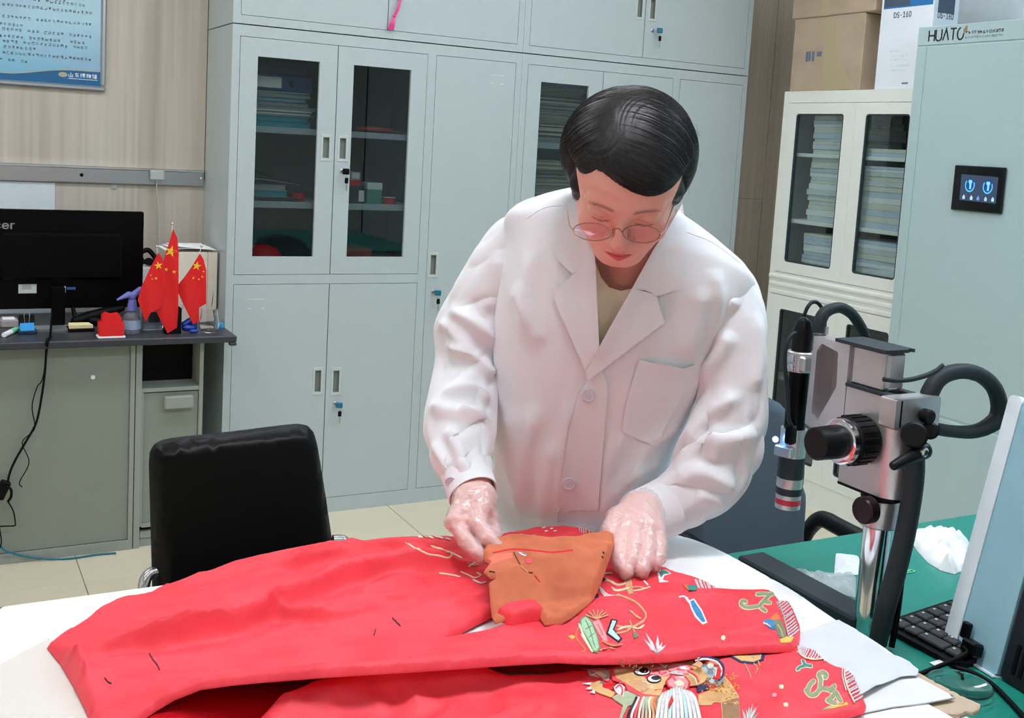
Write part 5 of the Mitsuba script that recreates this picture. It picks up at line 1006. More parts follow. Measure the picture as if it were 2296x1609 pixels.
dragon = [('gold', z8((1560, 700), (1800, 610), (1880, 470), (1960, 560), (2060, 720), (2080, 1100), (1860, 1100), (1840, 800), (1760, 790), (1720, 830), (1560, 830))),
    ('brown', z8((1850, 800), (1960, 760), (2060, 740), (2075, 1100), (1870, 1100))), ('orange', z8((1590, 230), (1700, 240), (1850, 340), (1700, 330), (1620, 290))),
    ('pale', z8((1500, 350), (1640, 330), (1780, 360), (1860, 440), (1870, 540), (1800, 600), (1640, 520), (1560, 430))), ('navy', z8((1540, 600), (1650, 555), (1710, 630), (1550, 675))),
    ('grey', z8((-20, 345), (200, 380), (480, 380), (500, 440), (460, 530), (300, 480), (220, 470), (205, 405))), ('cream', z8((230, 400), (330, 410), (470, 470), (400, 500)), ), ('rose', z8((270, 440), (400, 520), (470, 545)), 12 * W8), ('white', z8((215, 410), (250, 470), (330, 430)), 10 * W8),
    ('sage', z8((500, 740), (640, 670), (720, 660), (900, 740), (840, 800), (700, 850), (640, 960), (600, 1100), (560, 1100), (640, 840), (560, 790))),
    ('gold', z8((225, 580), (350, 535), (420, 620), (545, 690), (500, 745), (340, 690), (250, 645))), ('red', z8((385, 590), (540, 565), (510, 655), (390, 625))), ('teal', z8((340, 575), (410, 535), (390, 575))),
    ('white', z8((135, 575), (260, 560), (230, 590))), ('white', z8((180, 640), (250, 610), (245, 650))), ('silver', z8((225, 690), (285, 650), (300, 700))), ('white', z8((515, 620), (600, 570), (660, 625), (640, 740), (555, 690))), ('rose', z8((545, 640), (600, 600), (630, 660), (620, 720)), 22 * W8), ('black', z8((515, 640), (560, 585), (640, 590)), 7 * W8),
    ('rose', z8((490, 380), (470, 440), (510, 540), (660, 590), (690, 660), (830, 730), (900, 770), (1095, 780), (1130, 620), (900, 430), (700, 360))),
    ('gold', z8((505, 405), (740, 325), (940, 330), (1100, 290), (1480, 300), (1610, 400), (1710, 520), (1560, 600), (1450, 620), (1300, 560), (1140, 600), (1095, 735), (900, 715), (840, 685), (690, 590), (560, 520))),
    ('cream', z8((540, 400), (740, 345), (760, 390), (620, 440), (540, 450))), ('tan', z8((700, 560), (860, 540), (980, 640), (900, 690), (760, 620))), ('cream', z8((860, 560), (960, 580), (1000, 640), (920, 620)), 10 * W8), ('cream', z8((930, 590), (1060, 600)), 10 * W8),
    ('pink', z8((950, 400), (1100, 370), (1200, 440), (1230, 490), (1060, 505), (960, 470))), ('rose', z8((1000, 450), (1060, 430), (1090, 470)), 22 * W8), ('rose', z8((1110, 480), (1160, 450)), 18 * W8), ('red', z8((900, 490), (1000, 480), (960, 540), (920, 530))),
    ('black', ell(872, 446, 104, 50)), ('white', ell(872, 444, 92, 42)), ('black', ell(892, 435, 56, 34)), ('black', ell(1018, 538, 88, 48)), ('white', ell(1018, 537, 78, 41)), ('black', ell(1040, 530, 58, 27)),
    ('pink', z8((1180, 380), (1360, 320), (1470, 400), (1430, 480), (1280, 470), (1200, 440))), ('rose', z8((1300, 350), (1400, 350), (1490, 420)), 16 * W8), ('white', z8((1310, 370), (1400, 385), (1440, 430), (1350, 430))), ('rose', z8((1300, 420), (1380, 440)), 16 * W8)]
dragon += [('white', z8((1150, 400), (1060 + 30 * i, 340 + 8 * i)), 9 * W8) for i in range(5)] + [('silver', z8((1210, 480), (1300 + 22 * i, 440 + 16 * i)), 10 * W8) for i in range(5)]
dragon += [('red', z8((1150, 590), (1230, 500), (1400, 520), (1460, 600), (1440, 690), (1350, 755), (1290, 705), (1190, 660))), ('pink', z8((1175, 590), (1250, 520), (1400, 540), (1440, 600), (1420, 670), (1345, 725), (1290, 680), (1195, 640))), ('cream', z8((1260, 600), (1330, 560), (1390, 620), (1340, 690))), ('rose', z8((1240, 520), (1270, 570)), 26 * W8), ('white', z8((1270, 530), (1390, 525), (1380, 550)))]
strip_cols = ['black', 'silver', 'rose', 'cream', 'grey', 'sage', 'cream', 'tan', 'orange', 'brown', 'cream', 'rose', 'black', 'grey']
for i, c in enumerate(strip_cols):
    x0, x1 = 760 + 30 * i, 700 + 44 * i; dragon.append((c, z8((x0 + 40, 790), (x0 + 12, 860), (x1, 990), (x1 - 10, 1120)), 30 * W8))
for i in range(11):
    x0, x1 = 1130 + 32 * i, 1040 + 54 * i; c = ['white', 'silver', 'white', 'pale'][i % 4]
    dragon += [('grey', z8((x0, 690 + 14 * abs(i - 5)), ((x0 + x1) / 2, 850), (x1, 1120)), 46 * W8), (c, z8((x0, 700 + 14 * abs(i - 5)), ((x0 + x1) / 2, 850), (x1, 1120)), 34 * W8)]
dragon += [('red', z8((1190, 900), (1230, 800), (1250, 860), (1190, 960))), ('navy', z8((1500, 345), (1640, 330), (1790, 360), (1865, 450), (1850, 560), (1800, 610)), 20 * W8), ('white', z8((1520, 365), (1640, 350), (1770, 380), (1835, 460), (1830, 560)), 16 * W8), ('red', z8((1730, 590), (1800, 460), (1840, 500), (1810, 600))), ('cream', z8((1700, 440), (1770, 480), (1760, 570)), 16 * W8)]
dragon += [('grey', ell(1700, 440, 46, 40)), ('white', ell(1700, 440, 30, 26)), ('grey', ell(1700, 440, 14, 12)), ('white', z8((1480, 290), (1560, 250), (1600, 310), (1560, 350), (1500, 330))), ('black', z8((1540, 250), (1605, 300), (1560, 360)), 8 * W8), ('tan', z8((1480, 430), (1560, 380), (1610, 420), (1580, 470))), ('rose', z8((1420, 500), (1520, 560), (1560, 640)), 14 * W8), ('cream', z8((1440, 540), (1510, 600), (1540, 680)), 12 * W8)]
r_ = random.Random(3)
dragon += [('yellow', z8((x, y), (x + 18, y + r_.uniform(-16, 16))), 7 * W8) for x, y in [(r_.uniform(1590, 1860), r_.uniform(660, 780)) for _ in range(34)] + [(r_.uniform(1880, 2040), r_.uniform(600, 950)) for _ in range(30)]]
dragon += [('brown', z8((x, y), (x + 16, y + r_.uniform(-16, 16))), 6 * W8) for x, y in [(r_.uniform(1590, 1860), r_.uniform(660, 780)) for _ in range(20)] + [(r_.uniform(560, 1080), r_.uniform(420, 640)) for _ in range(26)]]
emb(pC, 'embroidered_dragon', dragon, .0010, 'gold embroidered dragon with a white mane', .004)
emb(pC, 'embroidered_moon', [('navy', [(1619, 1452), (1632, 1470), (1660, 1486), (1690, 1489), (1712, 1480), (1716, 1466), (1700, 1462), (1690, 1448)]), ('gold', [(1624, 1452), (1636, 1468), (1662, 1482), (1690, 1485), (1706, 1478), (1708, 1466), (1690, 1450)]), ('yellow', [(1650, 1460), (1680, 1470), (1665, 1478)]), ('pink', [(1676, 1462), (1692, 1468), (1704, 1466)], 4)] + [('tan', l, 2.4) for l in ([(1670, 1488), (1678, 1505), (1684, 1520)], [(1690, 1488), (1698, 1500), (1694, 1512)], [(1700, 1484), (1704, 1494)])])
emb(pC, 'embroidered_feather', barbs('silver', [(1788, 1462), (1800, 1472), (1820, 1478), (1850, 1478)], 24, -62, 12, 2.6) + [('cream', [(1788, 1450), (1796, 1470), (1820, 1480), (1852, 1478)], 2.6)] + barbs('silver', [(1826, 1440), (1836, 1456), (1850, 1472)], 13, 100, 5, 2.4))
emb(pC, 'embroidered_bird', scroll('teal', [[(1800, 1482), (1804, 1492), (1794, 1496), (1788, 1502)], [(1804, 1492), (1818, 1494)]], 6))
emb(pC, 'embroidered_scroll', scroll('olive', [[(1808, 1548), (1816, 1558), (1828, 1558), (1840, 1545), (1856, 1546), (1872, 1552), (1884, 1572)], [(1812, 1546), (1816, 1536), (1824, 1528)], [(1838, 1545), (1840, 1526), (1836, 1514), (1844, 1508), (1852, 1514), (1850, 1520)], [(1872, 1556), (1862, 1568), (1856, 1572), (1872, 1578)], [(1862, 1550), (1870, 1540)]], 9))
emb(pC, 'embroidered_feather', barbs('silver', [(1896, 1490), (1894, 1515), (1902, 1545), (1914, 1575)], 26, -30, 15, 2.4) + [('cream', [(1898, 1486), (1893, 1515), (1902, 1548), (1916, 1578)], 3), ('silver', [(1892, 1490), (1888, 1515), (1897, 1550)], 2.4)])
emb(pC, 'embroidered_rock', [('yellow', [(1846, 1592), (1866, 1580), (1898, 1574), (1902, 1580), (1870, 1588)]), ('orange', [(1862, 1582), (1896, 1575), (1892, 1580)]), ('sage', [(1842, 1594), (1858, 1583), (1868, 1586)])])
for i, (x, y, c) in enumerate(((1752, 1540, 'cream'), (1736, 1558, 'pink'), (1762, 1580, 'cream'), (1905, 1488, 'white'))): emb(pC, 'embroidered_dot', [(c, [(x - 6, y - 2), (x + 1, y - 5), (x + 6, y - 1), (x + 4, y + 5), (x - 4, y + 4)])])
emb(pC, 'embroidered_plume', fan('grey', (1676, 1625), [(1664, 1590), (1680, 1582), (1688, 1578), (1698, 1584), (1700, 1600)], 9) + fan('silver', (1680, 1625), [(1672, 1590), (1692, 1586)], 5))
emb(pD, 'embroidered_crane', [('cream', [(1362, 1340), (1350, 1328), (1343, 1312), (1350, 1299), (1366, 1302), (1384, 1311), (1400, 1308), (1404, 1300), (1396, 1296)], 5), ('navy', [(1342, 1301), (1352, 1294), (1360, 1300), (1350, 1304)]), ('tan', [(1404, 1296), (1416, 1300), (1420, 1330), (1410, 1334), (1402, 1318)]), ('cream', [(1372, 1318), (1380, 1324), (1396, 1322), (1410, 1318)], 4), ('tan', [(1415, 1318), (1430, 1316), (1448, 1320)], 3), ('cream', [(1420, 1325), (1440, 1322), (1458, 1316)], 2.4), ('silver', [(1344, 1318), (1360, 1334), (1378, 1338), (1388, 1334)], 5), ('white', [(1444, 1304), (1452, 1312)], 3), ('silver', [(1346, 1290), (1360, 1286), (1372, 1286)], 3)])
emb(pD, 'embroidered_band', [('navy', [(1318, 1334), (1341, 1332), (1342, 1340), (1322, 1341)]), ('gold', [(1268, 1356), (1290, 1342), (1318, 1336), (1322, 1342), (1295, 1350)]), ('tan', [(1280, 1350), (1300, 1342)], 3), ('cream', [(1300, 1330), (1316, 1326)], 3)])
emb(pD, 'embroidered_bird', [('white', [(1474, 1286), (1480, 1278), (1494, 1278), (1505, 1286), (1490, 1290), (1486, 1300), (1500, 1304), (1478, 1306), (1476, 1296)]), ('teal', [(1478, 1284), (1484, 1279), (1494, 1280), (1502, 1286), (1488, 1288), (1482, 1296)]), ('cream', [(1418, 1286), (1428, 1292), (1440, 1290), (1450, 1286)], 3)])
emb(pD, 'embroidered_feather', barbs('silver', [(1566, 1318), (1590, 1320), (1620, 1324)], 20, -112, 11, 2.4) + [('teal', [(1540, 1314), (1562, 1314), (1562, 1325), (1544, 1326)]), ('orange', [(1530, 1312), (1540, 1314), (1544, 1326)])])
emb(pD, 'embroidered_border', [('gold', [(1118, 1214), (1150, 1210), (1172, 1206), (1196, 1212), (1220, 1218), (1240, 1216)], 5), ('yellow', [(1156, 1206), (1168, 1202), (1176, 1208), (1166, 1212)]), ('cream', [(1190, 1204), (1196, 1200), (1206, 1204)], 3), ('white', [(1226, 1212), (1236, 1210), (1240, 1216)], 5), ('silver', [(1268, 1214), (1280, 1216)], 4), ('cream', [(1292, 1212), (1302, 1210), (1300, 1216)], 3)] + [('white', [(x, y), (x + 6, y - 1)], 2.4) for x, y in ((1216, 1184), (1222, 1192), (1234, 1186), (1242, 1192))] + barbs('silver', [(1300, 1192), (1320, 1202), (1345, 1208)], 14, -100, 8, 2.2))
emb(pE, 'worn_hole', [('black', [(1083, 1263), (1092, 1266), (1098, 1264)], 1.6), ('black', [(1098, 1281), (1108, 1283)], 2.2), ('black', [(1352, 1238), (1354, 1240)], 2.8), ('black', [(1350, 1248), (1352, 1250)], 2.6), ('dark', [(1152, 1238), (1155, 1245), (1161, 1256), (1166, 1266)], 1.8), ('rose', [(1178, 1255), (1186, 1251), (1194, 1256), (1190, 1264), (1180, 1263)]), ('red', [(1198, 1290), (1204, 1294), (1211, 1306), (1204, 1299)]), ('silver', [(1160, 1238), (1172, 1240), (1182, 1243), (1178, 1248), (1168, 1244)]), ('dark', [(1172, 1242), (1180, 1244)], 1.6), ('dark', [(1186, 1284), (1194, 1285)], 1.6), ('tan', [(1168, 1270), (1182, 1283)], 1.6)], .0005, kind='stuff')
emb(pE, 'frayed_edge', [('salmon', [(1090, 1256), (1108, 1242), (1148, 1239), (1150, 1250), (1122, 1258), (1094, 1268)]), ('red', [(1106, 1239), (1150, 1231), (1200, 1234), (1240, 1238), (1285, 1233)], 3)], .0004)

# ------------------------------------------------------------------ the green desk on the right
GZ = .76
mat('m_green_mat', (22, 122, 108), .35, spec=.4); mat('m_grey_metal', (150, 152, 154), .4, .6)
gd = thing('green_desk', 'desk with a green mat carrying the microscope, right of the white table', 'desk')
part(gd, 'top_board', box(.215, 1.95, -3.95, -2.500, GZ - .028, GZ - .003, .003), 'm_grey_metal', 20)
part(gd, 'mat', box(.217, 1.948, -3.948, -2.497, GZ - .0028, GZ, .0012), 'm_green_mat', False)
for x in (.25, 1.86):
    for y in (-3.90, -2.56): part(gd, 'leg', box(x, x + .05, y, y + .05, 0, GZ - .03, .004), 'm_grey_metal', 20)
part(gd, 'crossbar', box(.30, 1.86, -2.545, -2.525, .18, .22, .003), 'm_grey_metal', False)

# ------------------------------------------------------------------ the video microscope on its post
mat('m_satin', (196, 194, 196), .32, .72); mat('m_dark_grey', (40, 48, 54), .5, spec=.3); mat('m_hose', (34, 42, 46), .55, spec=.25); mat('m_black_knob', (10, 10, 12), .4, spec=.25); mat('m_maroon', (28, 10, 14), .35, spec=.3); mat('m_red_label', (196, 40, 58), .4)
ms = thing('video_microscope', 'silver video microscope on a chrome post with a hanging zoom lens', 'microscope')
MXc, MYc = .312, -2.838
xf_ = .285; N_X = np.array([-1.0, 0, 0])
bs = part(ms, 'base_plate', box(.285, .345, -2.83, -2.555, GZ + .0005, GZ + .022, .004), 'm_dark_grey', 20)
part(ms, 'post', lathe([(.0225, GZ + .0008), (.0225, .985)], (MXc, MYc, 0), (0, 0, 1), 40), 'm_chrome')
part(ms, 'collar', lathe([(.0285, .931), (.030, .933), (.030, .972), (.0285, .975)], (MXc, MYc, 0), (0, 0, 1), 40), 'm_satin')
part(ms, 'gasket_ring', lathe([(.0305, .974), (.0305, .980)], (MXc, MYc, 0), (0, 0, 1), 40), 'm_black')
kb = at_x(1928, 1145, .258)
part(ms, 'clamp_knob', lathe([(.017, 0), (.0205, .003), (.0205, .018), (.0185, .021)], (.282, kb[1], kb[2]), N_X, 40), 'm_maroon')
P = shapely.union_all([shapely.box(.285, -2.850, .340, -2.774), Point(.3125, -2.852).buffer(.0275, 16)])
part(ms, 'focus_block', prism(P.buffer(.0015).buffer(-.001), .152, (0, 0, .983)), 'm_satin', 30)
part(ms, 'block_foot', prism(P.buffer(.001), .004, (0, 0, .9795)), 'm_black', 30)
top = P.buffer(.003).difference(affinity.scale(Point(.314, -2.848).buffer(1, 20), .0145, .016))
part(ms, 'block_cap', prism(top, .005, (0, 0, 1.1355)), 'm_dark_grey', 30)
part(ms, 'post_end', lathe([(.0135, 1.1330), (.0135, 1.1372)], (.314, -2.848, 0), (0, 0, 1), 30), 'm_chrome')
kc = at_x(1922, 985, .270); part(ms, 'coarse_knob', lathe([(.036, 0), (.037, .003), (.037, .034), (.034, .040)], (.284, kc[1], kc[2]), N_X, 48), 'm_black_knob')
kn = [boxd((.284 - .020, kc[1] + .0372 * math.cos(a), kc[2] + .0372 * math.sin(a)), (1, 0, 0), (0, math.cos(a), math.sin(a)), (0, -math.sin(a), math.cos(a)), .015, .0014, .0016, .0006) for a in np.linspace(0, 2 * math.pi, 22, endpoint=False)]
part(ms, 'knob_ribs', cat(kn), 'm_black_knob', False, kind='stuff')
part(ms, 'knob_ring', lathe([(.033, .0405), (.0345, .042), (.0345, .052), (.031, .054), (.024, .0545)], (.284, kc[1], kc[2]), N_X, 48), 'm_chrome')
part(ms, 'fine_knob', lathe([(.0245, .0548), (.0255, .057), (.0245, .098), (.022, .100)], (.284, kc[1], kc[2]), N_X, 40), 'm_black_knob')
# dovetail rail and bracket
part(ms, 'dovetail_rail', cat([box(.290, .302, -2.838, -2.775, 1.1405, 1.200, .003), box(.303, .312, -2.834, -2.779, 1.1405, 1.200, .002), box(.296, .334, -2.842, -2.828, 1.1405, 1.200, .005), box(.314, .336, -2.826, -2.78, 1.1405, 1.2, .004)]), 'm_satin', 20)
part(ms, 'rail_cap', prism(shapely.box(.283, -2.846, .338, -2.748).buffer(.004).difference(Point(.334, -2.850).buffer(.006)), .005, (0, 0, 1.2005)), 'm_dark_grey', 20)
ab = Polygon([(-2.772, 1.199), (-2.694, 1.199), (-2.690, 1.055), (-2.712, 1.05), (-2.772, 1.08)])
slot = Polygon([(-2.745, 1.180), (-2.714, 1.186), (-2.707, 1.176), (-2.707, 1.075), (-2.715, 1.070), (-2.736, 1.108), (-2.748, 1.13)]).buffer(.004)
part(ms, 'bracket', cat([prism(ab.difference(slot), .006, (xf_, 0, 0), (0, 1, 0), (0, 0, 1)), prism(ab, .004, (.330, 0, 0), (0, 1, 0), (0, 0, 1)), box(.2912, .3298, -2.772, -2.694, 1.195, 1.199), box(.2912, .3298, -2.695, -2.691, 1.06, 1.195)]), 'm_satin', False)
for (y, z) in ((-2.722, 1.150), (-2.72, 1.09)): part(ms, 'screw', lathe([(.005, 0), (.005, .010), (.003, .011)], (.330, y, z), N_X, 16), 'm_chrome')
# zoom lens
lc = at_x(1773, 1050, .312); LX, LY = .312, lc[1]
def lz(y): return at_y(1773, y, LY)[2]
z = [lz(v) for v in (1138, 1104, 1090, 1075, 1068, 1030, 1010, 985, 960, 846, 790, 772)]
R_ = .0218
part(ms, 'lens_tip', lathe([(.017, z[0]), (R_ * .96, z[0] + .002), (R_ * .97, z[1] - .0006)], (LX, LY, 0), (0, 0, 1), 40), 'm_satin')
part(ms, 'red_label', lathe([(R_ * .985, z[0] + .010), (R_ * .985, z[0] + .019)], (LX, LY, 0), (0, 0, 1), 40), 'm_red_label')
part(ms, 'grip_ring', lathe([(R_, z[1]), (R_, z[2])], (LX, LY, 0), (0, 0, 1), 40), 'm_dark_grey')
part(ms, 'scale_ring', lathe([(R_ * .99, z[2] + .0004), (R_ * .99, z[4] - .0004)], (LX, LY, 0), (0, 0, 1), 40), 'm_satin')
part(ms, 'grip_ring', lathe([(R_ * 1.01, z[4]), (R_ * 1.01, z[5] + .006)], (LX, LY, 0), (0, 0, 1), 40), 'm_dark_grey')
part(ms, 'light_ring', lathe([(R_, z[5] + .0065), (R_, z[8])], (LX, LY, 0), (0, 0, 1), 40), 'm_satin')
part(ms, 'lens_barrel', lathe([(.0175, z[8] + .0004), (.0175, z[9] + .01)], (LX, LY, 0), (0, 0, 1), 40), 'm_black_gloss')
part(ms, 'lens_mount', cat([lathe([(.0215, z[9] + .0105), (.0225, z[9] + .013), (.0225, z[10]), (.020, z[10] + .002)], (LX, LY, 0), (0, 0, 1), 40), box(.290, .332, LY - .032, LY - .018, z[9] + .014, z[10] - .002, .003)]), 'm_satin', 30)
for dz in (.018, .034): part(ms, 'mount_screw', lathe([(.0065, 0), (.0065, .004), (.004, .005)], (LX - .021, LY - .004, z[9] + dz), (-1, -.35, 0), 16), 'm_chrome')
q = at(1746, 990, ((np.array([LX, LY, z[7]]) - EYE) @ FW) - .02)
part(ms, 'lamp_block', boxd((LX - .020, LY - .004, z[6] + .002), unit((1, .25, 0)), unit((-.25, 1, 0)), (0, 0, 1), .010, .016, .009, .002), 'm_satin', 20)
part(ms, 'lamp_plug', boxd((LX - .022, LY - .016, z[7] + .014), unit((1, .25, 0)), unit((-.25, 1, 0)), (0, 0, 1), .008, .008, .016, .003), 'm_black_gloss', 20)
ld = part(ms, 'blue_led', trimesh.Trimesh(*(lambda s: (s.vertices * .0052 + np.array([LX - .034, LY + .006, z[7] + .001]), s.faces))(trimesh.creation.icosphere(2))), 'm_white', True)
scene[ld]['emitter'] = {'type': 'area', 'radiance': rgb((2.2, 9.0, 26.0))}
part(ms, 'camera_plug', lathe([(.0165, z[10] + .0025), (.0175, z[10] + .006), (.0170, z[10] + .034), (.012, z[10] + .052), (.006, z[10] + .058)], (LX, LY, 0), (0, 0, 1), 24), 'm_black_knob')
pt = np.array([LX + .006, LY - .038, 0]); part(ms, 'cable_post', lathe([(.0095, 1.199), (.0095, lz(738) + .01)], pt, (0, 0, 1), 24), 'm_satin')
def arc(pts, Y_): return [at_y(x, y, Y_) for x, y in pts]
part(ms, 'camera_lead', tube([(LX, LY, lz(706))] + arc([(1810, 690), (1820, 678), (1832, 678), (1842, 690), (1848, 712), (1849, 740), (1846, 765)], LY - .02), .0032, 10), 'm_hose', True)
part(ms, 'lamp_lead', tube([(LX - .022, LY - .018, z[7] + .028)] + arc([(1768, 935), (1766, 880), (1760, 820), (1762, 780), (1772, 755), (1785, 745)], LY - .022), .0034, 10), 'm_hose', True)
part(ms, 'cable_sleeve', tube(arc([(1834, 745), (1838, 722), (1848, 702), (1866, 692), (1886, 690), (1908, 702), (1926, 726), (1940, 755), (1946, 790)], LY - .045), [.0105, .0105, .009, .009, .009, .008], 14), 'm_hose', True)
# clamp, lever and hoses on the near side
c0_, c1_ = at_y(2011, 897, -2.893), at_y(2104, 955, -2.893)
part(ms, 'side_clamp', prism(rrect(c1_[0] - c0_[0], c0_[2] - c1_[2], .004), .030, ((c0_[0] + c1_[0]) / 2, -2.863, (c0_[2] + c1_[2]) / 2), (1, 0, 0), (0, 0, 1)), 'm_satin', 20)
part(ms, 'clamp_gap', box(c0_[0] + .010, c0_[0] + .0125, -2.8936, -2.8928, c1_[2] + .004, c0_[2] - .002), 'm_black', False)
kq = at_y(2066, 929, -2.895); part(ms, 'clamp_screw', lathe([(.006, 0), (.006, .004), (.0105, .005), (.0105, .018), (.008, .020)], (kq[0], -2.894, kq[2]), (0, -1, 0), 20), 'm_black_knob')
hY = -2.90
part(ms, 'hinge_block', cat([cyl(at_y(2050, 975, -2.87), at_y(2050, 975, -2.92), .019, 24, .003), cyl(at_y(2085, 965, -2.875), at_y(2085, 965, -2.91), .013, 20, .003)]), 'm_black_knob', 30)
part(ms, 'lever', mesh_of(hulls([[(at_y(2005, 1043, hY - .02), .007), (at_y(2030, 1030, hY - .02), .009), (at_y(2070, 1010, hY - .015), .013)]])), 'm_black_knob', 60)
part(ms, 'lever_screw', lathe([(.007, 0), (.007, .003), (.004, .005)], at_y(2071, 1013, hY - .029), (0, -1, 0), 18), 'm_chrome')
part(ms, 'hose', tube(arc([(2078, 905), (2085, 880), (2102, 852), (2130, 836), (2165, 832), (2200, 842), (2228, 868), (2240, 905), (2235, 938), (2210, 958), (2175, 968), (2130, 966), (2095, 960)], -2.872), [.0135, .0135, .0125, .012, .012, .0125, .013, .0135, .011, .0095, .0095], 16), 'm_hose', True)
rings = [boxd(at_y(x, y, -2.895), RT, UP, FW, .0022, .0125, .0125, .003) for x, y in ()]
part(ms, 'side_lead', tube(arc([(1982, 850), (2010, 853), (2045, 850), (2080, 840), (2100, 830), (2114, 818)], -2.89), [.0035, .0035, .004, .0032], 10), 'm_hose', True)
dn = [at_y(2050, 985, -2.895), at_y(2050, 1060, -2.897), at_y(2040, 1140, -2.90), at_y(2024, 1220, -2.902), at_y(2004, 1300, -2.903), at_y(1984, 1370, -2.903), at_z(1968, 1440, GZ + .014)]
part(ms, 'down_hose', tube(dn, [.0145, .0148, .0148, .0148, .0145, .0135], 16), 'm_hose', True)
part(ms, 'thin_tube', tube([at_y(2034, 1150, -2.885), at_y(2026, 1250, -2.89), at_y(2014, 1360, -2.895), at_z(1999, 1450, GZ + .005)], .0046, 12), 'm_black_gloss', True)

# ------------------------------------------------------------------ number keypad, all-in-one computer and odds and ends
mat('m_key_top', (46, 48, 52), .4, spec=.4); mat('m_key_print', (210, 212, 214), .5)
kp = thing('keyboard', 'black keyboard with grey keys on the green mat below the silver panel', 'keyboard')
KX0, KX1, KY0, KY1 = .336, .505, -2.985, -2.838
part(kp, 'case', xf(prism(rrect(KX1 - KX0, KY1 - KY0, .012), .016, (0, 0, 0)), frame(((KX0 + KX1) / 2, (KY0 + KY1) / 2, GZ + .0006), (1, 0, .09), (0, 1, 0), (-.09, 0, 1))), 'm_black', 20)
kx, ky = .021, .0235
KM = frame(((KX0 + KX1) / 2, (KY0 + KY1) / 2, GZ + .0006), (1, 0, .09), (0, 1, 0), (-.09, 0, 1))
for i in range(6):
    for j in range(5):
        if i == 4 and j in (0,): continue
        if i == 0 and j in (1, 2):
            if j == 2: continue
        cx_, cy_ = -.062 + i * (kx + .004), -.052 + j * (ky + .002)
        hy = ky / 2
        if i == 0 and j == 1: cy_ += (ky + .002) / 2; hy = ky + .001
        kk = part(kp, 'key', xf(box(cx_ - kx / 2, cx_ + kx / 2, cy_ - hy, cy_ + hy, .0166, .0225, .0018), KM), 'm_key_top', False)
        part(kk, 'symbol', xf(box(cx_ + .001, cx_ + .0045, cy_ + hy - .009, cy_ + hy - .005, .0226, .0229), KM), 'm_key_print', False)
mat('m_pc_silver', (158, 202, 218), .34, .2); mat('m_pc_edge', (234, 244, 250), .3, .1); mat('m_dark_device', (14, 24, 32), .4)
pcm = thing('silver_panel', 'tall silver panel of a computer standing on the green mat, right picture edge', 'computer')
A_, B_ = at_z(2110, 1445, GZ), at_z(2262, 1540, GZ); Tp = at_y(2264, 882, A_[1])
yv = unit(np.array([B_[0] - A_[0], B_[1] - A_[1], 0])); uv_ = unit(Tp - A_); Hh = np.linalg.norm(Tp - A_) ; nv = unit(np.cross(yv, uv_))
if nv[0] > 0: nv = -nv
Lw = float(np.linalg.norm((at_z(2234, 1520, GZ) - A_)[:2]))
def panel(u0, u1, w0, w1, d0, d1, r): 
    S_ = shapely.box(w0 + r, u0 + r, w1 - r, u1 - r).buffer(r, quad_segs=8)
    return xf(prism(S_, d1 - d0), frame(A_ - nv * d0 * 0 + nv * (-d1), yv, uv_, np.cross(yv, uv_)) if np.dot(np.cross(yv, uv_), nv) > 0 else frame(A_ - nv * d0, yv, uv_, np.cross(yv, uv_)))
part(pcm, 'edge_frame', panel(.008, Hh, .0, .026, .0, .028, .010), 'm_pc_edge', 20)
part(pcm, 'back_shell', panel(.004, Hh + .002, .0275, Lw, .0015, .03, .006), 'm_pc_silver', 20)
part(pcm, 'foot_strip', panel(.0005, .0035, .03, Lw, -.004, .03, .001), 'm_pc_edge', 20)
q = at_x(2188, 1444, (A_[0] + B_[0]) / 2 + .008); pl = q + nv * .002
part(pcm, 'plug', cat([boxd(pl + nv * .010 - uv_ * .004 + yv * .006, yv, uv_, nv, .014, .010, .010, .003), boxd(pl + nv * .008 + uv_ * .014 - yv * .014, yv, uv_, nv, .007, .012, .005, .002)]), 'm_black_gloss', 20)
k = thing('panel_cable', 'black cable running from the plug on the silver panel to the table corner', 'cable')
part(k, 'lead', tube([pl + nv * .022 - uv_ * .006, at_z(2168, 1462, GZ + .022), at_z(2130, 1483, GZ + .012), at_z(2060, 1512, GZ + .005), at_z(2030, 1530, GZ + .004)], .0034, 8), 'm_black', True)
k = thing('thin_cables', 'black cables lying on the green mat at the lower right corner', 'cable')
for pts, rr in ((((2128, 1478), (2145, 1495), (2175, 1505), (2220, 1530), (2262, 1570), (2300, 1612)), .0036), (((2138, 1500), (2156, 1512), (2158, 1522)), .0018)): part(k, 'lead', tube([at_z(x, y, GZ + rr + .0006) for x, y in pts], rr, 8), 'm_black', True)
k = thing('dark_device', 'dark slab with ribs standing against the silver panel, right picture edge', 'device')
part(k, 'case', panel(.004, Hh + .002, Lw + .004, Lw + .16, .004, .034, .008), 'm_dark_device', 20)
for i in range(6): part(k, 'rib', panel(.018, .060, Lw + .020 + .012 * i, Lw + .026 + .012 * i, .0022, .0040, .001), 'm_black', False)
k = thing('white_slip', 'small white paper slip under the cable beside the keyboard', 'paper'); part(k, 'slip', sag_sheet(*(lambda q: (q[0] - .016, q[0] + .016, q[1] - .006, q[1] + .006))(at_z(2108, 1487, GZ)), lambda u, v: GZ + .0022 + .001 * u), 'm_white', True)
k = thing('watch_glass', 'round clear glass dish lying on the green mat by the cardboard corner', 'glass dish')
wc = at_z(2146, 1550, GZ)
prof = [(r, .004 + .009 * (r / .044) ** 2) for r in np.linspace(.0, .044, 14)]; prof_in = [(r, .0055 + .009 * (r / .044) ** 2) for r in np.linspace(.0435, .0, 14)]
part(k, 'dish', lathe(prof + prof_in, wc + (.004, 0, -.0032), (0, 0, 1), 48, False), 'm_glass', True)
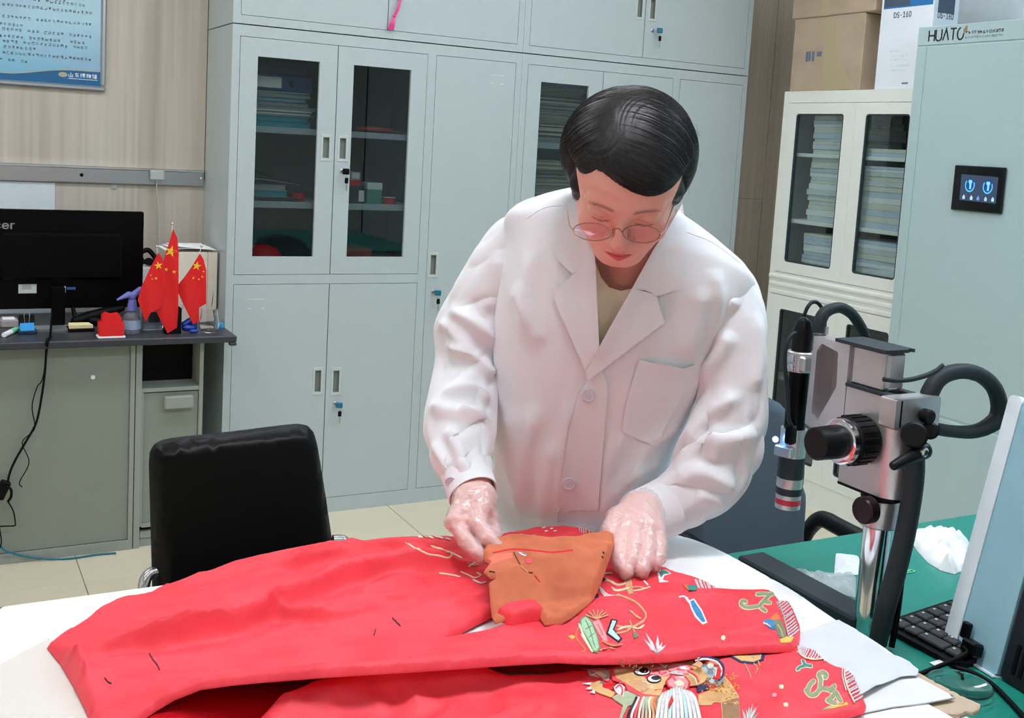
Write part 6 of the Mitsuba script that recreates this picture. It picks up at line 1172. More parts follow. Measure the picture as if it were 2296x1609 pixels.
# plastic bags
scene['m_bag'] = {'type': 'blendbsdf', 'weight': .26, 'a': {'type': 'thindielectric', 'int_ior': 1.35}, 'b': {'type': 'twosided', 'bsdf': {'type': 'principled', 'base_color': rgb(srgb(236, 240, 244)), 'roughness': .25}}}
scene['m_bag_white'] = {'type': 'blendbsdf', 'weight': .78, 'a': {'type': 'thindielectric', 'int_ior': 1.35}, 'b': {'type': 'twosided', 'bsdf': {'type': 'principled', 'base_color': rgb(srgb(240, 242, 244)), 'roughness': .3}}}
def bag(name, label, px, h, m, sc, seed):
    k = thing(name, label, 'plastic bag'); S = Polygon([at_z(x, y, GZ)[:2] for x, y in px]); P, t = tri_poly(S, .005); d = edge_dist(S, P)
    z = GZ + .0012 + h * np.sqrt(np.clip(d / d.max(), 0, 1)) * (.45 + .9 * np.abs(meshkit.fbm(np.c_[P * sc, np.full(len(P), seed)], 3, seed) - .5) * 2)
    part(k, 'film', closed(np.c_[P, z], np.c_[P, np.full(len(P), GZ + .0006)], t), m, True)
bag('plastic_bag', 'white translucent plastic bag crumpled on the green mat beside the silver panel', [(2037, 1205), (2060, 1196), (2110, 1195), (2150, 1205), (2175, 1222), (2170, 1275), (2140, 1288), (2110, 1280), (2080, 1262), (2056, 1235)], .045, 'm_bag_white', 40, 3)
bag('plastic_bag', 'small clear bag with a pale insert standing out behind the microscope post', [(1874, 1242), (1925, 1249), (1935, 1290), (1870, 1288)], .010, 'm_bag_white', 30, 4)
bag('plastic_bag', 'crinkled clear plastic bag lying across the black microscope base', [(1766, 1279), (1800, 1285), (1850, 1288), (1920, 1296), (1918, 1340), (1896, 1335), (1850, 1322), (1812, 1306)], .022, 'm_bag', 70, 5)
k = thing('paper_clip', 'small green wire paper clip on the mat beside the hose', 'clip')
q = at_z(2035, 1281, GZ + .0016); part(k, 'wire', tube([q + (-.012, -.004, 0), q + (.012, -.004, 0), q + (.015, 0, 0), q + (.012, .004, 0), q + (-.008, .004, 0), q + (-.010, .001, 0), q + (.008, .001, 0)], .0009, 6), 'm_glue_green', True)

# ------------------------------------------------------------------ the woman at the table
from scipy.interpolate import LinearNDInterpolator, PchipInterpolator
def surface_net(f, lo, hi, h):
    """Surface of f < 0 on a grid: one vertex in each cell that the surface crosses."""
    lo, hi = np.asarray(lo, float), np.asarray(hi, float); n = np.ceil((hi - lo) / h).astype(int) + 1
    ax = [lo[k] + h * np.arange(n[k]) for k in range(3)]; V = np.empty(n)
    for i0 in range(0, n[0], 24):
        g = np.stack(np.meshgrid(ax[0][i0:i0 + 24], ax[1], ax[2], indexing='ij'), -1); V[i0:i0 + 24] = f(g.reshape(-1, 3)).reshape(g.shape[:3])
    I = V < 0; cells = np.array(np.nonzero(np.logical_or.reduce([I[a:n[0] - 1 + a, b:n[1] - 1 + b, c:n[2] - 1 + c] != I[:-1, :-1, :-1] for a in (0, 1) for b in (0, 1) for c in (0, 1)]))).T
    idx = -np.ones(n, int); idx[tuple(cells.T)] = np.arange(len(cells)); acc, cnt = np.zeros((len(cells), 3)), np.zeros(len(cells))
    C8 = [(a, b, c) for a in (0, 1) for b in (0, 1) for c in (0, 1)]
    for a in C8:
        for k in range(3):
            if a[k]: continue
            b = list(a); b[k] = 1; va, vb = V[tuple((cells + a).T)], V[tuple((cells + b).T)]; m = (va < 0) != (vb < 0); t = va[m] / (va[m] - vb[m])
            p = np.repeat(np.array(a, float)[None], m.sum(), 0); p[:, k] += t; acc[m] += p; cnt[m] += 1
    v = lo + h * (cells + acc / cnt[:, None]); fs = []
    for k in range(3):
        sl = [slice(None)] * 3; sl[k] = slice(0, -1); s2 = [slice(None)] * 3; s2[k] = slice(1, None)
        A = I[tuple(sl)] != I[tuple(s2)]; e = np.array(np.nonzero(A)).T; i, j = (k + 1) % 3, (k + 2) % 3
        e = e[(e[:, i] > 0) & (e[:, j] > 0)]; q = []
        for di, dj in ((1, 1), (0, 1), (0, 0), (1, 0)):
            c = e.copy(); c[:, i] -= di; c[:, j] -= dj; c[:, i] = np.minimum(c[:, i], n[i] - 2); c[:, j] = np.minimum(c[:, j], n[j] - 2); q.append(idx[tuple(c.T)])
        q = np.array(q).T; flip = ~I[tuple(e.T)]; q[flip] = q[flip][:, ::-1]; fs.append(q[(q >= 0).all(1)])
    q = np.vstack(fs); return v, np.vstack([q[:, [0, 1, 2]], q[:, [0, 2, 3]]])
def smin(a, b, k): h = np.clip(.5 + .5 * (b - a) / k, 0, 1); return b * (1 - h) + a * h - k * h * (1 - h)
def smax(a, b, k): return -smin(-a, -b, k)
def ellipsoid(p, c, r): c, r = np.asarray(c, float), np.asarray(r, float); q = (p - c) / r; k0 = np.linalg.norm(q, axis=1); k1 = np.linalg.norm(q / r, axis=1); return k0 * (k0 - 1) / np.maximum(k1, 1e-9)
def capsule(p, a, b, ra, rb=None):
    a, b = np.asarray(a, float), np.asarray(b, float); rb = ra if rb is None else rb
    e = b - a; t = np.clip((p - a) @ e / (e @ e), 0, 1); return np.linalg.norm(p - a - t[:, None] * e, axis=1) - (ra + (rb - ra) * t)
def chain(p, pts, k=.006):
    d = None
    for (a, ra), (b, rb) in zip(pts[:-1], pts[1:]):
        c = capsule(p, a, b, ra, rb); d = c if d is None else smin(d, c, k)
    return d

# the head in its own frame: x to her left, y up, z out of the face; origin between the ears at eye level
def head_frame(px, py, t, pitch, yaw, roll):
    p, s, r = (math.radians(v) for v in (pitch, yaw, roll)); F0 = -FW
    F1 = math.cos(s) * F0 - math.sin(s) * RT; X1 = math.cos(s) * RT + math.sin(s) * F0
    F2 = math.cos(p) * F1 - math.sin(p) * UP; U2 = math.cos(p) * UP + math.sin(p) * F1
    def tw(v): a, b, c = v @ RT, v @ UP, v @ F0; return RT * (a * math.cos(r) + b * math.sin(r)) + UP * (-a * math.sin(r) + b * math.cos(r)) + F0 * c
    return frame(at(px, py, t), tw(X1), tw(U2), tw(F2))
HM = head_frame(1407, 404, 1.645, 46, 5, 7); HI = np.linalg.inv(HM)
def to_head(P): return P @ HI[:3, :3].T + HI[:3, 3]
def from_head(P): return np.asarray(P, float) @ HM[:3, :3].T + HM[:3, 3]
def skull(p): return smin(ellipsoid(p, (0, .032, -.010), (.073, .077, .090)), ellipsoid(p, (0, .032, .026), (.062, .055, .060)), .02)
def face(p):
    p = p / np.array([1.085, 1.0, 1.0]); q = p.copy(); q[:, 0] = np.abs(q[:, 0])
    d = smin(skull(p), ellipsoid(p, (0, -.034, .026), (.060, .078, .060)), .025)
    d = smin(d, capsule(q, (.046, -.048, .000), (.016, -.098, .052), .021, .017), .022)
    d = smin(d, ellipsoid(p, (0, -.098, .058), (.024, .018, .022)), .018)
    d = smin(d, ellipsoid(q, (.036, -.034, .062), (.024, .024, .020)), .018)
    d = smin(d, capsule(q, (.008, .016, .081), (.042, .017, .068), .010, .008), .014)
    d = smax(d, -ellipsoid(q, (.032, -.002, .094), (.017, .009, .015)), .010)
    d = smin(d, ellipsoid(q, (.032, -.003, .070), (.0150, .0105, .0135)), .005)
    d = smin(d, capsule(p, (0, .004, .085), (0, -.031, .1055), .0062, .0098), .010)
    d = smin(d, ellipsoid(p, (0, -.034, .1055), (.0115, .0090, .0100)), .006)
    d = smin(d, ellipsoid(q, (.0138, -.0365, .0950), (.0078, .0075, .0098)), .005)
    d = smax(d, -ellipsoid(q, (.0062, -.0445, .1000), (.0036, .004, .0055)), .003)
    d = smin(d, ellipsoid(p, (0, -.064, .075), (.030, .022, .020)), .014)
    d = smin(d, capsule(q, (.0035, -.0590, .0950), (.0215, -.0655, .0835), .0048, .0020), .004)
    d = smin(d, capsule(q, (.0, -.0720, .0930), (.0160, -.0690, .0855), .0062, .0028), .004)
    d = smax(d, -capsule(q, (.0, -.0658, .1020), (.0205, -.0667, .0890), .0022, .0014), .002)
    d = smin(d, ellipsoid(q, (.0635, -.012, -.016), (.0080, .022, .014)), .006)
    return d
NB = at(1416, 588, 1.800); NBh = to_head(NB[None])[0]
def neck_d(P): return capsule(P, from_head([(0, -.055, -.030)])[0], NB, .050, .056)
def head_sdf(p):
    P = from_head(p); d = smin(face(p), neck_d(P), .018)
    return smin(d, ellipsoid_world(P), .03)
CH = at(1392, 720, 1.850); _ch = (RT, UP, -FW)
def ellipsoid_world(P): q = np.stack([(P - CH) @ v for v in _ch], 1); return ellipsoid(q, (0, 0, 0), (.155, .125, .095))
hv, hf = surface_net(head_sdf, (-.17, -.30, -.20), (.17, .135, .125), .0023)
def skin_colour(p):
    n = len(p); c = np.tile(np.array(srgb(220, 158, 142)), (n, 1)); ax = np.abs(p[:, 0])
    def put(w, col): nonlocal c; w = np.clip(w, 0, 1)[:, None]; c = c * (1 - w) + np.array(srgb(*col)) * w
    put(.42 * np.exp(-(((ax - .036) / .022) ** 2 + ((p[:, 1] + .030) / .020) ** 2)), (222, 132, 124)); put(.40 * np.exp(-((p[:, 0] / .014) ** 2 + ((p[:, 1] + .034) / .018) ** 2)), (216, 126, 116)); put(.25 * np.exp(-(((ax - .032) / .018) ** 2 + ((p[:, 1] - .006) / .010) ** 2)), (196, 124, 112))
    front = p[:, 2] > .045
    by = .0165 + .0040 * np.sin(np.clip((ax - .012) / .040, 0, 1) * 3.0) - .003 * np.clip((ax - .012) / .04, 0, 1); put(front * .75 * np.exp(-((p[:, 1] - by) / .0030) ** 2) * np.clip((ax - .012) / .005, 0, 1) * np.clip((.054 - ax) / .010, 0, 1), (104, 70, 60))
    ey = -.0095 - .0035 * np.sin(np.clip((ax - .018) / .028, 0, 1) * 3.14); put(front * .95 * np.exp(-((p[:, 1] - ey) / .0012) ** 2) * np.clip((ax - .017) / .003, 0, 1) * np.clip((.047 - ax) / .004, 0, 1), (58, 34, 34))
    put(front * .40 * np.exp(-((p[:, 1] - ey - .009) / .0011) ** 2) * np.clip((ax - .018) / .006, 0, 1) * np.clip((.046 - ax) / .008, 0, 1), (160, 96, 88))
    lipw = .0225; yy = p[:, 1] + .0660; up_ = .0095 * np.clip(1 - (ax / lipw) ** 1.6, 0, 1) - .002 * np.exp(-(ax / .003) ** 2); lo_ = .0100 * np.clip(1 - (ax / (lipw * .92)) ** 2, 0, 1)
    inl = front * (p[:, 2] > .072) * np.clip((up_ - yy) / .0015, 0, 1) * np.clip((yy + lo_) / .0015, 0, 1) * (ax < lipw); put(.85 * inl, (196, 62, 70)); put(.8 * inl * np.exp(-(yy / .0013) ** 2), (120, 24, 34))
    put(front * .8 * np.exp(-(((ax - .0062) / .0034) ** 2 + ((p[:, 1] + .0442) / .0030) ** 2)), (112, 52, 50)); return c
parts_v, parts_f, parts_c, nn = [from_head(hv)], [hf], [skin_colour(hv)], len(hv)

# hands: wrist, palm, thumb and four fingers
def A3(l): return [(at(x, y, t), r) for x, y, t, r in l]
RH = dict(arm=A3([(1040, 1005, 1.758, .020), (1052, 1056, 1.708, .021), (1066, 1094, 1.674, .0235), (1062, 1118, 1.652, .0235)]),
    palm=[A3([(1050, 1115, 1.648, .020), (1022, 1168, 1.612, .0125)]), A3([(1060, 1118, 1.648, .021), (1046, 1172, 1.618, .0135)]), A3([(1075, 1115, 1.652, .020), (1072, 1172, 1.632, .0135)]), A3([(1082, 1112, 1.655, .018), (1096, 1165, 1.645, .0115)])],
    fingers=[A3([(1020, 1166, 1.612, .0120), (1046, 1214, 1.588, .0102), (1068, 1236, 1.578, .0092), (1083, 1250, 1.574, .0078)]), A3([(1044, 1174, 1.618, .0115), (1066, 1214, 1.606, .0100), (1086, 1236, 1.596, .0088), (1096, 1247, 1.590, .0076)]), A3([(1072, 1172, 1.634, .0110), (1096, 1202, 1.622, .0095), (1108, 1222, 1.610, .0080)]), A3([(1096, 1162, 1.648, .0100), (1108, 1192, 1.634, .0088), (1112, 1212, 1.624, .0074)]), A3([(1078, 1132, 1.632, .0145), (1068, 1172, 1.606, .0118), (1094, 1208, 1.588, .0100), (1118, 1230, 1.584, .0078)])])
LH = dict(arm=A3([(1510, 1120, 1.790, .020), (1480, 1130, 1.766, .021), (1450, 1136, 1.744, .0235), (1434, 1144, 1.728, .0245)]),
    palm=[A3([(1425, 1138, 1.722, .021), (1398, 1180, 1.676, .0140)]), A3([(1432, 1140, 1.722, .022), (1424, 1180, 1.672, .0145)]), A3([(1442, 1140, 1.726, .022), (1448, 1183, 1.676, .0140)]), A3([(1452, 1142, 1.730, .020), (1470, 1188, 1.686, .0125)])],
    fingers=[A3([(1398, 1180, 1.676, .0138), (1389, 1224, 1.640, .0128), (1389, 1250, 1.620, .0118), (1394, 1268, 1.608, .0102)]), A3([(1424, 1181, 1.672, .0130), (1420, 1226, 1.636, .0118), (1412, 1258, 1.612, .0108), (1404, 1280, 1.600, .0092)]), A3([(1448, 1184, 1.676, .0125), (1450, 1226, 1.642, .0115), (1446, 1256, 1.620, .0106), (1438, 1278, 1.606, .0092)]), A3([(1471, 1188, 1.686, .0115), (1478, 1222, 1.660, .0106), (1476, 1246, 1.642, .0098), (1468, 1264, 1.630, .0086)]), A3([(1414, 1140, 1.716, .0165), (1382, 1162, 1.690, .0138), (1369, 1190, 1.668, .0118), (1370, 1212, 1.652, .0098)])])
def hand_sdf(H):
    def f(p):
        d = chain(p, H['arm'], .01)
        for c in H['palm']: d = smin(d, chain(p, c), .010)
        out = None
        for c in H['fingers']: e = chain(p, c, .003); out = e if out is None else smin(out, e, .0022)
        return smin(d, out, .006)
    return f
def bounds(H, m=.035): P = np.array([c for l in [H['arm']] + H['palm'] + H['fingers'] for c, r in l]); return P.min(0) - m, P.max(0) + m
for H in (RH, LH):
    lo, hi = bounds(H); v, f = surface_net(hand_sdf(H), lo, hi, .0024); c = np.tile(np.array(srgb(226, 172, 158)), (len(v), 1))
    tips = np.array([l[-1][0] for l in H['fingers']]); near = np.min([np.linalg.norm(v - t, axis=1) for t in tips], 0); w = .35 * np.exp(-(near / .014) ** 2)[:, None]; c = c * (1 - w) + np.array(srgb(222, 138, 134)) * w
    parts_v.append(v); parts_f.append(f + nn); parts_c.append(c); nn += len(v)
# trunk, arms and legs under the clothes
BASE = at(1290, 1180, 1.965); SH_R, SH_L = at(1150, 585, 1.845), at(1640, 680, 1.820); EL_R, EL_L = at(1052, 800, 1.862), at(1618, 1000, 1.806)
PEL = np.array([BASE[0], BASE[1] + .01, .86]); XB_, YB_ = BASE[0], BASE[1]
def body_sdf(p):
    d = chain(p, [(NB, .055), (at(1385, 690, 1.87), .085), (at(1320, 980, 1.94), .070), (PEL, .072)], .05)
    d = smin(d, capsule(p, SH_R * .75 + SH_L * .25, SH_L * .75 + SH_R * .25, .038), .05)
    for s, e, w in ((SH_R, EL_R, RH['arm'][0][0]), (SH_L, EL_L, LH['arm'][0][0])): d = smin(d, chain(p, [(s, .030), (e, .026), (w, .021)], .02), .02)
    for sx in (-1, 1): d = smin(d, chain(p, [(PEL + (sx * .075, 0, -.03), .066), ((XB_ + sx * .085, YB_ + .01, .46), .052), ((XB_ + sx * .09, YB_ + .04, .09), .036)], .03), .03)
    return d
v, f = surface_net(body_sdf, (XB_ - .36, YB_ - .32, .05), (XB_ + .36, YB_ + .22, 1.46), .0095)
parts_v.append(v); parts_f.append(f + nn); parts_c.append(np.tile(np.array(srgb(220, 158, 142)), (len(v), 1)))
mat('m_skin', {'type': 'mesh_attribute', 'name': 'vertex_color'}, .48, spec=.35)
wm = thing('person', 'woman in a white lab coat and glasses bending over the red robe', 'person')
part(wm, 'body', (np.vstack(parts_v), np.vstack(parts_f)), 'm_skin', True, color=np.vstack(parts_c))

# hair: thin at the hairline, thick over the crown, swept from a side parting
def trace(px, f, t0=1.45, t1=1.8, n=140):
    px = np.asarray(px, float); D = np.array([ray(x, y) for x, y in px]); out = np.full(len(px), np.nan)
    for t in np.linspace(t0, t1, n):
        m = np.isnan(out); v = f(to_head(EYE + D * t)); out[m & (v < 0)] = t
    return EYE + D * out[:, None], out
hl_px = [(1284, 520), (1285, 470), (1284, 430), (1289, 402), (1308, 385), (1338, 374), (1352, 380), (1372, 398), (1400, 418), (1450, 438), (1495, 450), (1524, 455), (1530, 480), (1528, 520)]
hp, ht = trace(hl_px, skull); L_ = to_head(hp[~np.isnan(ht)])[:, :2]
FACE = Polygon([tuple(q) for q in L_] + [(.10, L_[-1][1] - .01), (.10, -.20), (-.10, -.20), (-.10, L_[0][1] - .01)]).buffer(0)
def hair_th(p):
    xy = shapely.points(p[:, :2]); d = shapely.distance(FACE.boundary, xy); ins = shapely.contains_xy(FACE, p[:, 0], p[:, 1])
    s = np.where(ins, -d, d); back = np.clip((-p[:, 2] - .005) / .02, 0, 1); s = np.where((p[:, 2] < .02), np.maximum(s, back * .04 - .0), s)
    return np.clip(s * 1.1, -.03, None) / 1.0
def strand(p):
    x, y, z = p.T; th = np.arctan2(y - .03, x + .035); phi = np.arctan2(z + .01, np.hypot(x + .035, y - .03))
    side = np.clip((x + .030) / .02, 0, 1)
    u1, u2 = y + .42 * x + .35 * z, y - .775 * x + .3 * z
    n1 = meshkit.noise(np.stack([u1 * 260, x * 14, z * 8], 1), 3); n2 = meshkit.noise(np.stack([u2 * 260, y * 12, z * 8], 1), 5); c1 = meshkit.noise(np.stack([u1 * 70, x * 8, z * 5], 1), 8); c2 = meshkit.noise(np.stack([u2 * 70, y * 8, z * 5], 1), 9)
    return side * (n1 * .5 + c1) + (1 - side) * (n2 * .5 + c2) - .75
def hair_sdf(p):
    th = hair_th(p); t = np.where(th > 0, .0022 + .0150 * (1 - np.exp(-th / .022)), -.010 + th)
    base = smin(skull(p), ellipsoid(p, (-.004, .02, -.040), (.088, .085, .074)), .03)
    d = base - t - .0012 * strand(p) * np.clip(th / .01, 0, 1)
    d = d
    tail = chain(p, [((.060, .014, .004), .019), ((.067, -.010, -.006), .0175), ((.070, -.036, -.016), .011), ((.068, -.066, -.026), .005), ((.066, -.086, -.030), .002)], .01) - .0012 * strand(p)
    tail2 = smin(chain(p, [((-.060, .014, .006), .018), ((-.067, -.010, .006), .0170), ((-.067, -.032, .002), .0125), ((-.064, -.046, -.006), .008)], .01), chain(p, [((-.062, .0, -.02), .018), ((-.056, -.056, -.045), .010)], .01), .01)
    bun = ellipsoid(p, (.01, -.045, -.105), (.045, .040, .032)) - .0015 * strand(p)
    d = smin(smin(d, tail, .022), smin(tail2, bun, .02), .022)
    return d
v, f = surface_net(hair_sdf, (-.125, -.11, -.165), (.125, .165, .125), .0021)
def hair_fn(p, n, uv): return mix([.004, .004, .005], [.016, .014, .014], noise(p.x * 420, p.y * 420, p.z * 120))
mat('m_hair', proc(hair_fn), .40, spec=.28)
def hair_bump(p, n, uv):
    x, y, z = (p.x * float(HI[k, 0]) + p.y * float(HI[k, 1]) + p.z * float(HI[k, 2]) + float(HI[k, 3]) for k in range(3))
    side = dr.clip((x + .030) / .02, 0, 1); u1 = y + .42 * x + .35 * z; u2 = y - .775 * x + .3 * z
    a = noise(u1 * 520, x * 20, z * 14) + .8 * noise(u1 * 190, x * 12, z * 8); b = noise(u2 * 520, y * 18, z * 14) + .8 * noise(u2 * 190, y * 12, z * 8); return side * a + (1 - side) * b
bumped('m_hair', hair_bump, .0011, 6e-4)
hr = part(wm, 'hair', (from_head(v), f), 'm_hair', True, label='black hair swept from a side parting and tied back')
def onto_hair(p, k=2):
    e = 1e-3
    for _ in range(k):
        d = hair_sdf(p); g = np.stack([hair_sdf(p + np.eye(3)[i] * e) - d for i in range(3)], 1) / e; g /= np.linalg.norm(g, axis=1, keepdims=True) + 1e-9; p = p - g * d[:, None]
    return p, g
rs = np.random.default_rng(8); NS = 620; sd = np.where(rs.random(NS) < .62, 1, -1); s0 = rs.uniform(0, 1.15, NS); yy = .055 + .082 * s0
P0 = np.stack([-.034 + .25 * (yy - .08) + sd * rs.uniform(.001, .10, NS) ** 1.0, yy, .095 - .17 * s0 ** 1.3], 1); pts_ = []; q_, g_ = onto_hair(P0, 4)
for k in range(15):
    pts_.append(q_ + g_ * .0006 * min(1, .3 + k * .3)); D = np.where(sd[:, None] > 0, np.array([1.0, -.42, .05]), np.array([-.8, -.62, -.05])) + rs.normal(0, .12, (NS, 1)) * np.array([0, 1, .5]); D = D - g_ * np.sum(D * g_, 1)[:, None]; D /= np.linalg.norm(D, axis=1, keepdims=True) + 1e-9; q_, g_ = onto_hair(q_ + D * .0058, 1)
pts_ = np.array(pts_); okh = [i for i in range(NS) if not FACE.buffer(.002).contains(Point(pts_[-1, i, 0], pts_[-1, i, 1])) or pts_[-1, i, 2] < 0]
scene['m_strand'] = {'type': 'twosided', 'bsdf': {'type': 'principled', 'base_color': rgb((.010, .009, .010)), 'roughness': .5, 'specular': .32}}
part(hr, 'strands', cat([tube(from_head(pts_[:, i]), [.00008, .00026, .00026, .00008], 4, 1, False) for i in okh]), 'm_strand', True, kind='stuff')
rs = np.random.default_rng(4); fly = []
for i in range(22):
    a = rs.uniform(0, 2 * math.pi); p0 = np.array([rs.uniform(-.09, .095), rs.uniform(.02, .12), rs.uniform(-.06, .05)]); p0 = p0 / np.linalg.norm(p0 - (0, .03, -.01)) * .1
    d0 = unit(p0 - (0, .03, -.01)); base_ = np.array([0, .036, -.012]) + d0 * .103; tan_ = unit(np.cross(d0, rs.normal(size=3))); fly.append(tube(from_head([base_, base_ + tan_ * .010 + d0 * .002, base_ + tan_ * .022 + d0 * rs.uniform(-.002, .003)]), .00016, 4, 4))
part(hr, 'flyaway_strands', cat(fly), 'm_hair', True, kind='stuff')

# lofted garments
def loft(rings, n=144, m=150, e=2.3, cap=(False, False), disp=None):
    """rings: (centre, lateral, front, half width, half depth); smooth through all of them."""
    R = [np.r_[c, unit(a), unit(b), wa, wb] for c, a, b, wa, wb in rings]; R = np.array(R); s = np.linspace(0, 1, len(R)); g = np.linspace(0, 1, m); Q = PchipInterpolator(s, R)(g)
    th = np.arange(n) * 2 * np.pi / n; cs, sn = np.cos(th), np.sin(th); X = np.sign(cs) * np.abs(cs) ** (2 / e); Y_ = np.sign(sn) * np.abs(sn) ** (2 / e)
    V = Q[:, None, :3] + Q[:, None, 3:6] * (Q[:, 9][:, None] * X)[..., None] + Q[:, None, 6:9] * (Q[:, 10][:, None] * Y_)[..., None]
    i, j = np.meshgrid(np.arange(m - 1), np.arange(n), indexing='ij'); q = np.stack([i * n + j, (i + 1) * n + j, (i + 1) * n + (j + 1) % n, i * n + (j + 1) % n], -1).reshape(-1, 4)
    F = np.vstack([q[:, [0, 1, 2]], q[:, [0, 2, 3]]]); v = V.reshape(-1, 3)
    if disp is not None:
        nrm = normals(v, F); gg, tt = np.repeat(g, n), np.tile(th, m); v = v + nrm * disp(v, gg, tt, nrm)[:, None]
    return v, F
def normals(v, f):
    fn = np.cross(v[f[:, 1]] - v[f[:, 0]], v[f[:, 2]] - v[f[:, 0]]); n = np.zeros_like(v)
    for k in range(3): np.add.at(n, f[:, k], fn)
    n = n / (np.linalg.norm(n, axis=1, keepdims=True) + 1e-12); return n
def outward(v, f): c = v.mean(0); n = normals(v, f); return (v, f) if np.mean(np.sum(n * (v - c), 1)) > 0 else (v, f[:, ::-1])
def front_t(v, f):
    n = normals(v, f); d = v - EYE; m = np.sum(n * d, 1) < 0; return LinearNDInterpolator(proj(v[m]), (d @ FW)[m])
def d3(P, L):
    best = np.full(len(P), 9.0); al = np.zeros(len(P)); k = 0
    for a, b in zip(L[:-1], L[1:]):
        e = b - a; t = np.clip((P - a) @ e / (e @ e + 1e-12), 0, 1); d = np.linalg.norm(P - a - t[:, None] * e, axis=1); m = d < best; best[m] = d[m]; al[m] = (k + t[m]) / (len(L) - 1); k += 1
    return best, al
def crease(v, f, folds):
    """Raise folds (line, height, width) along lines that lie on the garment."""
    ft = front_t(v, f); n = normals(v, f); out = np.zeros(len(v))
    for line, a, w in folds:
        l = spline(np.array(line, float), 5); t = ft(l); ok = ~np.isnan(t)
        if ok.sum() < 3: continue
        L = np.array([at(x, y, tt) for (x, y), tt in zip(l[ok], t[ok])]); d, al = d3(v, L); out += 1.7 * a * np.exp(-(d / w) ** 2) * np.clip(np.minimum(al, 1 - al) * 5 + .1, 0, 1)
    return v + n * out[:, None], f
def ring(px, py, t, wpx, depth, tilt, lean=0.0):
    a = RT * math.cos(math.radians(tilt)) - UP * math.sin(math.radians(tilt)); b = -FW * math.cos(math.radians(lean)) - UP * math.sin(math.radians(lean)); return (at(px, py, t), a, b, wpx * t / FOCAL, depth)
mat('m_coat', (222, 223, 227), .8, spec=.2, sheen=.15)
tors = [ring(1408, 448, 1.835, 108, .060, 15, -16), ring(1408, 462, 1.832, 122, .066, 15, -16), ring(1409, 484, 1.828, 172, .074, 15, -16), ring(1410, 510, 1.825, 222, .082, 15, -16), ring(1411, 540, 1.823, 268, .090, 15, -16), ring(1410, 575, 1.822, 290, .098, 15, -16), ring(1402, 625, 1.825, 280, .106, 15, -15), ring(1374, 690, 1.835, 264, .113, 14, -13), ring(1346, 780, 1.848, 244, .117, 13, -12), ring(1324, 880, 1.868, 224, .116, 12, -12), ring(1306, 980, 1.895, 205, .114, 10, -12), ring(1292, 1080, 1.925, 188, .112, 9, -10), ring(1284, 1180, 1.968, 180, .112, 8, -6)]
for z, w, d in ((.78, .175, .112), (.66, .190, .118), (.52, .200, .124), (.46, .205, .126)): tors.append((np.array([XB_ + .005, YB_ + .025 * min(1, (.8 - z) * 8), z]), unit((.96, -.28, 0)), unit((-.28, -.96, 0)), w, d))
def torso_disp(v, g, th, n):
    lat = (v - BASE) @ RT; up = (v - BASE) @ UP; a = meshkit.fbm(np.stack([lat * 16 + .1 * up, up * 2.2, np.zeros(len(v)) + 3], 1), 3, 5) - .5; low = np.clip((.55 - g) * 0 + (g - .25) / .4, .25, 1)
    return .016 * a * low
tv, tf_ = outward(*loft(tors, 200, 210, 2.6, disp=torso_disp))
tv, tf_ = crease(tv, tf_, [([(1150, 640), (1185, 700), (1215, 780)], .006, .016), ([(1195, 560), (1180, 650), (1175, 760)], .005, .014), ([(1250, 1170), (1262, 1000), (1280, 890)], .004, .010), ([(1170, 1170), (1180, 1020), (1200, 900)], .007, .016), ([(1345, 1170), (1390, 1090), (1440, 1050), (1490, 1030)], .008, .018), ([(1400, 1080), (1450, 1000), (1530, 940)], .006, .016), ([(1575, 640), (1560, 720), (1540, 800)], .006, .016), ([(1600, 600), (1610, 680), (1590, 760)], .005, .014), ([(1340, 1180), (1360, 1060), (1400, 960)], .005, .014), ([(1220, 1170), (1225, 1080), (1240, 980)], .005, .014), ([(1145, 900), (1150, 1020), (1160, 1150)], .006, .018)])
TFRONT = front_t(tv, tf_)
V_CUT = Polygon([(1284, 430), (1287, 470), (1311, 545), (1325, 600), (1331, 700), (1336, 782), (1352, 780), (1394, 708), (1455, 606), (1497, 545), (1534, 486), (1500, 425)])
pc_ = proj(tv[tf_].mean(1)); nf = np.cross(tv[tf_[:, 1]] - tv[tf_[:, 0]], tv[tf_[:, 2]] - tv[tf_[:, 0]]); facing = np.sum(nf * (tv[tf_].mean(1) - EYE), 1) < 0
keep = ~(facing & shapely.contains_xy(V_CUT, pc_[:, 0], pc_[:, 1]))
ct = part(wm, 'coat', (tv, tf_[keep]), 'm_coat', True, label='white lab coat')
def sleeve(path, n=120, m=170, seed=1, amp=.009, elbow=.5):
    P = np.array([at(x, y, t) for x, y, t, r, q in path]); tan = np.gradient(P, axis=0); rg_ = []
    for (x, y, t, r, q), c, tg in zip(path, P, tan):
        tg = unit(tg); b = unit(-FW - (-FW @ tg) * tg); a = np.cross(b, tg); rg_.append((c, a, b, r * t / FOCAL, r * t / FOCAL * q))
    def disp(v, g, th, nr):
        s = g * len(path) * .35
        rid = lambda x, sd: 1 - np.abs(2 * meshkit.noise(x, sd) - 1)
        a = rid(np.stack([s * 2.3 + 1.1 * np.sin(th + seed), np.cos(th) * .7, np.sin(th) * .7], 1), seed)
        b = rid(np.stack([s * 1.5 - 1.5 * np.cos(th + 1), np.cos(th) * 1.1 + 5, np.sin(th) * 1.1], 1), seed + 3)
        env = .35 + .8 * np.exp(-((g - elbow) / .22) ** 2) + .4 * np.clip((g - .75) * 4, 0, 1); env = env * np.clip((1 - g) * 14, 0, 1)
        return amp * env * (a ** 3.0 * .9 + b ** 2.5 * .7 - .35)
    return outward(*loft(rg_, n, m, 2.0, disp=disp)), rg_
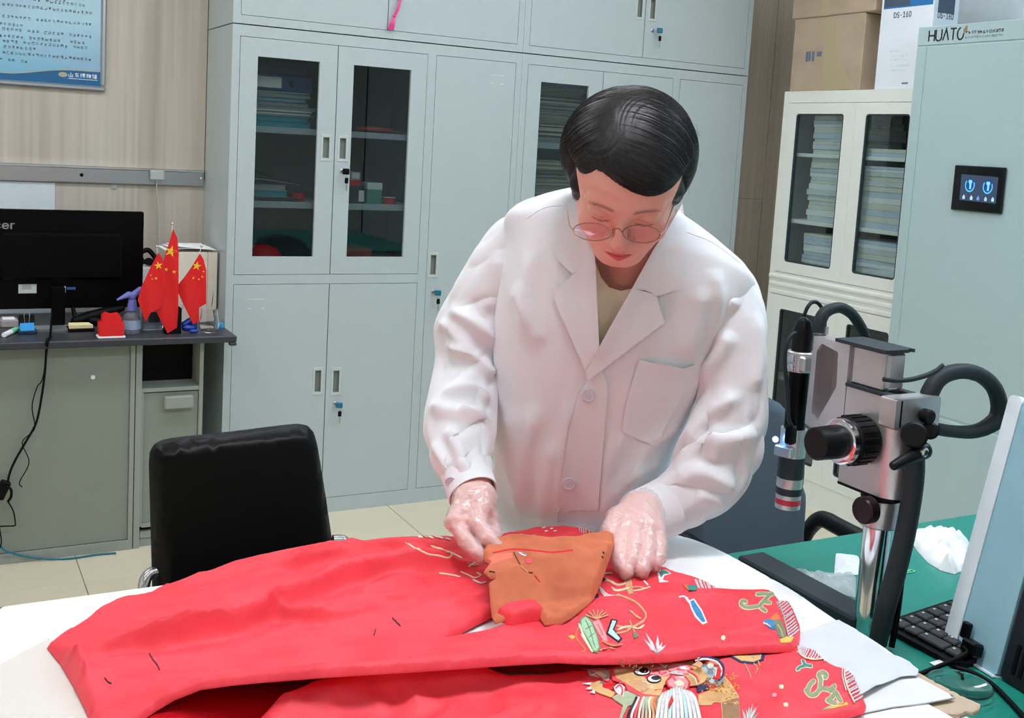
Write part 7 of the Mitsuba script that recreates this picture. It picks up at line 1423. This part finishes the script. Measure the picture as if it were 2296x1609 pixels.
(sv, sf), rR = sleeve([(1205, 540, 1.836, 58, .9), (1168, 542, 1.838, 66, .9), (1134, 576, 1.846, 70, .9), (1100, 632, 1.856, 72, .9), (1072, 690, 1.862, 76, .88), (1056, 742, 1.864, 84, .85), (1053, 805, 1.858, 77, .85), (1040, 880, 1.830, 78, .8), (1031, 960, 1.788, 81, .75), (1034, 1015, 1.745, 74, .75), (1046, 1062, 1.702, 62, .75), (1056, 1092, 1.676, 54, .8)], seed=2, elbow=.52)
sv, sf = crease(sv, sf, [([(1118, 770), (1060, 722), (1005, 690)], .008, .012), ([(1110, 850), (1060, 800), (1000, 770)], .009, .012), ([(1100, 900), (1050, 870), (985, 890)], .008, .013), ([(965, 905), (1020, 930), (1100, 940)], .009, .014), ([(1105, 1000), (1050, 930), (1030, 925)], .006, .010), ([(1000, 960), (1030, 1010), (1045, 1060)], .008, .010), ([(970, 990), (995, 1030), (1010, 1060)], .006, .010), ([(1100, 700), (1120, 640), (1120, 560)], .006, .012), ([(985, 720), (1015, 740), (1060, 790)], .006, .012)])
part(ct, 'sleeve', (sv, sf), 'm_coat', True)
(lv, lf), rL = sleeve([(1585, 640, 1.818, 60, .9), (1622, 655, 1.814, 76, .9), (1646, 705, 1.808, 71, .9), (1650, 780, 1.804, 71, .9), (1646, 860, 1.802, 78, .85), (1634, 940, 1.800, 90, .8), (1616, 1010, 1.796, 96, .75), (1580, 1070, 1.788, 88, .72), (1535, 1112, 1.776, 76, .72), (1490, 1138, 1.762, 68, .75), (1452, 1156, 1.748, 62, .8)], seed=7, elbow=.6)
lv, lf = crease(lv, lf, [([(1530, 1000), (1590, 930), (1660, 880)], .008, .014), ([(1510, 1060), (1570, 1000), (1640, 985), (1700, 970)], .010, .014), ([(1490, 1090), (1560, 1060), (1610, 1075), (1650, 1100)], .008, .014), ([(1560, 860), (1610, 800), (1640, 740)], .008, .014), ([(1590, 760), (1620, 700), (1650, 660)], .007, .014), ([(1700, 700), (1700, 800), (1690, 880)], .005, .014), ([(1640, 1150), (1600, 1120), (1560, 1110)], .006, .012), ([(1600, 1040), (1606, 990), (1610, 940)], .005, .009)])
part(ct, 'sleeve', (lv, lf), 'm_coat', True)
def cuff(rg_, k0, grow, length, lab):
    c1, a, b, wa, wb = rg_[-1]; c0 = rg_[-2][0]; tg = unit(c1 - c0); R = []
    for s, g in ((-.55, .96), (-.5, 1.03), (0, 1.0), (.45, 1.0), (.5, .985), (.49, .93), (.2, .90), (-.45, .88)): R.append((c1 + tg * (length * s - .012), a, b, wa * g * grow, wb * g * grow))
    v, f = loft(R, 96, 60, 2.0); return part(ct, 'cuff', outward(v, f), 'm_coat', True)
cuff(rR, 0, 1.06, .055, ''); cuff(rL, 0, 1.05, .060, '')
def overlay(parent, name, px, off, th, m, step=7, ft=TFRONT, edge=18.0, bulge=0.0, fn=None, label=None, lift=None):
    """A flat piece of cloth lying on a garment: its outline on the garment, a thickness of its own."""
    S = Polygon(px) if not hasattr(px, 'exterior') else px; P, t = tri_poly(S, step); tt = ft(P); bad = np.isnan(tt)
    if bad.any():
        from scipy.interpolate import NearestNDInterpolator
        tt[bad] = NearestNDInterpolator(P[~bad], tt[~bad])(P[bad])
    d = edge_dist(S, P); o = off + bulge * np.clip(d / edge, 0, 1) + (lift(P) if lift is not None else 0)
    D = np.array([ray(x, y) for x, y in P]); top = EYE + D * (tt - o)[:, None]; bot = EYE + D * (tt - o + th)[:, None]
    v, f = closed(top, bot, t[:, ::-1]); return part(parent, name, (v, f[:, ::-1] if False else f), m, 35, label=label)
def roll_to(line, h, w):
    L = LineString(line); return lambda P: h * np.exp(-(shapely.distance(L, shapely.points(P)) / w) ** 2)
inL, inR = [(1300, 470), (1322, 530), (1333, 560), (1338, 660), (1341, 780)], [(1524, 474), (1464, 561), (1418, 645), (1375, 720), (1343, 780)]
overlay(ct, 'collar', [(1286, 446), (1266, 452), (1256, 520), (1248, 574), (1250, 582), (1283, 614), (1302, 598), (1334, 560), (1322, 530), (1306, 490), (1294, 455)], 0.0105, .0035, 'm_coat', lift=roll_to(inL, .008, 22))
overlay(ct, 'lapel', [(1286, 613), (1239, 660), (1250, 690), (1275, 746), (1312, 830), (1330, 802), (1344, 782), (1340, 700), (1336, 610), (1333, 556), (1302, 598)], 0.0105, .0035, 'm_coat', lift=roll_to(inL, .008, 22))
overlay(ct, 'collar', [(1530, 456), (1540, 510), (1530, 600), (1524, 648), (1475, 663), (1446, 650), (1416, 648), (1464, 561), (1500, 508)], 0.0105, .0035, 'm_coat', lift=roll_to(inR, .008, 22))
overlay(ct, 'lapel', [(1472, 661), (1480, 690), (1491, 723), (1420, 776), (1360, 822), (1318, 853), (1313, 832), (1328, 805), (1343, 778), (1375, 720), (1418, 645)], 0.0125, .0035, 'm_coat', lift=roll_to(inR, .008, 22))
overlay(ct, 'placket', [(1318, 850), (1298, 880), (1276, 960), (1258, 1080), (1246, 1200), (1244, 1240), (1335, 1240), (1338, 1180), (1346, 1080), (1356, 960), (1364, 870), (1350, 826)], .0045, .0030, 'm_coat', edge=10, bulge=.001)
pk = overlay(ct, 'pocket', [(1433, 806), (1470, 815), (1502, 819), (1530, 826), (1546, 822), (1558, 817), (1540, 866), (1512, 920), (1490, 965), (1476, 1002), (1430, 984), (1394, 966), (1404, 905), (1416, 860)], .0050, .0030, 'm_coat', lift=lambda P: .008 * np.exp(-((P[:, 1] - 812) / 16) ** 2) * np.clip((P[:, 0] - 1440) / 40, 0, 1) * np.clip((1560 - P[:, 0]) / 30, 0, 1))
overlay(pk, 'top_hem', [(1433, 806), (1470, 815), (1502, 819), (1530, 826), (1546, 822), (1558, 817), (1553, 834), (1530, 842), (1500, 836), (1466, 831), (1428, 823)], .0062, .0012, 'm_coat', lift=lambda P: .008 * np.exp(-((P[:, 1] - 812) / 16) ** 2) * np.clip((P[:, 0] - 1440) / 40, 0, 1) * np.clip((1560 - P[:, 0]) / 30, 0, 1))
mat('m_button', (206, 206, 218), .3)
def button(x, y, ft, r=.0115, off=.007, parent=ct):
    t = float(ft(x, y)); c = at(x, y, t - off); nz = unit(-FW - .25 * UP)
    b = part(parent, 'button', lathe([(r * .9, 0), (r, .001), (r, .0026), (r * .86, .0034), (r * .8, .0024), (0, .0024)], c, nz, 28), 'm_button')
    e1 = unit(np.cross(nz, UP)); e2 = np.cross(nz, e1); part(b, 'thread', cat([boxd(c + nz * .003 + e1 * s * .0028, e1, e2, nz, .0006, .0032, .0008) for s in (-1, 1)]), 'm_sheet_d', False)
button(1318, 885, TFRONT); button(1275, 1083, TFRONT)
cft = front_t(sv, sf); button(1010, 1078, cft, .0085, .006)
# yoke seams and the armhole seams, as fine raised welts
def welt(line, ft, r=.0007, off=.0003):
    l = spline(np.array(line, float), 6); t = ft(l); ok = ~np.isnan(t)
    if ok.sum() > 3: part(ct, 'seam', tube(np.array([at(x, y, tt - off) for (x, y), tt in zip(l[ok], t[ok])]), r, 6, 1), 'm_coat', True)
welt([(1180, 490), (1220, 466), (1262, 460)], TFRONT); welt([(1540, 520), (1600, 545), (1660, 590)], TFRONT); welt([(1122, 520), (1130, 580), (1126, 650)], TFRONT)
# the shirt in the coat's opening
mat('m_shirt', (226, 216, 190), .8)
def shirt_fold(P): return .004 * np.sin((P[:, 0] - P[:, 1] * .35) / 17.0) - .002
overlay(wm, 'shirt', [(1318, 560), (1336, 590), (1348, 622), (1366, 644), (1392, 652), (1424, 645), (1446, 622), (1470, 580), (1500, 560), (1480, 620), (1420, 730), (1352, 815), (1330, 815), (1322, 700)], -.010, .003, 'm_shirt', lift=shirt_fold, label='cream round-necked shirt')
# trousers and shoes below the coat
mat('m_trousers', (36, 40, 52), .8)
for sx in (-1, 1):
    part(wm, 'trouser_leg', tube([PEL + (sx * .075, .01, -.10), (XB_ + sx * .085, YB_ + .01, .46), (XB_ + sx * .09, YB_ + .04, .075)], [.078, .072, .062], 20), 'm_trousers', True)
    part(wm, 'shoe', mesh_of(hulls([[((XB_ + sx * .09, YB_ + .06, .04), .038), ((XB_ + sx * .095, YB_ - .06, .034), .033), ((XB_ + sx * .10, YB_ - .12, .024), .023)]])), 'm_white', 60)
# gloves: thin crinkled film over the hands
scene['m_glove'] = {'type': 'blendbsdf', 'weight': .30, 'a': {'type': 'thindielectric', 'int_ior': 1.42}, 'b': {'type': 'twosided', 'bsdf': {'type': 'principled', 'base_color': rgb(srgb(246, 238, 242)), 'roughness': .16, 'specular': .7}}}
def glove(H, cut, lab):
    w0, w1 = H['arm'][-3][0], H['arm'][-1][0]; ax = unit(w1 - w0); base = hand_sdf(H)
    def f(p):
        wr = meshkit.noise(np.c_[(p @ ax) * 150, p[:, 0] * 60, p[:, 2] * 60], 5) + .6 * meshkit.noise(p * 240, 6)
        along = (p - w1) @ ax; return smax(base(p) - .0018 - .0044 * (wr - .6) - .004 * np.clip(-along / .03, 0, 1), -(along + cut), .002)
    lo, hi = bounds(H); v, fc = surface_net(f, lo, hi, .0023); part(wm, 'glove', (v, fc), 'm_glove', True, label=lab)
glove(RH, .006, 'thin clear disposable glove'); glove(LH, .018, 'thin clear disposable glove')
# glasses
mat('m_frame', (150, 112, 92), .25, .85); scene['m_lens'] = {'type': 'thindielectric', 'int_ior': 1.5, 'specular_transmittance': rgb((.97, .92, .95)), 'specular_reflectance': rgb((.35, .32, .4))}
gl = part(wm, 'glasses', None, None) if False else None
TL = 1.580
def lens_pt(cx, cy, rx, ry, a, tilt, t): x, y = rx * math.cos(a), ry * math.sin(a); r_ = math.radians(tilt); return at(cx + x * math.cos(r_) - y * math.sin(r_), cy + x * math.sin(r_) + y * math.cos(r_), t)
LENS = [(1329, 518, 43, 20, 5, 1.592, 1.572, -1), (1438, 523, 42, 20, 3, 1.586, 1.572, 1)]
rims = []
for cx, cy, rx, ry, tilt, tout, tin, s in LENS:
    ring_ = [lens_pt(cx, cy, rx, ry * (1.05 if math.sin(a) > 0 else .92), a, tilt, tin + (tout - tin) * (.5 + .5 * s * math.cos(a)) + .010 * (-math.sin(a)) * .6) for a in np.linspace(0, 2 * math.pi, 41)]; rims.append(np.array(ring_))
fr = part(wm, 'glasses', cat([tube(r, .00085, 8, 1, False) for r in rims] + [tube([rims[0][0], at(1377, 513, 1.567), at(1388, 513, 1.567), rims[1][20]], .0009, 8)] + [tube([rims[0][20], at(1280, 510, 1.600), at(1276, 500, 1.615), at(1272, 474, 1.66), at(1270, 455, 1.69)], .0008, 8), tube([rims[1][0], at(1488, 520, 1.594), at(1494, 506, 1.605), at(1508, 466, 1.645), at(1520, 442, 1.68)], .0009, 8)]), 'm_frame', True, label='thin wire framed round glasses')
for r in rims: part(fr, 'lens', (np.vstack([r[:-1], r[:-1].mean(0)]), np.array([[i, (i + 1) % 40, 40] for i in range(40)])), 'm_lens', True)
for s, (x, y) in ((-1, (1372, 526)), (1, (1392, 528))): part(fr, 'nose_pad', lathe([(.0015, 0), (.003, .001), (.0025, .002)], at(x, y, 1.574), -FW, 12), 'm_clear', True)
